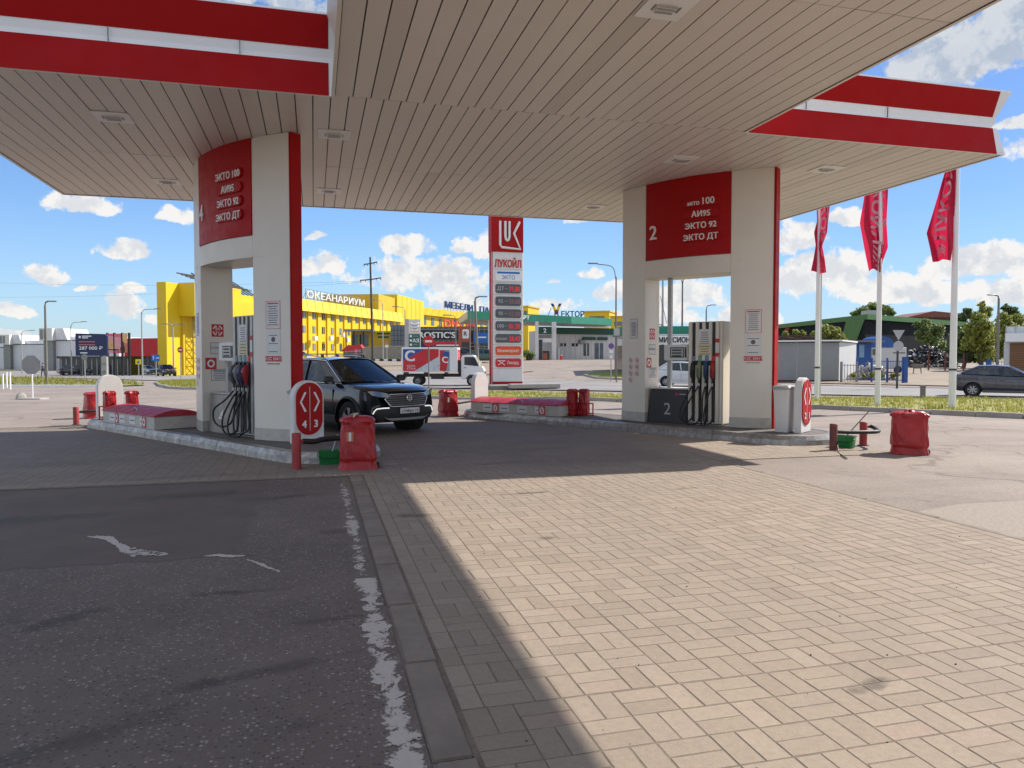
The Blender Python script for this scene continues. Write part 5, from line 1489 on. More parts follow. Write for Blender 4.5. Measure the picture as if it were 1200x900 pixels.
farcar(HATCH, BLACKCAR, 545, 82, camrz(545, .1), 'black car parked under the coral sign')
farcar(SEDAN, mat('green_car_paint', (.03, .08, .06), .3, coat=.8), 570, 80, camrz(570, .05), 'dark green car parked left of the price pylon')
# ------------------------------------------------------------------ lorry
p = W(516, 48); p.z += .06; rz = camrz(516, -.12)
t = T('box_lorry', 'white box lorry with red and blue cola printing on its side', 'lorry', p, rz)
BX0, BX1, BZ0, BZ1, TW = -2.35, 1.2, .86, 2.42, .86
mb = MB(); mb.box(BX0, BX1, -TW, TW, BZ0, BZ1); bx = mb.build('cargo_box', BRWHITE, t, bevel=.02)
mb = MB(); y = -TW - .006
def fl(pts, m, o=0): mb.add([(x, y - o, z) for x, z in pts], [tuple(range(len(pts)))], m)
x0, x1, z0, z1 = BX0 + .09, BX1 - .22, BZ0 + .07, BZ1 - .10
xm = x0 + (x1 - x0) * .70
fl([(x0, z0), (xm, z0), (xm, z1), (x0, z1)], 0)
fl([(x0, z1), (x0 + 1.35, z1), (x0, z0 + .62)], 1, .002)
fl([(x0 + .72, z0), (xm, z0), (xm, z0 + .92)], 2, .002)
fl([(xm + .05, z0), (x1 - .28, z0), (x1 - .28, z1 - .06), (xm + .05, z1 - .06)], 3, .001)
fl([(xm + .08, z0 + .5), (xm + .2, z0 + .5), (xm + .4, z1 - .08), (xm + .06, z1 - .08)], 0, .002)
can_pts = [(-.17, -.5), (.13, -.52), (.19, -.44), (.2, .38), (.14, .47), (-.13, .47), (-.19, .4), (-.22, -.42)]
cx, cz = (xm + x1 - .28) / 2 + .03, (z0 + z1) / 2 - .05
fl([(cx + a * 1.1 + b * .22, cz + b * 1.25 - a * .1) for a, b in can_pts], 0, .004)
fl([(cx + a * 1.1 + b * .22, cz + b * 1.25 - a * .1) for a, b in ((-.19, .4), (-.13, .47), (.14, .47), (.2, .38), (.2, .12), (-.2, .3))], 1, .006)
F = frame((x0 + .44, y - .006, z0 + .64), (1, 0, 0), (0, 0, 1)); mb.text('C', .95, F, 4, .002, bold=.03)
F = frame((cx + .04, y - .012, cz - .12), (1, 0, 0), (-.1, 0, 1)); mb.text('C', .55, F, 4, .002, bold=.02)
for i, w in enumerate(('COOL', 'COLA')):
    F = frame((x0 + .52, y - .006, z0 + .27 - .17 * i), (1, 0, 0), (0, 0, 1)); mb.text(w, .18, F, 4, .002, width=.55)
rr = random.Random(4)
for i in range(26):
    a = rr.uniform(x0 + 1.0, xm - .05); b = z0 + rr.uniform(.04, max(.05, (a - x0 - .75) * .52))
    fl([(a, b), (a + rr.uniform(.03, .12), b + rr.uniform(-.03, .05)), (a + rr.uniform(0, .06), b + rr.uniform(.03, .12))], 5 if i % 2 else 4, .004)
mb.build('side_print', [SIGNRED, mat('print_blue', (.03, .09, .32), .5), mat('ice_white', (.55, .6, .64), .5), mat('ice_grey', (.30, .36, .40), .5), BRWHITE, mat('ice_blue', (.30, .40, .50), .5)], bx)
mb = MB(); mb.box(BX1 + .002, BX1 + .006, -.8, .8, 1.6, 2.3, 0)
for i in range(3): F = frame((BX1 + .008, 0, 2.0 - .22 * i), (0, 1, 0), (0, 0, 1)); mb.text('COOL', .2, F, 1, .001)
mb.build('front_print', [SIGNRED, BRWHITE], bx)
mb = MB(); mb.box(BX0, 2.2, -.35, -.25, .55, .75); mb.box(BX0, 2.2, .25, .35, .55, .75)
for x in (-2.2, -.9, .4): mb.box(x - .04, x + .04, -.8, .8, .75, .858)
mb.box(-.5, .3, -.8, -.4, .42, .74); mb.box(BX0, BX0 + .05, -.8, .8, .42, .55); mb.build('chassis', BLACK, t)
prof_cab = [(1.42, .42), (1.42, 1.86), (1.55, 1.95), (2.15, 1.95), (2.28, 1.88), (2.72, 1.22), (2.86, 1.02), (2.90, .5), (2.84, .40)]
mb = MB(); mb.ext(prof_cab, -.80, .80)
cut = []
for s in (1, -1):
    c = MB(); c.cyl((2.08, s * .42, .32), (2.08, s * 1.1, .32), .40, n=24); cut.append(c)
cab = mb.build('cab', BRWHITE, t, bevel=.05, seg=3, sharp=40, boolean=cut)
for s in (1, -1):
    mb = MB(); mb.add([(x, s * .806, z) for x, z in ((1.62, 1.32), (2.54, 1.24), (2.30, 1.76), (2.2, 1.82), (1.62, 1.82))], [(0, 1, 2, 3, 4)]); mb.build('side_window', WINDOW, cab)
    mb = MB(); mb.box(1.53, 1.537, min(s * .803, s * .806), max(s * .803, s * .806), .6, 1.8); mb.box(1.6, 1.75, min(s * .803, s * .82), max(s * .803, s * .82), 1.12, 1.16); mb.build('door_seam', DGREY, cab)
    mb = MB(); mb.box(2.52, 2.58, s * .98 - .09, s * .98 + .09, 1.2, 1.55); mb.tube([(2.5, s * .8, 1.3), (2.55, s * .98, 1.35)], .02, 6); mb.build('mirror', WHITE2, cab, bevel=.02)
    mb = MB(); mb.add([(2.90, s * .75, .72), (2.905, s * .42, .72), (2.885, s * .42, .92), (2.86, s * .75, .95)], [(0, 1, 2, 3)]); mb.build('headlight', LAMPG, cab)
mb = MB(); mb.add([(2.735, -.70, 1.215), (2.735, .70, 1.215), (2.315, .64, 1.845), (2.315, -.64, 1.845)], [(0, 1, 2, 3)]); mb.build('windscreen', WINDOW, cab)
mb = MB(); mb.box(2.905, 2.912, -.38, .38, .74, .9); mb.build('grille', BLACK, cab)
mb = MB(); mb.box(1.22, 1.41, -.7, .7, .75, 1.6); mb.build('cab_gap', BLACK, t)
for x in (2.08, -1.35):
    for s in (1, -1):
        mb = MB(); c = (x, s * .68, .32); mb.lathe([(.19, -.1), (.29, -.1), (.32, -.07), (.32, .07), (.29, .1), (.19, .1)], 22, axis='y', c=c); w = mb.build('wheel', TYRE, t, sharp=50)
        mb = MB(); mb.lathe([(0, s * .05), (.08, s * .06), (.1, s * .02), (.17, s * .03), (.2, s * .09)], 18, axis='y', c=c); mb.build('rim', MGREY if x < 0 else LGREY, w)

# ------------------------------------------------------------------ price pylon
D0 = 45; p = W(593.5, D0); p.z = -.25; rz = -YAW - rad(1) + rad(17)
t = T('price_pylon', 'tall red and white fuel price pylon with illuminated boards', 'price sign', p, rz)
zz = lambda py: 1.6 + (HY - py) * D0 / FPX + .25
SW, SD = .93, .36
mb = MB(); mb.box(-SW, SW, -SD + .04, SD, .35, 10.85); mb.box(-SW - .06, SW + .03, -SD + .06, SD - .05, .1, 10.9, 1); body = mb.build('body', [WHITE2, RED], t, bevel=.02)
mb = MB(); mb.box(-SW - .1, SW + .02, -SD - .03, SD, zz(297), 10.95); tp = mb.build('top_panel', RED, t, bevel=.02)
mb = MB(); X = lambda u: -.50 + u * 1.22; Zf = lambda v: zz(292) + v * (zz(262) - zz(292)); yl = -SD - .06
mb.tube([(X(0), yl, Zf(1)), (X(0), yl, Zf(.1)), (X(.08), yl, Zf(0)), (X(1.02), yl, Zf(-.05)), (X(.70), yl, Zf(.55)), (X(.98), yl, Zf(1.0))], .075, 8)
mb.tube([(X(.26), yl, Zf(1)), (X(.26), yl, Zf(.42)), (X(.30), yl, Zf(.3)), (X(.36), yl, Zf(.26)), (X(.43), yl, Zf(.3)), (X(.47), yl, Zf(.42)), (X(.47), yl, Zf(1))], .075, 8)
mb.build('emblem', BRWHITE, tp)
yf = -SD + .038
mb = MB(); F = frame((0, yf - .004, zz(314.5)), (1, 0, 0), (0, 0, 1)); mb.text('ЛУКОЙЛ', .60, F, 0, .02, bold=.022, width=1.66); mb.build('lettering', SIGNRED, body)
mb = MB()
for y_ in (297, 317, 332, 346, 361, 375, 389.5, 404, 418, 432): mb.box(-SW, SW, yf - .002, yf + .004, zz(y_) - .012, zz(y_) + .012)
mb.build('seam', LGREY, body)
rows = [(318.8, 330.5, 'ekto'), (334, 344.5, ('ДТ', '71.80', 1)), (348.5, 359, ('92', '58.88', 0)), (363, 373, ('95', '62.88', 0)), (377, 387.7, ('100', '81.38', 1)), (391.6, 401.7, ('ПРОПАН', '26.43', 1)), (405.9, 416, 'mini'), (420, 430, 'lik')]
BOARD = mat('dark_price_board', (.085, .092, .11), .35); DIM = mat('dim_led', (.30, .16, .17), .5)
for (ya, yb, k) in rows:
    za, zb = zz(yb), zz(ya); h = zb - za; zc = (za + zb) / 2
    mb = MB(); F = frame((.02, yf - .05, zc), (1, 0, 0), (0, 0, 1)); pl = rrect(1.58, h, .12, 4); n = len(pl)
    mb.add([F @ Vector((*q, 0)) for q in pl] + [F @ Vector((*q, -.05)) for q in pl], [tuple(range(n))] + [(i, (i + 1) % n, n + (i + 1) % n, n + i) for i in range(n)])
    bd = mb.build('price_board', BOARD if isinstance(k, tuple) else (BRWHITE if k == 'ekto' else (ORANGE if k == 'mini' else SIGNRED)), t)
    mb = MB(); F0 = lambda x, z: frame((x, yf - .053, z), (1, 0, 0), (0, 0, 1))
    if isinstance(k, tuple):
        mb.text(k[0], .30 if len(k[0]) < 4 else .17, F0(-.46, zc - .10), 0, .002, bold=.006); mb.add([F0(-.12, zc) @ Vector(q) for q in ((-.11, -.02, 0), (.11, -.02, 0), (.11, .02, 0), (-.11, .02, 0))], [(0, 1, 2, 3)], 2)
        mb.text(k[1], .40, F0(.40, zc - .15), 1, .002, bold=.012, width=.68)
        mb.build('digits', [LGREY, LED if k[2] else DIM, MGREY], bd)
    elif k == 'ekto':
        mb.add([F0(0.02, zb - .11) @ Vector(q) for q in ((-.70, -.06, 0), (.70, -.06, 0), (.70, .06, 0), (-.70, .06, 0))], [(0, 1, 2, 3)], 1)
        mb.text('ЭКТО', .34, F0(.02, zc - .2), 0, .002, width=.8); mb.build('lettering', [SIGNBL, SIGNBL], bd)
    elif k == 'mini':
        mb.text('Минимаркет', .27, F0(.02, zc - .09), 0, .002, width=1.35); mb.build('lettering', BRWHITE, bd)
    else:
        mb.text('Ликард', .27, F0(.30, zc - .09), 0, .002, width=.72)
        for q in (((-.62, .14), (-.2, -.14)), ((-.62, -.14), (-.2, .14)), ((-.66, .12), (-.16, .12))): mb.tube([F0(q[0][0], zc + q[0][1]) @ Vector((0, 0, 0)), F0(q[1][0], zc + q[1][1]) @ Vector((0, 0, 0))], .02, 5, 0)
        mb.build('lettering', BRWHITE, bd)
mb = MB(); mb.prism([(-SW - .25, -.7), (SW + .35, -.7), (SW + .35, .7), (-SW - .25, .7)], .0, .12, top=[(-SW - .02, -.4), (SW + .05, -.4), (SW + .05, .4), (-SW - .02, .4)]); mb.build('foot', LGREY, t)
t = T('concrete_plinth', 'low concrete slab in the grass under the price pylon', 'plinth', (p.x, p.y, -.4), rz)
mb = MB(); mb.box(-1.6, 2.6, -2.4, 1.3, 0, .36); mb.build('slab', mat('dark_concrete', (.20, .185, .165), .9, dirt=.3), t, bevel=.03)
mb = MB(); mb.box(-.6, 2.4, -3.0, -2.42, .2, .46); mb.build('edge_beam', CONC, t, bevel=.03)

# ------------------------------------------------------------------ flags
def flag(px, D, ybot, edges, label, seed, mir, base_off=0.05, thick=.085, ht=8.9):
    b = W(px, D); rz = -YAW - math.atan((px - 600) / FPX); t = T('flagpole', label.replace('flag', 'flag pole', 1) if False else label[1], 'flagpole', (b.x, b.y, b.z), rz, 'three white flagpoles on the verge')
    mb = MB(); mb.cyl((0, 0, 0), (0, 0, ht), thick, thick * .75, 16); mb.build('pole', BRWHITE if px != 0 else GALV, t)
    mb = MB(); mb.cyl((0, 0, 1.18), (0, 0, 1.24), thick * 1.12, n=16); mb.build('collar', DGREY, t)
    mb = MB(); mb.cyl((0, 0, 0), (0, 0, .05), thick * 1.7, n=16); mb.build('base', GALV, t)
    t2 = T('flag', label[0], 'flag', (b.x, b.y, b.z), rz, 'red printed flags hanging on the flagpoles')
    k = D / FPX; z0 = 1.6 + (HY - ybot) * k - b.z; z1 = 8.5
    ys = [e[0] for e in edges]
    def edge(z, c):
        py = HY - (z + b.z - 1.6) / k
        for a, q in zip(edges, edges[1:]):
            if a[0] <= py <= q[0]:
                f = (py - a[0]) / (q[0] - a[0]); return (a[c] + (q[c] - a[c]) * f - px) * k
        return ((edges[0] if py < edges[0][0] else edges[-1])[c] - px) * k
    r = random.Random(seed); a1, a2 = r.uniform(0, 6), r.uniform(0, 6)
    def cloth(u, v, off=0.0):
        z = z1 + (z0 - z1) * v
        xl, xr = edge(z, 1), edge(z, 2)
        x = xr + (xl - xr) * u
        x += .05 * math.sin(u * 9 + v * 7 + a1) * u * (1 - u)
        y = -.09 - off + .17 * math.sin(u * 6.5 + a1 + v * 3) * (.25 + u) * (.5 + .5 * v) + .06 * math.sin(u * 14 + v * 11 + a2)
        return (x, y, z + (.05 * math.sin(u * 5 + a2) * v * v))
    mb = MB(); mb.grid(cloth, 26, 60); c = mb.build('cloth', FLAGRED, t2)
    mb = MB()
    def warp(v):
        along, across = v[0], v[1]      # text runs down the flag
        vv = 1 - (along / (z1 - z0)) if not mir else along / (z1 - z0)
        uu = .30 + across / 1.0 if not mir else .62 - across / 1.0
        return cloth(min(.98, max(.03, uu)), min(.99, max(.0, vv)), .012)
    mb.text('ЛУКОЙЛ', .62, None, 0, .0, align='LEFT', bold=.018, width=2.75, warp=lambda v: warp((v[0] + .55, v[1], 0)))
    for i in range(4):
        x0 = 3.35 + i * .17 if mir else .12 + i * .1
        if not mir and i > 2: continue
        vs = [(x0, 0), (x0 + .12, .2), (x0, .42), (x0 + .07, .42), (x0 + .19, .2), (x0 + .07, 0)]
        mb.add([warp((q[0], q[1], 0)) for q in vs], [(0, 1, 4, 5), (1, 2, 3, 4)])
    mb.build('lettering', FLAGPINK, c)
flag(957.5, 27, 320, [(200, 953, 972), (262, 955, 967), (275, 952, 966), (290, 954, 961), (305, 952, 964), (322, 949, 966)], ('narrow twisted red flag, the leftmost beside the red pillar edge', 'white pole carrying the leftmost narrow twisted flag'), 3, True)
flag(1029, 24, 318, [(180, 1012, 1037), (228, 1012, 1036), (262, 1007, 1035), (290, 1012, 1037), (305, 1015, 1032), (320, 1018, 1030)], ('middle red flag with pale chevrons and lettering, between two poles', 'white pole carrying the middle flag with chevrons'), 5, True)
flag(1116.5, 22.6, 306, [(150, 1112, 1117), (200, 1105, 1116), (240, 1095, 1115), (272, 1087, 1114.5), (290, 1091, 1114), (306, 1094, 1112)], ('rightmost and largest red flag hanging left of its pole', 'thickest white flag pole, the rightmost of the three'), 8, False, thick=.10)
# ------------------------------------------------------------------ background buildings
def B(name, label, cat, px, D, extra=0.0, group=None, z=None):
    w = W(px, D)
    if z is not None: w.z = z
    t = T(name, label, cat, w, -YAW + extra, group)
    k = D / FPX
    return t, (lambda q: (q - px) * k), (lambda q: 1.6 + (HY - q) * k - w.z)
def rect(mb, x0, x1, z0, z1, y, m=0):       # thin plate facing -y
    mb.box(x0, x1, y, y + .03, z0, z1, m)
def loc_wall(name, label, cat, a, b, base, group=None):     # a, b: (px, D) ends of a facade seen from the front
    pa, pb = W(*a), W(*b); d = pb - pa; d.z = 0
    t = T(name, label, cat, (pa.x, pa.y, base), math.atan2(d.y, d.x), group)
    return t, d.length
# --- long yellow shopping building
XA, DA, FX, FD = (196 - 600) / FPX * 104, 104, .2425, .970
def fx(px):
    k = (px - 600) / FPX; return (k * DA - XA) / (FX - k * FD)
def fz(px, py): return 1.6 + (HY - py) * (DA + fx(px) * FD) / FPX + 1.6
pa = Vector((*cw(XA, DA), -1.6)); pb = Vector((*cw(XA + FX, DA + FD), 0)); d = pb - pa
yb = T('shopping_building', 'long bright yellow building with white rooftop letters and rows of small windows', 'building', pa, math.atan2(d.y, d.x))
Lx = fx(470); x26 = fx(262)
mb = MB(); mb.box(0, x26, 0, 1.5, 0, 13.6); mb.box(x26, Lx, 0, 8.5, 0, 13.2); mb.box(2.6, x26 + 1, -2.6, 0, 9.0, 13.7); mb.box(x26, x26 + 9, -.9, 0, 9.2, 12.0)
wl_ = mb.build('wall', YELLOW, yb)
mb = MB(); mb.ext([(x26 + 8, 11.6), (x26 + 8, 14.4), (Lx, 14.4), (Lx, 11.6)], -.02, -.021) if False else None
mb.add([(x26 + 9, -1.0, 11.7), (Lx, -1.0, 11.7), (Lx, -.2, 14.0), (x26 + 9, -.2, 14.0), (x26 + 9, .4, 14.0), (Lx, .4, 14.0), (x26 + 9, 0.05, 11.7), (Lx, .05, 11.7)], [(0, 1, 2, 3), (3, 2, 5, 4), (1, 0, 6, 7), (0, 3, 4, 6), (2, 1, 7, 5)])
pr = mb.build('parapet', YELLOW, yb)
mb = MB(); x = x26 + 10
while x < Lx:
    mb.tube([(x, -1.03, 11.7), (x + .9, -.24, 14.0)], .05, 4); x += 2.9
mb.build('panel_joint', YELLOWD, pr)
x = x26 + 11; i = 0
while x < Lx - 2:
    mb = MB(); mb.box(x, x + 1.35, -.28, .0, 0, 11.75); mb.build('pilaster', YELLOW, yb)
    for z, w in ((10.4, 1.3), (7.7, 1.1), (4.4, 1.1)):
        mb = MB(); mb.box(x + 1.95, x + 1.95 + w, -.06, .02, z, z + 1.35); wn = mb.build('window', WINBL if (i + int(z)) % 3 else WINDOW, yb)
        mb = MB(); mb.box(x + 1.95 + w / 2 - .04, x + 1.95 + w / 2 + .04, -.09, -.06, z, z + 1.35); mb.build('mullion', WHITE2, wn)
    i += 1; x += 3.7
for (px, py) in ((361, 397), (380, 397), (395, 393), (400, 399)):
    mb = MB(); a = fx(px); mb.box(a, a + 1.2, -1.5, -.9, fz(px, py) - .4, fz(px, py) + .5); mb.build('air_conditioner', WHITE2, yb, bevel=.05)
mb = MB()
for (x0, x1, z0, z1) in ((3.0, 3.35, 0, 13.5), (6.6, 6.9, 0, 9.6)): mb.box(x0, x1, -.35, .0, z0, z1)
mb.build('rib', YELLOWD, yb)
mb = MB()
for q in range(7):
    z = 1.5 + q * 1.2; mb.tube([(4.6, -.8, z), (6.2, -.8, z + 1.2)], .06, 4); mb.tube([(6.2, -.8, z), (4.6, -.8, z + 1.2)], .06, 4); mb.tube([(4.6, -.8, z), (6.2, -.8, z)], .06, 4)
for x in (4.6, 6.2): mb.tube([(x, -.8, 0), (x, -.8, 9.6)], .08, 5)
mb.build('stair_frame', mat('tan_steel', (.35, .28, .16)), yb)
mb = MB(); x = fx(297); mb.box(x, x + 4.5, -.08, .03, 7.8, 9.4); mb.build('window', WINBL, yb)
mb = MB(); x0, x1 = fx(262), fx(302)
for q in range(8):
    z = 14.2 + q * .28; mb.tube([(x0 - 2, 1 + q * .8, z), (x1, 1 + q * .8, z)], .12, 4)
for q in range(9): mb.tube([(x0 + q * (x1 - x0) / 8, 0, 13.2), (x0 + q * (x1 - x0) / 8 + .6, 6, 16.4)], .10, 4)
mb.build('roof_steelwork', BLACK, yb)
x0, x1 = fx(367), fx(433)
t = T('rooftop_letters', 'large white letters spelling the aquarium name on the yellow roof', 'roof sign', ROOTM[yb.name] @ Vector(((x0 + x1) / 2, 1.2, 14.0)), yb.rotation_euler.z)
mb = MB(); F = frame((0, 0, .55), (1, 0, 0), (0, 0, 1)); mb.text('ОКЕАНАРИУМ', 1.9, F, 0, .10, bold=.02, width=(x1 - x0)); mb.build('lettering', WHITE2, t)
mb = MB()
for z in (.4, 1.3, 2.2): mb.tube([(-(x1 - x0) / 2, .25, z), ((x1 - x0) / 2, .25, z)], .05, 4)
for q in range(18): a = -(x1 - x0) / 2 + q * (x1 - x0) / 17; mb.tube([(a, .25, 0), (a, .25, 2.3)], .05, 4); mb.tube([(a, 1.3, -.6), (a, .25, 1.6)], .04, 4)
mb.build('frame', MGREY, t)
# taller block and second wing
t, L = loc_wall('shopping_wing', 'yellow wing with blue rooftop letters behind the white sign pylon', 'building', (466, 187), (497, 212), -1)
mb = MB(); mb.box(0, L, 0, 14, 0, 18.2); mb.build('wall', YELLOW, t)
mb = MB(); mb.box(-13, 0, .5, 14, 12, 17.2); mb.build('side_block', YELLOWD, t)  # darker yellow paints in the shade of the side facing the camera
mb = MB()
for i in range(1, 6): mb.box(L * i / 6 - .08, L * i / 6 + .08, -.06, .0, 5, 18.0)
mb.build('panel_joint', YELLOWD, t)
a2 = W(497, 212); b2 = W(585, 262)
mb = MB(); dl = (ROOTM[t.name].inverted() @ b2); d0 = Vector((L, 0, 0)); ux = (dl - d0); ux.z = 0; LL = ux.length; ang = math.atan2(ux.y, ux.x)
mb.T = Matrix.Translation(d0) @ Matrix.Rotation(ang, 4, 'Z')
mb.box(0, LL, 1.2, 14, 0, 16.5); mb.box(0, LL, .2, 1.3, 14.5, 16.6); mb.build('long_wall', YELLOW, t)
mb = MB(); mb.T = Matrix.Translation(d0) @ Matrix.Rotation(ang, 4, 'Z')
for q in range(14): mb.tube([(1 + q * LL / 14, .17, 14.6), (2.4 + q * LL / 14, .17, 16.5)], .06, 4)
mb.build('panel_joint', YELLOWD, t)
for q in range(11):
    mb = MB(); mb.T = Matrix.Translation(d0) @ Matrix.Rotation(ang, 4, 'Z'); mb.box(1.6 + q * LL / 11, 3.4 + q * LL / 11, 1.1, 1.18, 11.8, 14.0); mb.build('window', WINBL, t)
WM = ROOTM[t.name] @ Matrix.Translation(d0) @ Matrix.Rotation(ang, 4, 'Z')
def wing_sign(text, u0, u1, z, size, m, label, y=0.0, fr=True):
    pos = WM @ Vector(((u0 + u1) / 2 * LL, y, z)); s = T('wall_letters' if not fr else 'rooftop_letters', label, 'sign letters', pos, t.rotation_euler.z + ang)
    mb = MB(); mb.text(text, size, frame((0, 0, 0), (1, 0, 0), (0, 0, 1)), 0, .15, bold=.04, width=(u1 - u0) * LL); mb.build('lettering', m, s)
    if fr:
        mb = MB(); w = (u1 - u0) * LL / 2
        for q in range(10): mb.tube([(-w + q * w / 4.5, .3, -1), (-w + q * w / 4.5, .3, size * .7)], .06, 4)
        mb.tube([(-w, .3, .3), (w, .3, .3)], .06, 4); mb.build('frame', MGREY, s)
DBLUE = mat('letter_blue', (.01, .05, .19), .5)
wing_sign('МЕБЕЛИ', .24, .60, 17.3, 2.7, DBLUE, 'dark blue rooftop letters left of the lamp post above the yellow wing')
wing_sign('ПАРК', .70, .98, 17.3, 2.7, DBLUE, 'dark blue rooftop letters between the lamp post and the price pylon')
wing_sign('DNS', .22, .44, 11.6, 3.0, ORANGE, 'large orange letters on the yellow wall over the dark shop front', -.2, False)
wing_sign('НИКС', .50, .66, 11.9, 2.2, SIGNRED, 'smaller red letters right of the orange letters on the yellow wall', -.2, False)
# yellow pieces behind the green station
for (a, b, D, yt, l) in ((612, 619, 190, 360, 'narrow yellow block right of the price pylon behind the green canopy'), (684, 714, 190, 366, 'low yellow roof block behind the blue rooftop letters'), (715, 736, 175, 372, 'yellow block beside the portal at the end of the green canopy')):
    t, X, Z_ = B('roof_block', l, 'building', (a + b) / 2, D, rad(-20), 'yellow blocks behind the green station')
    mb = MB(); mb.box(X(a), X(b), 0, 9, 0, Z_(yt)); mb.build('wall', YELLOW, t); mb = MB(); mb.box(X(a) - .2, X(b) + .2, -.2, 9.2, Z_(yt), Z_(yt) + .35); mb.build('coping', YELLOWD, t)
    mb = MB(); mb.box(X(a) * .6, X(b) * .6, -.05, 0.02, Z_(yt) - 2.0, Z_(yt) - 1.0); mb.build('window', WINBL, t)
# low entrance, grey block, retaining wall, dark shop front, coral tower
t, X, Z_ = B('entrance_pavilion', 'low ochre entrance with a flat canopy at the foot of the yellow building', 'pavilion', 425, 128)
mb = MB(); mb.box(X(412), X(458), 0, 5, 0, Z_(388)); mb.build('wall', YELLOWD, t); mb = MB(); mb.box(X(408), X(440), -3, 0, Z_(389), Z_(386.5)); mb.build('canopy_slab', MGREY, t)
for px in (410, 419, 430): mb = MB(); mb.cyl((X(px), -2.8, 0), (X(px), -2.8, Z_(389)), .12, n=8); mb.build('post', BLACK, t)
mb = MB(); rect(mb, X(442), X(457), Z_(392), Z_(390), -.06); rect(mb, X(443), X(456), Z_(396), Z_(394), -.06); mb.build('sign_board', GREEND, t)
mb = MB(); rect(mb, X(413), X(420), 0.2, Z_(392), -.05); rect(mb, X(421), X(432), .2, Z_(392), -.05); mb.build('window', WINDOW, t)
t, X, Z_ = B('clad_block', 'grey panelled block behind the retaining wall left of the white pylon', 'building', 466, 125)
mb = MB(); mb.box(X(458), X(482), 0, 6, 0, Z_(381)); mb.build('wall', mat('blue_grey_cladding', (.16, .18, .21), .5), t)
mb = MB()
for i in range(1, 6): mb.box(X(458 + 4 * i) - .04, X(458 + 4 * i) + .04, -.04, 0.01, 0, Z_(381))
for i in range(1, 4): mb.box(X(458), X(482), -.03, 0.01, Z_(381 + 6 * i) - .04, Z_(381 + 6 * i) + .04)
mb.build('panel_joint', DGREY, t)
t, L = loc_wall('retaining_wall', 'long grey retaining wall with a pale coping below the yellow building', 'wall', (405, 118), (482, 98), -.5)
mb = MB(); n = 5; mb.box(0, L, 0, .4, 0, 3.4); mb.build('wall', RWALL, t); mb = MB(); mb.box(-.05, L + .05, -.08, .48, 3.4, 3.58); mb.build('coping', CONC, t)
t, X, Z_ = B('shop_front', 'black glazed restaurant front with large white letters', 'shop', 515, 122)
mb = MB(); mb.box(X(486), X(580), 0, 8, 0, Z_(383)); mb.build('wall', mat('black_glazing', (.012, .016, .018), .12, spec=.8), t)
mb = MB()
for px in range(490, 580, 6): mb.box(X(px) - .05, X(px) + .05, -.06, 0.01, 0, Z_(383.5))
for py in (386, 402, 406, 411): mb.box(X(486), X(580), -.05, .01, Z_(py) - .06, Z_(py) + .06)
mb.build('mullion', MGREY, t)
mb = MB(); rect(mb, X(492), X(537), Z_(398), Z_(387), -.12); sb = mb.build('sign_board', mat('sign_black', (.01, .02, .02), .5), t)
mb = MB(); mb.text("ROSTIC'S", 1.35, frame((X(512.5), -.16, Z_(396)), (1, 0, 0), (0, 0, 1)), 0, .05, bold=.04, width=X(532.5) - X(489.5)); mb.build('lettering', BRWHITE, sb)
mb = MB(); mb.box(X(508), X(538), -.8, 0, Z_(404), Z_(400.5)); mb.box(X(512), X(538), -.9, -.8, Z_(405.5), Z_(404), 1); mb.build('awning', [SIGNRED, BRWHITE], t)
mb = MB(); mb.box(X(493), X(507), -.15, 0, 0.0, Z_(400)); mb.build('blue_panel', NAVY, t)
mb = MB(); rect(mb, X(555), X(572), Z_(402), Z_(390), -.5); bb = mb.build('blue_banner', SIGNBL, t)
mb = MB(); rect(mb, X(557), X(570), Z_(396.3), Z_(394.6), -.56); mb.build('banner_lettering', BRWHITE, bb)
for px, m_ in ((565, ORANGE), (622, SIGNYEL), (616, mat('leaf_sign', (.10, .35, .08)))):
    pass
t, X, Z_ = B('sign_tower', 'coral red tower with a white emblem board beside the dark shop front', 'sign tower', 545, 112)
mb = MB(); mb.box(X(537.5), X(551), 0, 1.6, 0, Z_(382.5)); mb.build('tower', CORAL, t); mb = MB(); mb.box(X(542), X(549.5), -.25, 0, Z_(397), Z_(386)); em = mb.build('emblem_board', BRWHITE, t, bevel=.1, seg=2)
mb = MB(); mb.text('R', .9, frame((X(545.7), -.27, Z_(393.5)), (1, 0, 0), (0, 0, 1)), 0, .02, bold=.02); mb.build('lettering', INK, em)
mb = MB(); mb.box(X(541), X(550), -.1, 0, 0, Z_(401)); mb.build('opening', DGREY, t)
# white and green sign pylon
t, X, Z_ = B('sign_pylon', 'white and green pylon with curved wing emblem rising behind the lorry', 'sign', 485, 74)
mb = MB(); mb.box(X(475), X(479), 0, .4, 0, Z_(374)); mb.box(X(479), X(492.5), 0, .4, .3, Z_(374.5)); b_ = mb.build('body', LGREY, t)
mb = MB(); rect(mb, X(479.2), X(492.3), Z_(391), Z_(375), -.04, 0); rect(mb, X(479.2), X(492.3), Z_(408), Z_(391.8), -.04, 1)
for py in (394, 399, 404): rect(mb, X(480.5), X(483), Z_(py + 1.2), Z_(py - 1.2), -.08, 2)
for py, m_ in ((394, 3), (404, 3)): rect(mb, X(484.5), X(490.5), Z_(py + .6), Z_(py - .6), -.08, m_)
mb.text('АЗ', .5, frame((X(487.5), -.09, Z_(401.2)), (1, 0, 0), (0, 0, 1)), 2, .01, bold=.015)
mb.build('board', [WHITE, mat('pylon_green', (.02, .13, .11), .5), BRWHITE, MGREY], b_)
mb = MB()
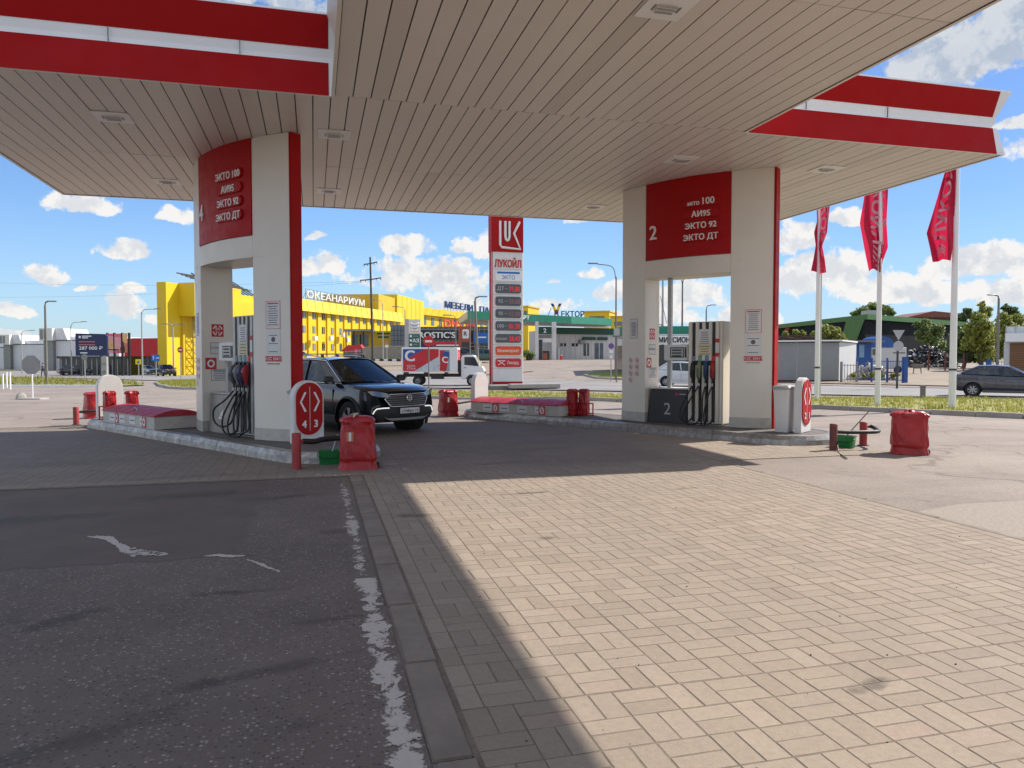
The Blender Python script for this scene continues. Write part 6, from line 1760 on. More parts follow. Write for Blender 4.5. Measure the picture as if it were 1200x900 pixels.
for i, (py, w) in enumerate(((380, 4.6), (383.5, 4.6), (387, 3.2))):
    mb.tube(bez([(X(486.5 - w), -.10, Z_(py - 1.8)), (X(485.8 - w * .4), -.16, Z_(py)), (X(488), -.18, Z_(py + .3)), (X(486.8 + w), -.10, Z_(py - 1.3))], 6), [.04] + [.11] * 17 + [.03], 6)
mb.build('emblem', BRWHITE, b_)
# --- green petrol station
gs = T('green_station', 'green and white petrol station with a large flat canopy across the road', 'petrol station', W(660, 95), -YAW)
MI = ROOTM[gs.name].inverted()
def gl(px, D, z=None):
    w = W(px, D); return MI @ Vector((w.x, w.y, ROOTM[gs.name].translation.z if z is None else z))
gz = ROOTM[gs.name].translation.z
c1, c0, c2 = gl(669, 96), gl(548, 84), gl(716.5, 101); back = Vector((-3, 14, 0))
zb_, zt_ = 5.85 - gz, 6.75 - gz
poly = [(c0.x, c0.y), (c1.x, c1.y), (c2.x, c2.y), (c2.x + 1, c2.y + 9), (c0.x - 2, c0.y + 14)]
mb = MB(); mb.prism([(p[0], p[1]) for p in poly], zb_ + .02, zt_ - .05); cn = mb.build('canopy_slab', LGREY, gs)
def fascia(a, b, m, nm):
    mb = MB(); a, b = Vector(a), Vector(b); n_ = Vector(((b - a).y, -(b - a).x, 0)).normalized() * .08
    mb.add([(*(a + n_)[:2], zb_), (*(b + n_)[:2], zb_), (*(b + n_)[:2], zt_), (*(a + n_)[:2], zt_), (*a[:2], zb_), (*b[:2], zb_), (*b[:2], zt_), (*a[:2], zt_)], [(0, 1, 2, 3), (3, 2, 6, 7), (1, 0, 4, 5), (0, 3, 7, 4), (2, 1, 5, 6)]); return mb.build(nm, m, cn)
f1 = fascia(c0, c1, GREENF, 'green_fascia'); fascia(c1, c2, GREENL, 'light_fascia')
dd = (c1 - c0); dd.z = 0; dd.normalize(); n_ = Vector((dd.y, -dd.x, 0)); s0 = gl(603, 89)
mb = MB(); mb.text('СТАНДАРТ', .62, frame((*(s0 + n_ * .2)[:2], zb_ + .25), dd, (0, 0, 1)), 0, .02, align='CENTER', bold=.02, width=4.6); mb.build('lettering', BRWHITE, f1)
for px, D, w in ((629, 91, .40), (649, 92, .55), (574, 87, .4)):
    p = gl(px, D); mb = MB(); mb.box(p.x - w / 2, p.x + w / 2, p.y - .3, p.y + .3, -.4, zb_ + .02); mb.build('column', WHITE2, gs)
p, p2 = gl(630.5, 91), gl(646, 91.6)
mb = MB(); mb.box(p.x, p2.x, p.y - .15, p.y + .15, 1.6 + (HY - 391.5) * 91 / FPX - gz, 1.6 + (HY - 383) * 91 / FPX - gz); sp = mb.build('number_board', GREEND, gs)
mb = MB(); mb.text('2', .75, frame(((p.x + p2.x) / 2, p.y - .17, 1.6 + (HY - 390) * 91 / FPX - gz), (1, 0, 0), (0, 0, 1)), 0, .01, bold=.02)
zq = 1.6 + (HY - 394.5) * 91 / FPX - gz
mb.build('number', BRWHITE, sp)
mb = MB(); mb.box(p.x, p2.x, p.y - .12, p.y + .12, zq - .2, zq + .22); mb.box(p.x, p2.x, p.y - .1, p.y + .1, zq - .7, zq - .2, 1); mb.build('lower_board', [mat('taupe_board', (.20, .17, .14)), WHITE2], gs)
q0, q1 = gl(650, 101), gl(738, 106); ux = (q1 - q0); ux.z = 0; LS = ux.length; an = math.atan2(ux.y, ux.x)
SM = Matrix.Translation((q0.x, q0.y, -.3)) @ Matrix.Rotation(an, 4, 'Z')
k1 = 103 / FPX; sx = lambda px: (px - 650) * k1 * 1.01; sz = lambda py: 1.6 + (HY - py) * k1 - gz + .3
mb = MB(); mb.T = SM; mb.box(0, LS, 0, 8, 0, sz(387)); sh = mb.build('shop_wall', WALLW, gs)
mb = MB(); mb.T = SM; mb.box(-.1, LS, -.35, 0, sz(392), sz(384.5)); mb.build('shop_fascia', GREEND, sh)
mb = MB(); mb.T = SM
for px in range(656, 736, 7): mb.box(sx(px) - .03, sx(px) + .03, -.02, .01, 0, sz(392))
mb.build('wall_joint', LGREY, sh)
for (a, b, c, d_, m_) in ((657, 664.5, 406, 402.5, WINDOW), (672, 680, 406, 402.5, WINDOW), (687.5, 695, 417, 402, WINDOW), (702.5, 714, 420.5, 402, WINBL)):
    mb = MB(); mb.T = SM; rect(mb, sx(a), sx(b), sz(c), sz(d_), -.06); wn = mb.build('window', m_, sh)
    mb = MB(); mb.T = SM; rect(mb, sx((a + b) / 2) - .04, sx((a + b) / 2) + .04, sz(c), sz(d_), -.1); mb.build('mullion', BRWHITE, wn)
mb = MB(); mb.T = SM; mb.box(sx(680.5), sx(686.5), -.6, 0, sz(403), sz(398.5)); mb.build('air_conditioner', MGREY, sh, bevel=.05)
for a, b in ((686, 703), (706, 719)): mb = MB(); mb.T = SM; mb.box(sx(a), sx(b), -.25, 0, sz(398.5), sz(395)); mb.build('sign_board', GREEND, sh)
mb = MB(); mb.T = SM; mb.box(sx(653), sx(654.5), -.4, -.2, 0, sz(408)); mb.build('white_post', BRWHITE, sh)
t, X, Z_ = B('fuel_dispenser', 'small fuel dispenser under the board marked 2 at the green station', 'fuel pump', 640, 91)
mb = MB(); mb.box(X(631.5), X(635.5), -.3, .3, 0, Z_(398)); mb.build('column', DGREY, t, bevel=.03); mb = MB(); mb.box(X(636), X(644), -.3, .3, 0, Z_(411)); mb.build('cabinet', PANELBLK, t, bevel=.03); mb = MB(); mb.box(X(636), X(641), -.32, .3, Z_(421), Z_(414)); mb.build('orange_panel', CORAL, t)
t, X, Z_ = B('bollard', 'small red post at the foot of the green station column', 'bollard', 657.5, 92); mb = MB(); mb.cyl((0, 0, 0), (0, 0, .5), .16, .16, 10); mb.cyl((0, 0, .5), (0, 0, .62), .16, .06, 10); mb.build('post', SIGNRED, t)
t, X, Z_ = B('rooftop_letters', 'blue and orange letters with a large emblem on the green station roof', 'roof sign', 666, 108, z=6.9)
mb = MB(); mb.text('ЕКТОР', 1.15, frame((X(671), 0, Z_(371.5)), (1, 0, 0), (0, 0, 1)), 0, .08, bold=.03, width=X(684.5) - X(657.5)); mb.build('lettering', DBLUE, t)
mb = MB()
for i, (x0, x1, x2, m_) in enumerate(((645, 649, 653, 0), (658, 654, 651, 1))):
    for j, (ya, yb_) in enumerate(((356, 359.5), (359.5, 363.5), (363.5, 368))):
        f = lambda y: (y - 356) / 12; a = x0 + (x2 - x0) * f(ya) * .7; b = x0 + (x2 - x0) * f(yb_) * .7; w = 3.4 * (1 if x0 < 650 else -1)
        mb.add([(X(a), -.1, Z_(ya)), (X(a + w), -.1, Z_(ya)), (X(b + w), -.1, Z_(yb_)), (X(b), -.1, Z_(yb_))], [(0, 1, 2, 3)], (0, 1, 2)[j])
mb.build('emblem', [DBLUE, SIGNYEL, SIGNRED], t)
mb = MB(); mb.text('В', 1.1, frame((X(652), -.14, Z_(371.5)), (1, 0, 0), (0, 0, 1)), 0, .06, bold=.03); mb.tube([(X(640), 1.2, 0), (X(646), .1, Z_(361))], .05, 4); mb.build('frame', [DBLUE], t)
# --- commission shop behind the right portal
t, X, Z_ = B('commission_shop', 'dark glazed shop with a white name board seen through the right portal', 'shop', 800, 60)
mb = MB(); mb.box(X(738), X(862), 0, 9, 0, Z_(404)); mb.build('wall', mat('shop_dark_wall', (.018, .02, .025), .25, spec=.7), t)
mb = MB(); mb.box(X(738), X(862), -.5, 0, Z_(403.5), Z_(394.5)); nb = mb.build('name_board', BRWHITE, t, bevel=.02)
mb = MB(); mb.text('КОМИССИОННЫЙ', .60, frame((X(791.5), -.51, Z_(401.5)), (1, 0, 0), (0, 0, 1)), 0, .02, bold=.014, width=X(823) - X(760.5)); mb.build('lettering', BLACK, nb)
mb = MB(); mb.box(X(738), X(862), 1.0, 8, Z_(394), Z_(391)); mb.build('parapet', WALLW, t)
mb = MB(); mb.box(X(736), X(864), 3.0, 9, Z_(392), Z_(380.5)); mb.build('green_roof', GREENF, t)
mb = MB()
for px in (766, 786, 806, 826): rect(mb, X(px) - .03, X(px) + .03, 0, Z_(404), -.03)
mb.build('mullion', DGREY, t)
mb = MB(); mb.tube(bez([(X(765), 2, Z_(379)), (X(771), 2, Z_(376)), (X(777), 2, Z_(379)), (X(783), 2, Z_(380))], 6), .04, 5); mb.tube([(X(779), 2, Z_(345)), (X(787), 2, Z_(378))], .025, 4); mb.build('roof_wire', BLACK, t)
# --- left: warehouses, billboard pavilion, red hall
LG = 'pale grey warehouses on the left horizon'
def warehouse(pxs, D, yw, yt, label):
    t, X, Z_ = B('warehouse', label, 'warehouse', pxs[0], D, 0, LG, z=-1.6)
    a, b, c = pxs
    mb = MB(); mb.box(X(b), X(c), 0, 30, 0, Z_(yw)); mb.box(X(b), X(c), 1, 30, Z_(yw), Z_(yw - 4.5)); mb.build('wall', WALLG, t)
    mb = MB(); mb.box(X(a) + .6, X(b), -1, 10, 0, Z_(yw)); mb.build('stair_tower', MGREY, t)
    mb = MB(); mb.box(X(a), X(b) + .2, -1.6, 11, Z_(yw + .5), Z_(yt)); hd = mb.build('tower_head', WHITE2, t)
    w = X(b) - X(a)
    mb = MB()
    for f in (.08, .4): rect(mb, X(a) + w * f, X(a) + w * (f + .24), Z_(yw - 1), Z_(yt + 1.5), -1.66)
    mb.build('louvre', MGREY, hd)
    mb = MB(); mb.add([(X(b), -.5, Z_(yw - .5)), (X(b) + w * 1.1, -.5, Z_(yw - .5)), (X(b) + w * .75, -.5, Z_(yt)), (X(b), -.5, Z_(yt)), (X(b), 9, Z_(yw - .5)), (X(b) + w * 1.1, 9, Z_(yw - .5)), (X(b) + w * .75, 9, Z_(yt)), (X(b), 9, Z_(yt))], [(0, 1, 2, 3), (7, 6, 5, 4), (1, 5, 6, 2), (2, 6, 7, 3)]); mb.build('roof_unit', WALLG, t)
    mb = MB(); mb.box(X(b), X(c), -.08, 0, Z_(yw + .4), Z_(yw - .4)); mb.build('eave', DGREY, t)
    for i, px in enumerate((c - 22, c - 15)):
        if i < 2 and c > 90: mb = MB(); rect(mb, X(px), X(px) + .45, Z_(408 + i * -5), Z_(408 + i * -5) + .4, -.05); mb.build('window', WINDOW, t)
warehouse((52, 66, 140), 165, 398.8, 385, 'tall pale warehouse block left of the navy billboard')
warehouse((5, 16, 62), 180, 403.5, 392.5, 'middle pale grey warehouse with a louvred tower left of the lamp post')
warehouse((-60, -45, 12), 190, 407, 400, 'low pale warehouse cut by the left edge of the photo')
t, X, Z_ = B('glass_pavilion', 'dark glazed bus pavilion under the billboards on the left', 'pavilion', 112, 108)
mb = MB(); mb.box(X(70), X(152), 0, 4, 0, Z_(420)); mb.build('wall', WINDOW, t); mb = MB(); mb.box(X(69), X(153), -.5, 4.4, Z_(420), Z_(417.5)); mb.build('roof', DGREY, t)
mb = MB()
for px in range(72, 152, 6): rect(mb, X(px) - .06, X(px) + .06, 0, Z_(420), -.05)
mb.build('mullion', LGREY, t)
t, X, Z_ = B('billboard', 'navy blue billboard with a large white price above the pavilion', 'billboard', 107, 96)
mb = MB(); pl = [(X(89), Z_(417)), (X(126), Z_(417)), (X(126), Z_(394)), (X(123.5), Z_(391.5)), (X(89), Z_(390.5))]; mb.ext(pl, 0, .3); bd = mb.build('board', NAVY, t)
mb = MB(); F = lambda px, py: frame((X(px), -.012, Z_(py)), (1, 0, 0), (0, 0, 1))
mb.text('287 000 ₽', .60, F(107, 409.8), 0, .004, bold=.008, width=X(121) - X(93.5))
for py, m_, a, b in ((394, 0, 97, 108), (396, 0, 97, 104), (400.5, 1, 93, 112), (404, 1, 93, 112), (413.5, 0, 94.5, 103)): mb.add([(X(a), -.012, Z_(py + .6)), (X(b), -.012, Z_(py + .6)), (X(b), -.012, Z_(py - .6)), (X(a), -.012, Z_(py - .6))], [(0, 1, 2, 3)], m_)
mb.add([F(94.3, 395) @ Vector((.16 * math.cos(i * PI / 6), .16 * math.sin(i * PI / 6), 0)) for i in range(12)], [tuple(range(12))], 0)
mb.build('lettering', [BRWHITE, mat('coral_ink', (.5, .15, .15))], bd)
for px in (95, 118): mb = MB(); mb.box(X(px) - .12, X(px) + .12, .05, .25, 0, Z_(416)); mb.build('post', DGREY, t)
t, X, Z_ = B('poster_wall', 'row of three sunset coloured posters on dark frames beside the navy billboard', 'billboard', 137, 100)
SUN = []
for i, (a, b) in enumerate(((126.5, 133.5), (135, 142.5), (144.5, 150))):
    mb = MB()
    cols = [mat('poster_coral', (.85, .16, .2)), mat('poster_pink', (.9, .42, .42)), mat('poster_orange', (.9, .5, .2)), mat('poster_brown', (.6, .24, .14))] if i == 0 else SUN
    SUN = cols
    seq = ((391, 394, 0), (394, 399, 1), (399, 409, 2), (410.5, 414, 1)) if i == 0 else (((391, 395, 0), (395, 408, 1 if i == 1 else 2), (408, 409, 2), (410.5, 414, 0)) if i == 1 else ((390.5, 402, 2), (402, 413, 3)))
    for (ya, yb_, m_) in seq: mb.box(X(a), X(b), -.06, 0, Z_(yb_), Z_(ya) - .005, m_)
    mb.build('poster', cols, t)
mb = MB(); mb.add([(X(q), -.07, Z_(w)) for q, w in ((143, 413.5), (147, 413.5), (147.2, 408), (146, 405), (145.8, 401), (144, 399.5), (142.6, 401.5), (143.5, 404.5), (141.5, 408.5))], [tuple(range(9))]); mb.build('poster_figure', mat('figure_brown', (.10, .04, .03)), t)
mb = MB(); 
for px in (126, 134.2, 143.4, 151.5): mb.box(X(px) - .1, X(px) + .1, -.02, .3, 0, Z_(390))
mb.box(X(126), X(152), -.03, .2, Z_(410.4), Z_(409.2)); mb.build('frame', BLACK, t)
t, X, Z_ = B('red_hall', 'plain bright red hall left of the yellow tower', 'building', 168, 150)
mb = MB(); mb.box(X(146), X(190), 0, 14, 0, Z_(396.8)); mb.box(X(158), X(190), -.8, 0, Z_(417.5), Z_(396.5), 0); mb.build('wall', mat('hall_red', (.50, .012, .022), .5), t); mb = MB(); mb.box(X(146), X(190), -.2, 0.01, 0, Z_(417.6)); mb.build('dark_base', DGREY, t)
mb = MB()
for px in range(150, 190, 8): rect(mb, X(px), X(px) + .08, 0, Z_(417.6), -.25)
mb.build('mullion', MGREY, t)
t, X, Z_ = B('van', 'white van parked at the foot of the yellow tower', 'van', 205, 132, .2)
mb = MB(); mb.ext([(X(197), .5), (X(197), Z_(424)), (X(198), Z_(420)), (X(209), Z_(420)), (X(212), Z_(425)), (X(214), Z_(427)), (X(214), .5)], -.9, .9); mb.build('body', WHITECAR, t, bevel=.12, seg=2); mb = MB(); rect(mb, X(208), X(212), Z_(425.5), Z_(421.5), -.94); mb.build('window', WINDOW, t)
for px in (199.5, 210.5): mb = MB(); mb.lathe([(0, -.1), (.34, -.1), (.34, .1), (0, .1)], 16, axis='y', c=(X(px), -.85, .34)); mb.build('wheel', TYRE, t)
# --- right: hall, shed, kiosk
hall = T('green_roofed_hall', 'large charcoal hall with a green roof edge and diagonal stripe', 'hall', W(1013, 95), -YAW)
MI2 = ROOTM[hall.name].inverted(); hz = ROOTM[hall.name].translation.z
hp = lambda px, D: (lambda v: Vector((v.x, v.y, 0)))(MI2 @ W(px, D)); Hh = 1.6 + (HY - 369.5) * 95 / FPX - hz
A_, C_, E_ = hp(905, 128), hp(1013, 95), hp(1136, 118)
mb = MB(); mb.prism([(A_.x, A_.y), (C_.x, C_.y), (E_.x, E_.y), (E_.x - 10, E_.y + 40), (A_.x - 5, A_.y + 40)], -1, Hh - .5); w_ = mb.build('wall', HALLB, hall)
mb = MB(); mb.prism([(A_.x - .4, A_.y - .2), (C_.x, C_.y - .6), (E_.x + .4, E_.y - .2), (E_.x - 10, E_.y + 40), (A_.x - 5, A_.y + 40)], Hh - .55, Hh + .1); mb.build('roof_edge', HALLG, hall)
dA = (A_ - C_).normalized(); nA = Vector((dA.y, -dA.x, 0)); nA = nA if nA.y < 0 else -nA
pt = lambda s, z: C_ + dA * s + nA * .08 + Vector((0, 0, z))
mb = MB(); mb.add([pt(.0, Hh - .5), pt(5.2, Hh - .5), pt(8.5, 0), pt(4.6, 0)], [(0, 1, 2, 3)]); mb.build('green_stripe', HALLG, w_)
mb = MB(); 
for q in (.9,): mb.box(C_.x + 3.2, C_.x + 5.0, 6, 8, Hh, Hh + 1.0)
mb.build('roof_vent', LGREY, hall)
mb = MB(); s0 = pt(26, Hh - 1.3); mb.text('КИТ', .9, frame(s0 + nA * .05, -dA, (0, 0, 1)), 0, .02, bold=.02); mb.build('lettering', SIGNRED, w_)
t, X, Z_ = B('brick_hall', 'distant building with a low red brown roof behind the charcoal hall', 'building', 1090, 150)
mb = MB(); mb.box(X(1062), X(1130), 0, 10, 0, Z_(372)); mb.build('wall', mat('brown_brick', (.16, .08, .06), .8), t); mb = MB(); mb.ext([(X(1058), Z_(372.3)), (X(1090), Z_(365)), (X(1120), Z_(368)), (X(1134), Z_(372.3))], -1, 11); mb.build('roof', mat('red_brown_roof', (.20, .075, .05), .7), t)
sd = T('storage_shed', 'long grey metal shed with a white corrugated roof edge beside the right portal', 'shed', W(983, 52), -YAW)
zs = lambda py: 1.6 + (HY - py) * 52 / FPX - ROOTM[sd.name].translation.z
xs_ = lambda px: (px - 983) * 52 / FPX
mb = MB(); mb.box(xs_(880), 0, 0, 5.5, .15, zs(401.5)); mb.build('wall', SHEDG, sd)
mb = MB(); mb.add([(0.004, 0, .1), (3.5, 5.0, .1), (3.5, 5.0, zs(401)), (.004, 0, zs(401))], [(0, 1, 2, 3)]); mb.build('end_wall', SHEDL, sd)  # sunlit look put into the colour, paler than the shaded front wall
mb = MB(); mb.box(xs_(880), xs_(880) + .01, 0, .1, 0, 1); 
mb = MB(); mb.add([(xs_(878), -.25, zs(399.5)), (.12, -.25, zs(398.2)), (3.65, 5.1, zs(398.2)), (xs_(878), 6, zs(398)), (xs_(878), -.25, zs(401)), (.12, -.25, zs(399.9)), (3.65, 5.1, zs(400.4))], [(0, 1, 2, 3), (4, 5, 1, 0), (5, 6, 2, 1)]); mb.build('roof', BRWHITE, sd)
mb = MB()
for px in (933.5, 900): mb.box(xs_(px) - .02, xs_(px) + .02, -.02, .01, .15, zs(401.5))
mb.build('panel_joint', LGREY, sd)
mb = MB(); mb.box(xs_(880), 0, .02, 5.4, -.4, .16); mb.build('plinth', mat('rusty_base', (.09, .05, .035), .8), sd)
rr = random.Random(9)
t = T('timber_stack', 'old brown timber and frames lying on the grey shed roof', 'timber', ROOTM[sd.name] @ Vector((xs_(945), 2.2, zs(398.3))), -YAW)
mb = MB()
for i in range(26):
    x = rr.uniform(-1.9, 1.9); z = rr.uniform(.03, .26); l = rr.uniform(.6, 1.8); a = rr.uniform(-.2, .2)
    mb.T = Matrix.Translation((x, rr.uniform(-.6, .8), z)) @ Matrix.Rotation(a, 4, 'Y') @ Matrix.Rotation(rr.uniform(-.3, .3), 4, 'Z'); mb.box(-l / 2, l / 2, -.05, .05, -.025, .025)
mb.T = Matrix()
for x in (-1.7, -.6, .6, 1.6): mb.box(x - .04, x + .04, -.3, -.2, 0, .34)
mb.box(-2, 2.1, -.32, -.18, .30, .36); mb.build('timber', mat('old_timber', (.075, .045, .028), .85, var=.35, scale=4), t)
t, X, Z_ = B('blue_kiosk', 'blue kiosk with a pale panel behind the white sacks', 'kiosk', 1012, 60); mb = MB(); mb.box(X(1003), X(1021), 0, 2.5, 0, Z_(401)); mb.build('wall', BLUE, t); mb = MB(); mb.box(X(1001), X(1032), -.6, 2.8, Z_(401), Z_(399)); mb.build('roof', GPOLE, t); mb = MB(); rect(mb, X(1006), X(1012), Z_(419), Z_(404), -.05); mb.build('pale_panel', mat('pale_blue_panel', (.20, .34, .5)), t)
t, X, Z_ = B('blue_roofed_trailer', 'pale trailer with a rounded blue roof behind the yield sign', 'trailer', 1036, 68); mb = MB(); mb.box(X(1020), X(1062), 0, 2.4, .4, Z_(407)); mb.build('body', WALLW, t, bevel=.05); mb = MB(); mb.ext([(X(1020), Z_(407))] + [(X(1034 + 14 * math.cos(PI - i * PI / 10)), Z_(407) + 1.0 * math.sin(i * PI / 10)) for i in range(11)] + [(X(1050), Z_(407))], -.05, 2.45); mb.build('roof', BLUE, t)
mb = MB(); rect(mb, X(1022), X(1028), Z_(416), Z_(409), -.04); rect(mb, X(1046), X(1060), Z_(414), Z_(413), -.04); mb.build('window', WINDOW, t)
for px in (1028, 1052): mb = MB(); mb.lathe([(0, -.1), (.34, -.1), (.34, .1), (0, .1)], 16, axis='y', c=(X(px), .0, .34)); mb.build('wheel', TYRE, t)
t, X, Z_ = B('wooden_kiosk', 'kiosk with white upper panels and brown wooden slats at the right edge', 'kiosk', 1190, 52, -rad(33)); mb = MB(); mb.box(X(1178.5), X(1250), 0, 4, 0, Z_(400.5)); mb.build('wall', WALLW, t); mb = MB(); rect(mb, X(1184), X(1250), .1, Z_(402), -.06); mb.build('wood_panel', WOOD, t); mb = MB(); mb.box(X(1179.5), X(1250), -.5, 4.2, Z_(400.5), Z_(391)); mb.build('white_band', BRWHITE, t)
mb = MB(); mb.box(X(1179), X(1250), -.3, 4.2, Z_(391), Z_(390.5)); mb.box(X(1180), X(1250), .1, .14, Z_(390.5), Z_(382.5)); mb.build('roof_screen', mat('translucent_panel', (.60, .62, .62), .3), t)
mb = MB()
for px in (1180, 1189, 1199, 1212, 1226): mb.box(X(px) - .03, X(px) + .03, .05, .1, Z_(391), Z_(382))
mb.build('screen_post', LGREY, t)
def heap(name, label, px, D, w, h, n, seed, cols, kind='stuff', sz=(.12, .5), cat='scrap heap'):
    t = W(px, D); r = random.Random(seed); mb = MB()
    for i in range(n):
        u = r.uniform(-1, 1); v = r.uniform(-1, 1); hh = h * max(0, 1 - abs(u) ** 2.4) * max(0, 1 - v * v) * r.uniform(.2, 1.0) ** .6
        s = r.uniform(*sz); M4 = Matrix.Translation((u * w / 2, v * w * .22, hh * r.uniform(.75, 1))) @ Matrix.Rotation(r.uniform(0, 6), 4, Vector((r.uniform(-1, 1), r.uniform(-1, 1), r.uniform(-1, 1))).normalized())
        mb.T = M4; k = r.randrange(len(cols)); a, b, c = s, s * r.uniform(.3, 1), s * r.uniform(.1, .5)
        mb.loft([[(x, y, z) for x, y in rrect(a * q, b * q, min(a, b) * q * .3, 1)] for z, q in ((-c / 2, .7), (0, 1), (c / 2, .6))], k, smooth=False)
    o = mb.build(name, cols); o.location = t; o.rotation_euler.z = -YAW
    return tag(o, label, cat, kind=kind)
heap('scrap_heap', 'big heap of dark and white scrap and bags before the charcoal hall', 1087, 84, 6.6, 2.7, 1300, 3, [BLACK, BLACK, DGREY, BLACK, WHITE2, LGREY, mat('scrap_blue', (.08, .12, .18)), BLACK, mat('scrap_rust', (.13, .07, .05))])
heap('sack_heap', 'pile of pale sacks behind the blue fence beside the grey shed', 1020, 54, 3.2, 1.4, 260, 5, [WHITE2, mat('beige_sack', (.45, .38, .3)), WHITE2, mat('sack_shadow', (.15, .14, .12)), mat('tan_sack', (.42, .33, .24))], sz=(.2, .5), cat='sacks')
# --- fences, gates, posts
def rail_fence(name, label, a, b, h, n, m, posts=2):
    t, L = loc_wall(name, label, 'fence', a, b, zt(*W(*a)[:2]))
    mb = MB()
    for z in (.2, h - .1): mb.box(0, L, -.02, .02, z - .02, z + .02)
    for i in range(n + 1): x = L * i / n; mb.box(x - .012, x + .012, -.012, .012, .1, h)
    mb.build('railing', m, t)
    for i in range(posts): x = L * i / max(1, posts - 1); mb = MB(); mb.box(x - .06, x + .06, -.06, .06, -.1, h + .15); mb.build('post', m, t)
rail_fence('blue_fence', 'blue metal railing with thin bars in front of the pale sacks', (1004, 51.5), (1058, 50), 1.55, 26, BLUE, 4)
rail_fence('grey_railing', 'low grey tube railing against the pale end of the grey shed', (986, 51), (1004, 51), 1.3, 5, MGREY, 2)
rail_fence('blue_fence', 'short blue gate before the wooden kiosk', (1158, 70), (1180, 66), 1.1, 7, BLUE, 2)
def post_thing(name, label, cat, px, D, w, h, m, dark=None, group=None):
    t, X, Z_ = B(name, label, cat, px, D, 0, group); mb = MB(); mb.box(-w / 2, w / 2, -w / 2, w / 2, -.05, h); mb.build('post', m, t, bevel=w * .08); mb = MB(); mb.box(-w * .6, w * .6, -w * .6, w * .6, h, h + .04); mb.build('cap', m, t); return t
post_thing('gate_post', 'thick blue gate post at the right end of the blue railing', 'gate post', 1060.5, 50, .28, 1.75, BLUE)
post_thing('gate_post', 'blue gate post left of the short gate by the kiosk', 'gate post', 1158.5, 70, .36, 1.1, BLUE)
post_thing('concrete_post', 'short grey concrete post on the verge left of the rightmost flagpole', 'post', 1082, 28.6, .15, .5, GPOLE)
for i, (px, l) in enumerate(((1088, 'rusty thin post standing before the scrap heap'), (1107.5, 'rusty post right of the scrap heap, left of the rightmost flagpole'), (1129, 'dark thin post before the big bushes'))):
    post_thing('thin_post', l, 'post', px, 74, .12, 1.7, RUSTPOST, group='thin posts on the dirt lot')
for i, (px, D, l) in enumerate(((3, 44, 'white fence post at the very left edge'), (7.5, 46, 'second white fence post from the left edge'), (11.5, 43, 'tallest white fence post near the left edge'))):
    post_thing('fence_post', l, 'post', px, D, .07, .85 + .05 * i, BRWHITE, group='white posts by the left road edge')
t, X, Z_ = B('barrow', 'small dark cart standing on the dirt lot', 'cart', 1075, 66); mb = MB(); mb.loft([[(x, y, z) for x, y in rrect(.9 * k, .6 * k, .1, 3)] for z, k in ((.5, .7), (.8, 1), (.9, 1))]); mb.build('tray', GPOLE, t)
for px in (-.3, .3): mb = MB(); mb.tube([(px, 0, .55), (px * 1.2, 0, 0)], .04, 5); mb.build('leg', BLACK, t)

# ------------------------------------------------------------------ poles and lamps
def lamp_post(px, D, ytop, label, arm=(), m=None, r=.09, lean=0, group='street lamp posts', double=False, base=None):
    b = W(px, D); t = T('street_lamp', label, 'street lamp', b, -YAW, group); k = D / FPX
    h = 1.6 + (HY - ytop) * k - b.z
    mb = MB(); mb.tube([(0, 0, -.1), (lean * .5, 0, h * .5), (lean, 0, h)], [r, r * .85, r * .65], 10); mb.build('pole', m or GALV, t)
    for (dx, dz, ln) in arm:
        mb = MB(); e = (lean + dx * k, 0, h - dz * k); mb.tube(bez([(lean, 0, h - .3), (lean + dx * k * .2, 0, h - dz * k * .75), e], 6), r * .45, 7); mb.build('arm', m or GALV, t)
        mb = MB(); s = 1 if dx > 0 else -1; mb.loft([[(e[0] + s * q, y, e[2] + z) for y, z in ((-.1 * w, 0), (.1 * w, 0), (.08 * w, .09), (-.08 * w, .09))] for q, w in ((-.05, .6), (.1, 1), (.55, 1.1), (.7, .5))]); mb.build('lamp_head', MGREY, t)
    return t
lamp_post(54.5, 58, 358, 'tall grey lamp post with a short head left of the navy billboard', [(3, -4, 0)], GPOLE, .11)
lamp_post(84, 100, 382, 'thin lamp post with an arm in front of the navy billboard', [(13, -4.5, 0)])
lamp_post(26, 120, 391, 'faint far lamp post with an arm near the left edge', [(11, -3.5, 0)])
lamp_post(167, 82, 366, 'lamp post with a long arm to the right in front of the red hall', [(16, -3.5, 0)])
lamp_post(203.5, 96, 381, 'twin headed lamp post in front of the yellow tower', [(8, -1, 0), (-7, -1, 0)], GALV, .12)
lamp_post(560.5, 58, 353, 'leaning concrete lamp post just left of the price pylon', [(4, -4.5, 0)], GPOLE, .13, -.25)
lamp_post(534, 70, 374, 'thin dark lamp post in front of the restaurant front', [(-6, -4, 0)], GPOLE, .07)
lamp_post(551, 72, 366, 'thin straight post at the right edge of the coral tower', [], GPOLE, .07)
lamp_post(475, 90, 364, 'pale lamp post with a left arm behind the white pylon', [(-8, -4, 0)], GALV, .1)
lamp_post(449, 88, 357, 'slim pale post right of the wooden power pole', [(-9, -5, 0)], GALV, .07)
lamp_post(721.5, 56, 325, 'tall curved lamp post left of the portal marked 2', [(-22, -15, 0)], GPOLE, .08)
lamp_post(776, 80, 300, 'grey lamp post seen left in the opening of the right portal', [], GALV, .14)
lamp_post(799, 78, 333, 'twin lamp post seen in the middle of the right portal opening', [(5, -6, 0), (-8, -7, 0)], GPOLE, .12)
lamp_post(827, 92, 363, 'short lamp post seen over the dispenser marked 2', [(5, -5, 0)], BLACK, .1)
lamp_post(959.5, 31, 232, 'grey steel lamp post close behind the leftmost flagpole', [], GALV, .09)
lamp_post(1168.5, 70, 350, 'weathered lamp post in front of the big bushes', [(-5, -3.5, 0)], GPOLE, .14)
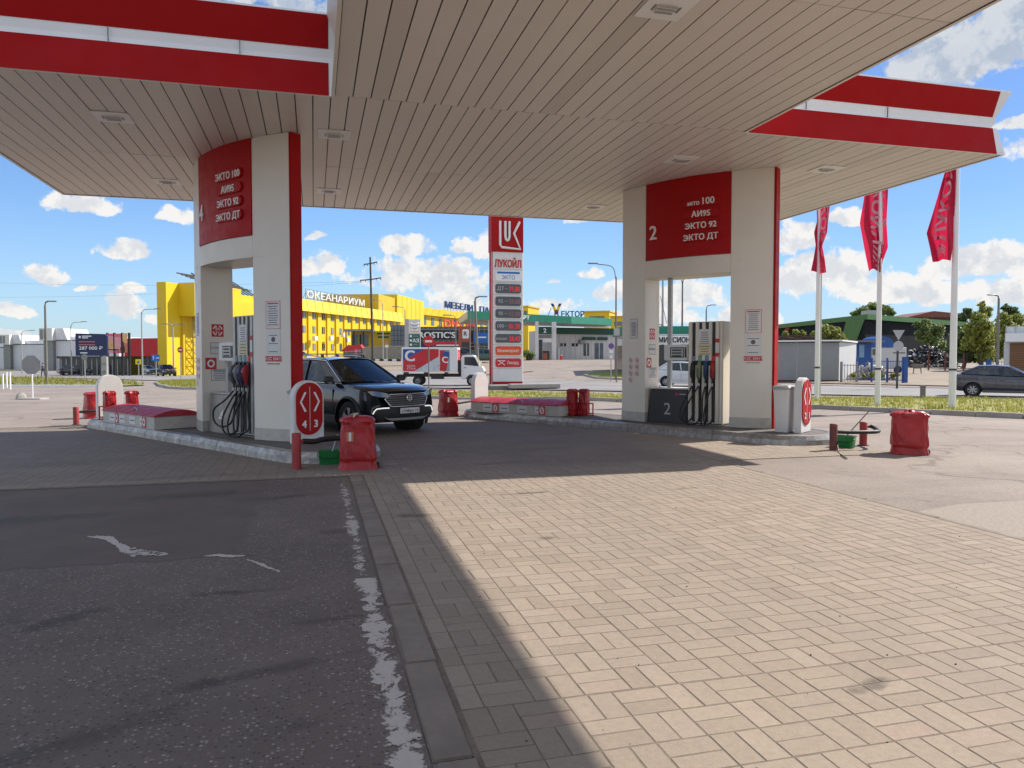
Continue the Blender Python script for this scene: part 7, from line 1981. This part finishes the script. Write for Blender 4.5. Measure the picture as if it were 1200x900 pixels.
t = T('power_pole', 'tall dark wooden power pole with two cross arms before the yellow building', 'utility pole', W(437, 96), -YAW); k = 96 / FPX; hb = W(437, 96).z
zz2 = lambda py: 1.6 + (HY - py) * k - hb
mb = MB(); mb.tube([(0, 0, -.1), (-.25, 0, zz2(302))], [.17, .11], 10); mb.build('pole', WOODPOLE, t)
for py, w in ((309, 7.5), (327.5, 12)):
    mb = MB(); mb.tube([(-.25 - w * k, 0, zz2(py + 1.5)), (-.2, 0, zz2(py + .5)), (-.2 + w * k, 0, zz2(py - 1.5))], .075, 6)
    for s in (-1, -.5, .55, 1): mb.tube([(-.22 + s * w * k, 0, zz2(py - s * 1.5)), (-.22 + s * w * k, 0, zz2(py - s * 1.5 + 2.5))], .05, 5)
    mb.build('cross_arm', WOODPOLE, t)
for i, (a, b, l) in enumerate((((-160, 322, 150), (425, 330, 96), 'upper thin power line crossing the sky at the left'), ((-160, 345, 150), (426, 331, 96), 'lower thin power line crossing the sky at the left'))):
    A, Bq = P(*a), P(*b); t = T('power_line', l, 'wire', (Bq.x, Bq.y, 0), 0, 'power lines'); mb = MB(); mb.tube([A.lerp(Bq, q / 20) - Vector((0, 0, 1.2 * (1 - (2 * q / 20 - 1) ** 2))) for q in range(21)], .012, 4); mb.build('wire', DGREY, t, world=True)

# ------------------------------------------------------------------ road signs
def sign(px, D, label, plates, m=None, r=.035, ytop=None, rzx=0.0, group=None):
    b = W(px, D); t = T('road_sign', label, 'road sign', b, -YAW + rzx, group or 'road signs'); k = D / FPX
    zf = lambda py: 1.6 + (HY - py) * k - b.z
    top = ytop or min(p[1] for p in plates)
    mb = MB(); mb.cyl((0, 0, -.1), (0, 0, zf(top)), r, n=10); mb.build('pole', m or GALV, t)
    for (pts, py, col, deco) in plates:
        mb = MB(); n = len(pts); c = [(x * k, zf(py) + z * k) for x, z in pts]
        mb.ext(c, -r - .03, -r - .01, 0); pl = mb.build('plate', col, t)
        if deco:
            mb = MB()
            for (q, _m) in deco[0]: mb.add([(x * k, -r - .034 - .002 * _m, zf(py) + z * k) for x, z in q], [tuple(range(len(q)))], _m)
            mb.build('symbol', deco[1], pl)
    return t
circ = lambda r, n=20: [(r * math.cos(2 * PI * i / n), r * math.sin(2 * PI * i / n)) for i in range(n)]
sq = lambda w, h, x=0, z=0: [(x - w / 2, z - h / 2), (x + w / 2, z - h / 2), (x + w / 2, z + h / 2), (x - w / 2, z + h / 2)]
octa = [(11.8 * math.cos(PI / 8 + i * PI / 4), 11.8 * math.sin(PI / 8 + i * PI / 4)) for i in range(8)]
st = sign(37.5, 32.5, 'grey back of an octagonal stop sign on a concrete foot', [(octa, 427.5, MGREY, None)], BRWHITE, .03, 421)
pb = W(37.5, 32.5); mb = MB(); mb.prism(rrect(1.1, .7, .08, 3), 0, .10); mb.build('foot', CONC, st, bevel=.02)
fr_ = st
t = T('concrete_stone', 'rough concrete lump beside the stop sign foot', 'stone', W(24, 33.2), .4); mb = MB(); mb.loft([[(x, y, z) for x, y in rrect(.42 * k, .3 * k, .08, 3)] for z, k in ((0, 1), (.12, .95), (.24, .7), (.3, .35))]); mb.build('lump', CONC, t, sharp=30)
sign(502.5, 44.5, 'red no entry sign in front of the cola lorry', [(circ(6.4), 400, SIGNRED, [[(sq(8.2, 2.4), 0)], [BRWHITE]])], GPOLE, .035, 396)
sign(212, 62, 'small red and white no entry sign on the curved grass island', [(circ(3.4), 410, SIGNRED, [[(sq(4.2, 1.4), 0)], [BRWHITE]])], GALV, .04, 406)
sign(183, 84, 'blue lane arrow sign left of the yellow tower', [(sq(9.6, 7.5), 419.5, SIGNBL, [[(sq(.8, 4, -2.6), 0), ([(-3.6, 1), (-1.6, 1), (-2.6, 3)], 0), (sq(3, .8, 1.6), 0), ([(3, -1.2), (4.4, 0), (3, 1.2)], 0)], [BRWHITE]])], GALV, .05, 417)
sign(162.5, 90, 'yellow crossing sign in front of the red hall', [(sq(6.5, 6), 424, SIGNYEL, [[([(-1.8, -1.6), (1.8, -1.6), (0, 1.8)], 0)], [BLUE]])], GALV, .05, 422)
sign(1051.5, 43, 'white backs of a yield sign and a round sign on one dark post', [([(-7, 6), (7, 6), (0, -6)], 393, LGREY, None), (circ(6), 405.5, LGREY, None)], DGREY, .06, 388)
sign(716, 54, 'violet no stopping sign with two white plates left of the right portal', [(circ(3.2), 405.5, DBLUE, [[(circ(2.4), 0), (sq(.9, 4.6), 1)], [mat('sign_violet', (.12, .10, .34)), SIGNRED]]), (sq(4, 3.6), 412, BRWHITE, None), (sq(2.4, 4), 418, BRWHITE, None)], GALV, .04, 402)
sign(722.5, 52, 'square sign seen from behind on a grey post beside the right portal', [(sq(6.5, 8.5), 389, LGREY, None)], GPOLE, .05, 385)
sign(417.5, 92, 'magenta diamond sign above the roof of the dark crossover', [([(0, -3.2), (3.2, 0), (0, 3.2), (-3.2, 0)], 411.5, mat('magenta_sign', (.6, .08, .25)), [[([(0, -1.6), (1.6, 0), (0, 1.6), (-1.6, 0)], 0)], [PINK]])], GALV, .05, 409)
sign(453.5, 92, 'pale red topped sign in front of the retaining wall', [(circ(2.0), 401.5, mat('pale_red_sign', (.5, .2, .22)), None), (sq(4, 3), 405.8, BRWHITE, None)], GALV, .05, 400)
sign(358, 70, 'small yellow diamond sign behind the dark crossover', [([(0, -2.6), (2.6, 0), (0, 2.6), (-2.6, 0)], 418, SIGNYEL, None)], GALV, .05, 416)
sign(99.5, 70, 'pair of round sign backs below the navy billboard', [(circ(3.6), 418.5, MGREY, None)], GALV, .05, 416)
t, X, Z_ = B('red_awning', 'red sloping awning over a stall behind the dark crossover', 'awning', 412, 100); mb = MB(); mb.ext([(X(400), Z_(412)), (X(409), Z_(405)), (X(424), Z_(404)), (X(426), Z_(408)), (X(415), Z_(411))], -.8, .8); mb.build('cloth', SIGNRED, t)
for px in (404, 424): mb = MB(); mb.cyl((X(px), 0, 0), (X(px), 0, Z_(408)), .06, n=8); mb.build('post', BLACK, t)
mb = MB(); mb.box(X(404), X(424), -.5, .7, 0, Z_(413)); mb.build('counter', DGREY, t)
t, X, Z_ = B('info_stele', 'slim grey information stele behind the left white guard', 'stele', 122, 62); mb = MB(); mb.box(X(118.5), X(125), 0, .3, 0, Z_(418)); mb.build('body', GALV, t, bevel=.02); mb = MB(); mb.ext([(X(121.7) + .16 * math.cos(i * PI / 8), Z_(436) + .16 * math.sin(i * PI / 8)) for i in range(16)], -.02, .0); rect(mb, X(119), X(124.5), Z_(427), Z_(425.5), -.03); mb.build('emblem', MGREY, t)
# kerb blocks painted black and white
t, L = loc_wall('kerb_blocks', 'black and white painted kerb blocks at the foot of the bank', 'kerb', (430, 84), (480, 82), zt(*W(455, 83)[:2]))
mb = MB()
for i in range(10): mb.box(i * L / 10, (i + 1) * L / 10 - .02, 0, .3, -.1, .3, i % 2)
mb.build('blocks', [BRWHITE, BLACK], t)
person(W(50.5, 86), -YAW + 2.6, 'walker in dark trousers beside the back of the stop sign', False, 0, mat('walker_top', (.10, .12, .16), .8))

# ------------------------------------------------------------------ trees and shrubs
def crown(mb, blobs, n, leaf, seed, mats=1):
    r = random.Random(seed); tot = sum(b[1] ** 2 for b in blobs)
    for (c, rad_) in blobs:
        for i in range(int(n * rad_ ** 2 / tot)):
            d = Vector((r.gauss(0, 1), r.gauss(0, 1), r.gauss(0, 1))).normalized(); q = rad_ * (r.random() ** .38) * r.uniform(.8, 1.12)
            if r.random() < .12: q *= r.uniform(1.05, 1.25)
            p = c + Vector((d.x * q, d.y * q, d.z * q * .9)); s = leaf * r.uniform(.6, 1.4)
            u = (d + Vector((r.uniform(-1, 1), r.uniform(-1, 1), r.uniform(-1, 1)))).normalized().orthogonal().normalized(); w = u.cross((d + Vector((r.uniform(-.8, .8), r.uniform(-.8, .8), r.uniform(-.3, .9)))).normalized()).normalized()
            mb.add([p - u * s, p + w * s * .55, p + u * s, p - w * s * .55], [(0, 1, 2, 3)])
def tree(name, label, cat, px, D, blobs, leafm, n, leaf, seed, group=None, trunk=True):
    b = W(px, D); t = T(name, label, cat, b, 0, group); k = D / FPX; r = random.Random(seed + 50)
    inv = ROOTM[t.name].inverted()
    bl = []
    for (x, y, rr_) in blobs:
        c = inv @ P(x, y, D + r.uniform(-1, 1) * rr_ * k * .6)
        bl.append((c, rr_ * k))
    sub = []
    for c, q in bl:
        sub.append((c, q * .8))
        for i in range(7):
            d = Vector((r.gauss(0, 1), r.gauss(0, 1), r.gauss(0, 1))).normalized(); sub.append((c + d * q * .72, q * r.uniform(.28, .46)))
    mb = MB(); crown(mb, sub, n, leaf, seed); mb.build('crown', leafm, t)
    if trunk:
        mb = MB(); c = sum((q[0] for q in bl), Vector()) / len(bl)
        mb.tube([(0, 0, -.2), (c.x * .3, c.y * .3, c.z * .5), tuple(c)], [.22, .16, .07], 8)
        for q, rr_ in bl: mb.tube([(c.x * .3, c.y * .3, c.z * .5), tuple(q)], [.12, .04], 6)
        mb.build('trunk', TRUNK, t)
tree('shrub', 'light green rounded bush in front of the charcoal hall', 'bush', 1092, 92, [(1083, 384, 10), (1096, 390, 12), (1090, 398, 11), (1078, 393, 7), (1074, 380, 5), (1101, 402, 8)], LEAF_M, 4200, .17, 1)
tree('leafy_tree', 'tall yellowish green tree left of the weathered lamp post', 'tree', 1150, 74, [(1152, 366, 9), (1146, 385, 17), (1158, 392, 15), (1140, 400, 16), (1154, 412, 15), (1149, 357, 5), (1133, 386, 8)], LEAF_Y, 7500, .17, 2)
tree('leafy_tree', 'dark green tree low behind the rightmost flagpole', 'tree', 1128, 80, [(1126, 394, 15), (1134, 408, 17), (1122, 412, 13), (1146, 412, 15), (1160, 412, 14), (1138, 392, 13), (1164, 398, 12)], LEAF_D, 8000, .17, 3)
tree('leafy_tree', 'yellow green tree right of the weathered lamp post', 'tree', 1178, 78, [(1176, 378, 13), (1184, 390, 14), (1172, 395, 14), (1176, 410, 14), (1190, 376, 9), (1200, 384, 11)], LEAF_Y, 6000, .17, 4)
tree('leafy_tree', 'tree crown showing above the charcoal hall roof', 'tree', 1024, 140, [(1010, 364, 8), (1022, 361, 10), (1036, 363, 8), (1000, 368, 5), (1043, 368, 5)], LEAF_M, 3600, .26, 5)
tree('leafy_tree', 'dark distant tree behind the yellow green trees at the right', 'tree', 1135, 120, [(1132, 368, 8), (1126, 374, 7), (1140, 372, 7), (1186, 368, 8), (1178, 362, 6), (1192, 374, 7)], LEAF_D, 3800, .24, 6)
tree('shrub', 'bright shrub growing behind the grey shed roof', 'bush', 968, 60, [(964, 388, 8), (976, 390, 9), (985, 396, 7), (956, 393, 6)], LEAF_Y, 2600, .12, 7)
tree('shrub', 'small shrub by the timber on the grey shed roof', 'bush', 935, 60, [(932, 389, 4), (920, 391, 4), (940, 391, 4)], LEAF_Y, 900, .11, 8, None, True)
tree('shrub', 'round green bush at the foot of the green station canopy', 'bush', 620, 88, [(617, 413, 5), (623, 415, 5), (620, 418, 5)], LEAF_M, 900, .13, 9)
tree('shrub', 'low weeds along the blue fence', 'weeds', 1030, 49.5, [(1000, 440, 3), (1012, 440, 3), (1022, 439, 3), (1034, 440, 3), (1046, 440, 3), (1052, 439, 3)], LEAF_Y, 1200, .08, 10, None, False)
tree('shrub', 'weeds along the foot of the retaining wall', 'weeds', 450, 97, [(436, 421, 3), (446, 422, 3), (456, 422, 3.4), (466, 422, 3), (474, 422, 3)], LEAF_M, 1200, .13, 11, None, False)
for i, (px, D, yt, l) in enumerate(((-30, 230, 414, 'far tree line at the left horizon edge'), (1250, 140, 370, 'tree beyond the right edge of the photo'))):
    tree('leafy_tree', l, 'tree', px, D, [(px + q * 14 - 30, yt + (q % 2) * 3, 13) for q in range(5)], LEAF_D, 2500, .4, 20 + i)

# ------------------------------------------------------------------ sky, sun, camera
SUNV = Vector((1.107, .253, 1)).normalized()
EL = math.asin(SUNV.z); AZ = math.atan2(SUNV.x, SUNV.y)
wd = bpy.data.worlds.new('World'); bpy.context.scene.world = wd; wd.use_nodes = True
nt = wd.node_tree; nt.nodes.clear(); k = N(nt)
out = nt.nodes.new('ShaderNodeOutputWorld'); bg = nt.nodes.new('ShaderNodeBackground')
sky = k.n('TexSky', sky_type='NISHITA'); sky.sun_disc = False; sky.sun_elevation = EL; sky.sun_rotation = AZ; sky.air_density = 1.0; sky.dust_density = .35; sky.ozone_density = 1.6
dirv = k.n('TexCoord').outputs['Generated']
sep = k.n('SeparateXYZ'); k.set(sep.inputs[0], dirv)
X_, Y_, Zq = sep.outputs
az = k.math('SUBTRACT', k.math('ARCTAN2', X_, Y_), YAW); el = k.math('ARCSINE', Zq)
# unseen cloud field added outside the view as neutral fill, thicker towards the horizon
den = k.math('ADD', k.math('MAXIMUM', Zq, 0.0), .09)
cv = k.n('CombineXYZ'); k.set(cv.inputs[0], k.math('DIVIDE', X_, den)); k.set(cv.inputs[1], k.math('DIVIDE', Y_, den)); cv.inputs[2].default_value = 3.7
field = k.noise(cv.outputs[0], .85, 9, .56, .2)
# named cumulus banks: (azimuth px, elevation px, half width px, half height px, weight)
CL = [(105, 243, 62, 17, .8), (212, 255, 24, 16, .8), (152, 300, 48, 19, 1.0), (60, 326, 24, 18, .8), (105, 343, 20, 6, .7), (163, 346, 17, 8, .8), (143, 368, 30, 24, .9), (18, 368, 26, 12, .9), (175, 380, 14, 10, .7), (30, 396, 60, 8, .6),
      (478, 292, 46, 17, 1.0), (500, 325, 80, 30, .9), (380, 316, 34, 15, .9), (545, 288, 18, 14, .8), (575, 290, 26, 30, .9), (545, 306, 14, 6, .7), (366, 283, 14, 6, .5), (540, 350, 40, 28, .8), (450, 335, 60, 20, .5),
      (680, 264, 20, 6, .8), (688, 324, 22, 9, .8), (640, 328, 14, 6, .6), (640, 358, 70, 16, .8), (715, 350, 40, 18, .8), (795, 350, 90, 26, 1.0), (860, 375, 60, 20, .9), (770, 372, 60, 18, .8),
      (935, 285, 36, 34, .95), (990, 256, 40, 18, .9), (960, 330, 90, 34, .95), (1040, 345, 90, 26, 1.0), (1150, 312, 95, 30, 1.1), (1200, 345, 120, 32, 1.1), (1110, 350, 90, 20, 1.0), (1130, 75, 120, 48, 1.2), (1200, 30, 90, 60, 1.2), (1195, 150, 40, 10, .8), (1190, 180, 30, 16, .6), (320, 10, 120, 20, .9),
      (1350, 330, 130, 40, 1.0), (-150, 340, 130, 30, .8)]
wn = k.n('TexNoise'); k.set(wn.inputs['Vector'], dirv); wn.inputs['Scale'].default_value = 11; wn.inputs['Detail'].default_value = 7; wn.inputs['Roughness'].default_value = .58
ws = k.n('SeparateColor'); k.set(ws.inputs[0], wn.outputs[1])
az2 = k.math('ADD', az, k.math('MULTIPLY', k.math('SUBTRACT', ws.outputs[0], .5), .055)); el2 = k.math('ADD', el, k.math('MULTIPLY', k.math('SUBTRACT', ws.outputs[1], .5), .05))
tot = None; low = None
for (px, py, wx, wy, wt) in CL:
    a0 = math.atan((px - 600) / FPX); cosa = math.cos(a0); e0 = math.atan((HY - py) / FPX * cosa); sa = wx / FPX * cosa ** 2; se = wy / FPX * cosa
    u = k.math('MULTIPLY', k.math('SUBTRACT', az2, a0), 1 / sa); v = k.math('MULTIPLY', k.math('SUBTRACT', el2, e0), 1 / se)
    # flat base: the lower half is squeezed
    vb = k.math('MULTIPLY', v, k.mr(v, -.05, .05, 1.7, 1.0))
    q = k.math('MULTIPLY', k.math('SUBTRACT', 1.0, k.math('ADD', k.math('MULTIPLY', u, u), k.math('MULTIPLY', vb, vb))), wt)
    tot = q if tot is None else k.math('MAXIMUM', tot, q)
fine = k.noise(dirv, 26, 9, .62, .15)
fine2 = k.noise(dirv, 70, 6, .6)
dens = k.math('ADD', k.math('ADD', k.math('MAXIMUM', tot, -1.0), k.math('MULTIPLY', k.math('SUBTRACT', fine, .5), 2.6)), k.math('MULTIPLY', k.math('SUBTRACT', fine2, .5), 1.15))
mask = k.mr(dens, .12, .55, 0, .97, True)
fm = k.mr(k.math('ADD', field, k.math('MULTIPLY', k.math('SUBTRACT', fine, .5), .25)), .38, .56, 0, .95, True)
outview = k.mr(k.math('ABSOLUTE', az), .75, 1.1, .0, 1.0)
mask = k.math('MAXIMUM', mask, k.math('MULTIPLY', fm, outview))
# sunlit side against shaded base: compare the noise a little nearer to the sun
off = k.n('VectorMath', operation='ADD'); k.set(off.inputs[0], dirv); off.inputs[1].default_value = (.012, .002, .020)
f2 = k.noise(off.outputs[0], 26, 9, .62, .15)
lit = k.mr(k.math('SUBTRACT', fine, f2), -.10, .12, 0, 1, True)
core = k.mr(dens, .4, 1.7, 0, 1, True)
hz_ = k.mr(el, .0, .22, 1, 0)
top = k.mr(el, .20, .31, 0, 1, True)
shade = k.math('ADD', k.math('MULTIPLY', lit, .55), k.math('SUBTRACT', .62, k.math('MULTIPLY', core, .26)), clamp=True)
shade = k.math('SUBTRACT', shade, k.math('MULTIPLY', top, .55), clamp=True)
CB = 5.1
cc = k.mix(shade, (.50 * CB, .58 * CB, .70 * CB), (1.02 * CB, 1.0 * CB, .97 * CB))
sunward = k.mr(az, -.35, .60, 0, 1, True)
skyc = k.mix(1.0, sky.outputs[0], k.mix(sunward, (.60, .76, .98), (.40, .52, .72)), 'MULTIPLY')
haze = k.mix(k.mr(el, .0, .17, .46, 0.0), skyc, (.52 * CB, .70 * CB, .92 * CB))
col = k.mix(mask, haze, cc)
fill_boost = k.mr(outview, 0, 1, 1.0, 1.25)  # sky and added clouds outside the view brightened for more fill
col = k.mix(1.0, col, k.gray(fill_boost), 'MULTIPLY')
nt.links.new(col, bg.inputs[0]); bg.inputs[1].default_value = .118
nt.links.new(bg.outputs[0], out.inputs[0])

sl = bpy.data.lights.new('sun', 'SUN'); sl.energy = 4.5; sl.angle = rad(.53); sl.color = (1, .93, .83)
so = bpy.data.objects.new('sun', sl); C.objects.link(so); so.rotation_euler = SUNV.to_track_quat('Z', 'Y').to_euler()
cd = bpy.data.cameras.new('camera'); cd.sensor_width = 36; cd.lens = 36 * FPX / 1200; cd.clip_end = 8000; cd.clip_start = .05
cam = bpy.data.objects.new('camera', cd); C.objects.link(cam); cam.location = (0, 0, HC); cam.rotation_euler = (PI / 2 - PITCH, 0, -YAW)
S = bpy.context.scene
S.camera = cam
S.view_settings.view_transform = 'Standard'; S.view_settings.look = 'None'; S.view_settings.gamma = 1; S.view_settings.use_curve_mapping = False
S.view_settings.exposure = .62
S.render.engine = 'CYCLES'; S.cycles.max_bounces = 8; S.cycles.diffuse_bounces = 4; S.cycles.transparent_max_bounces = 12; S.cycles.use_denoising = True
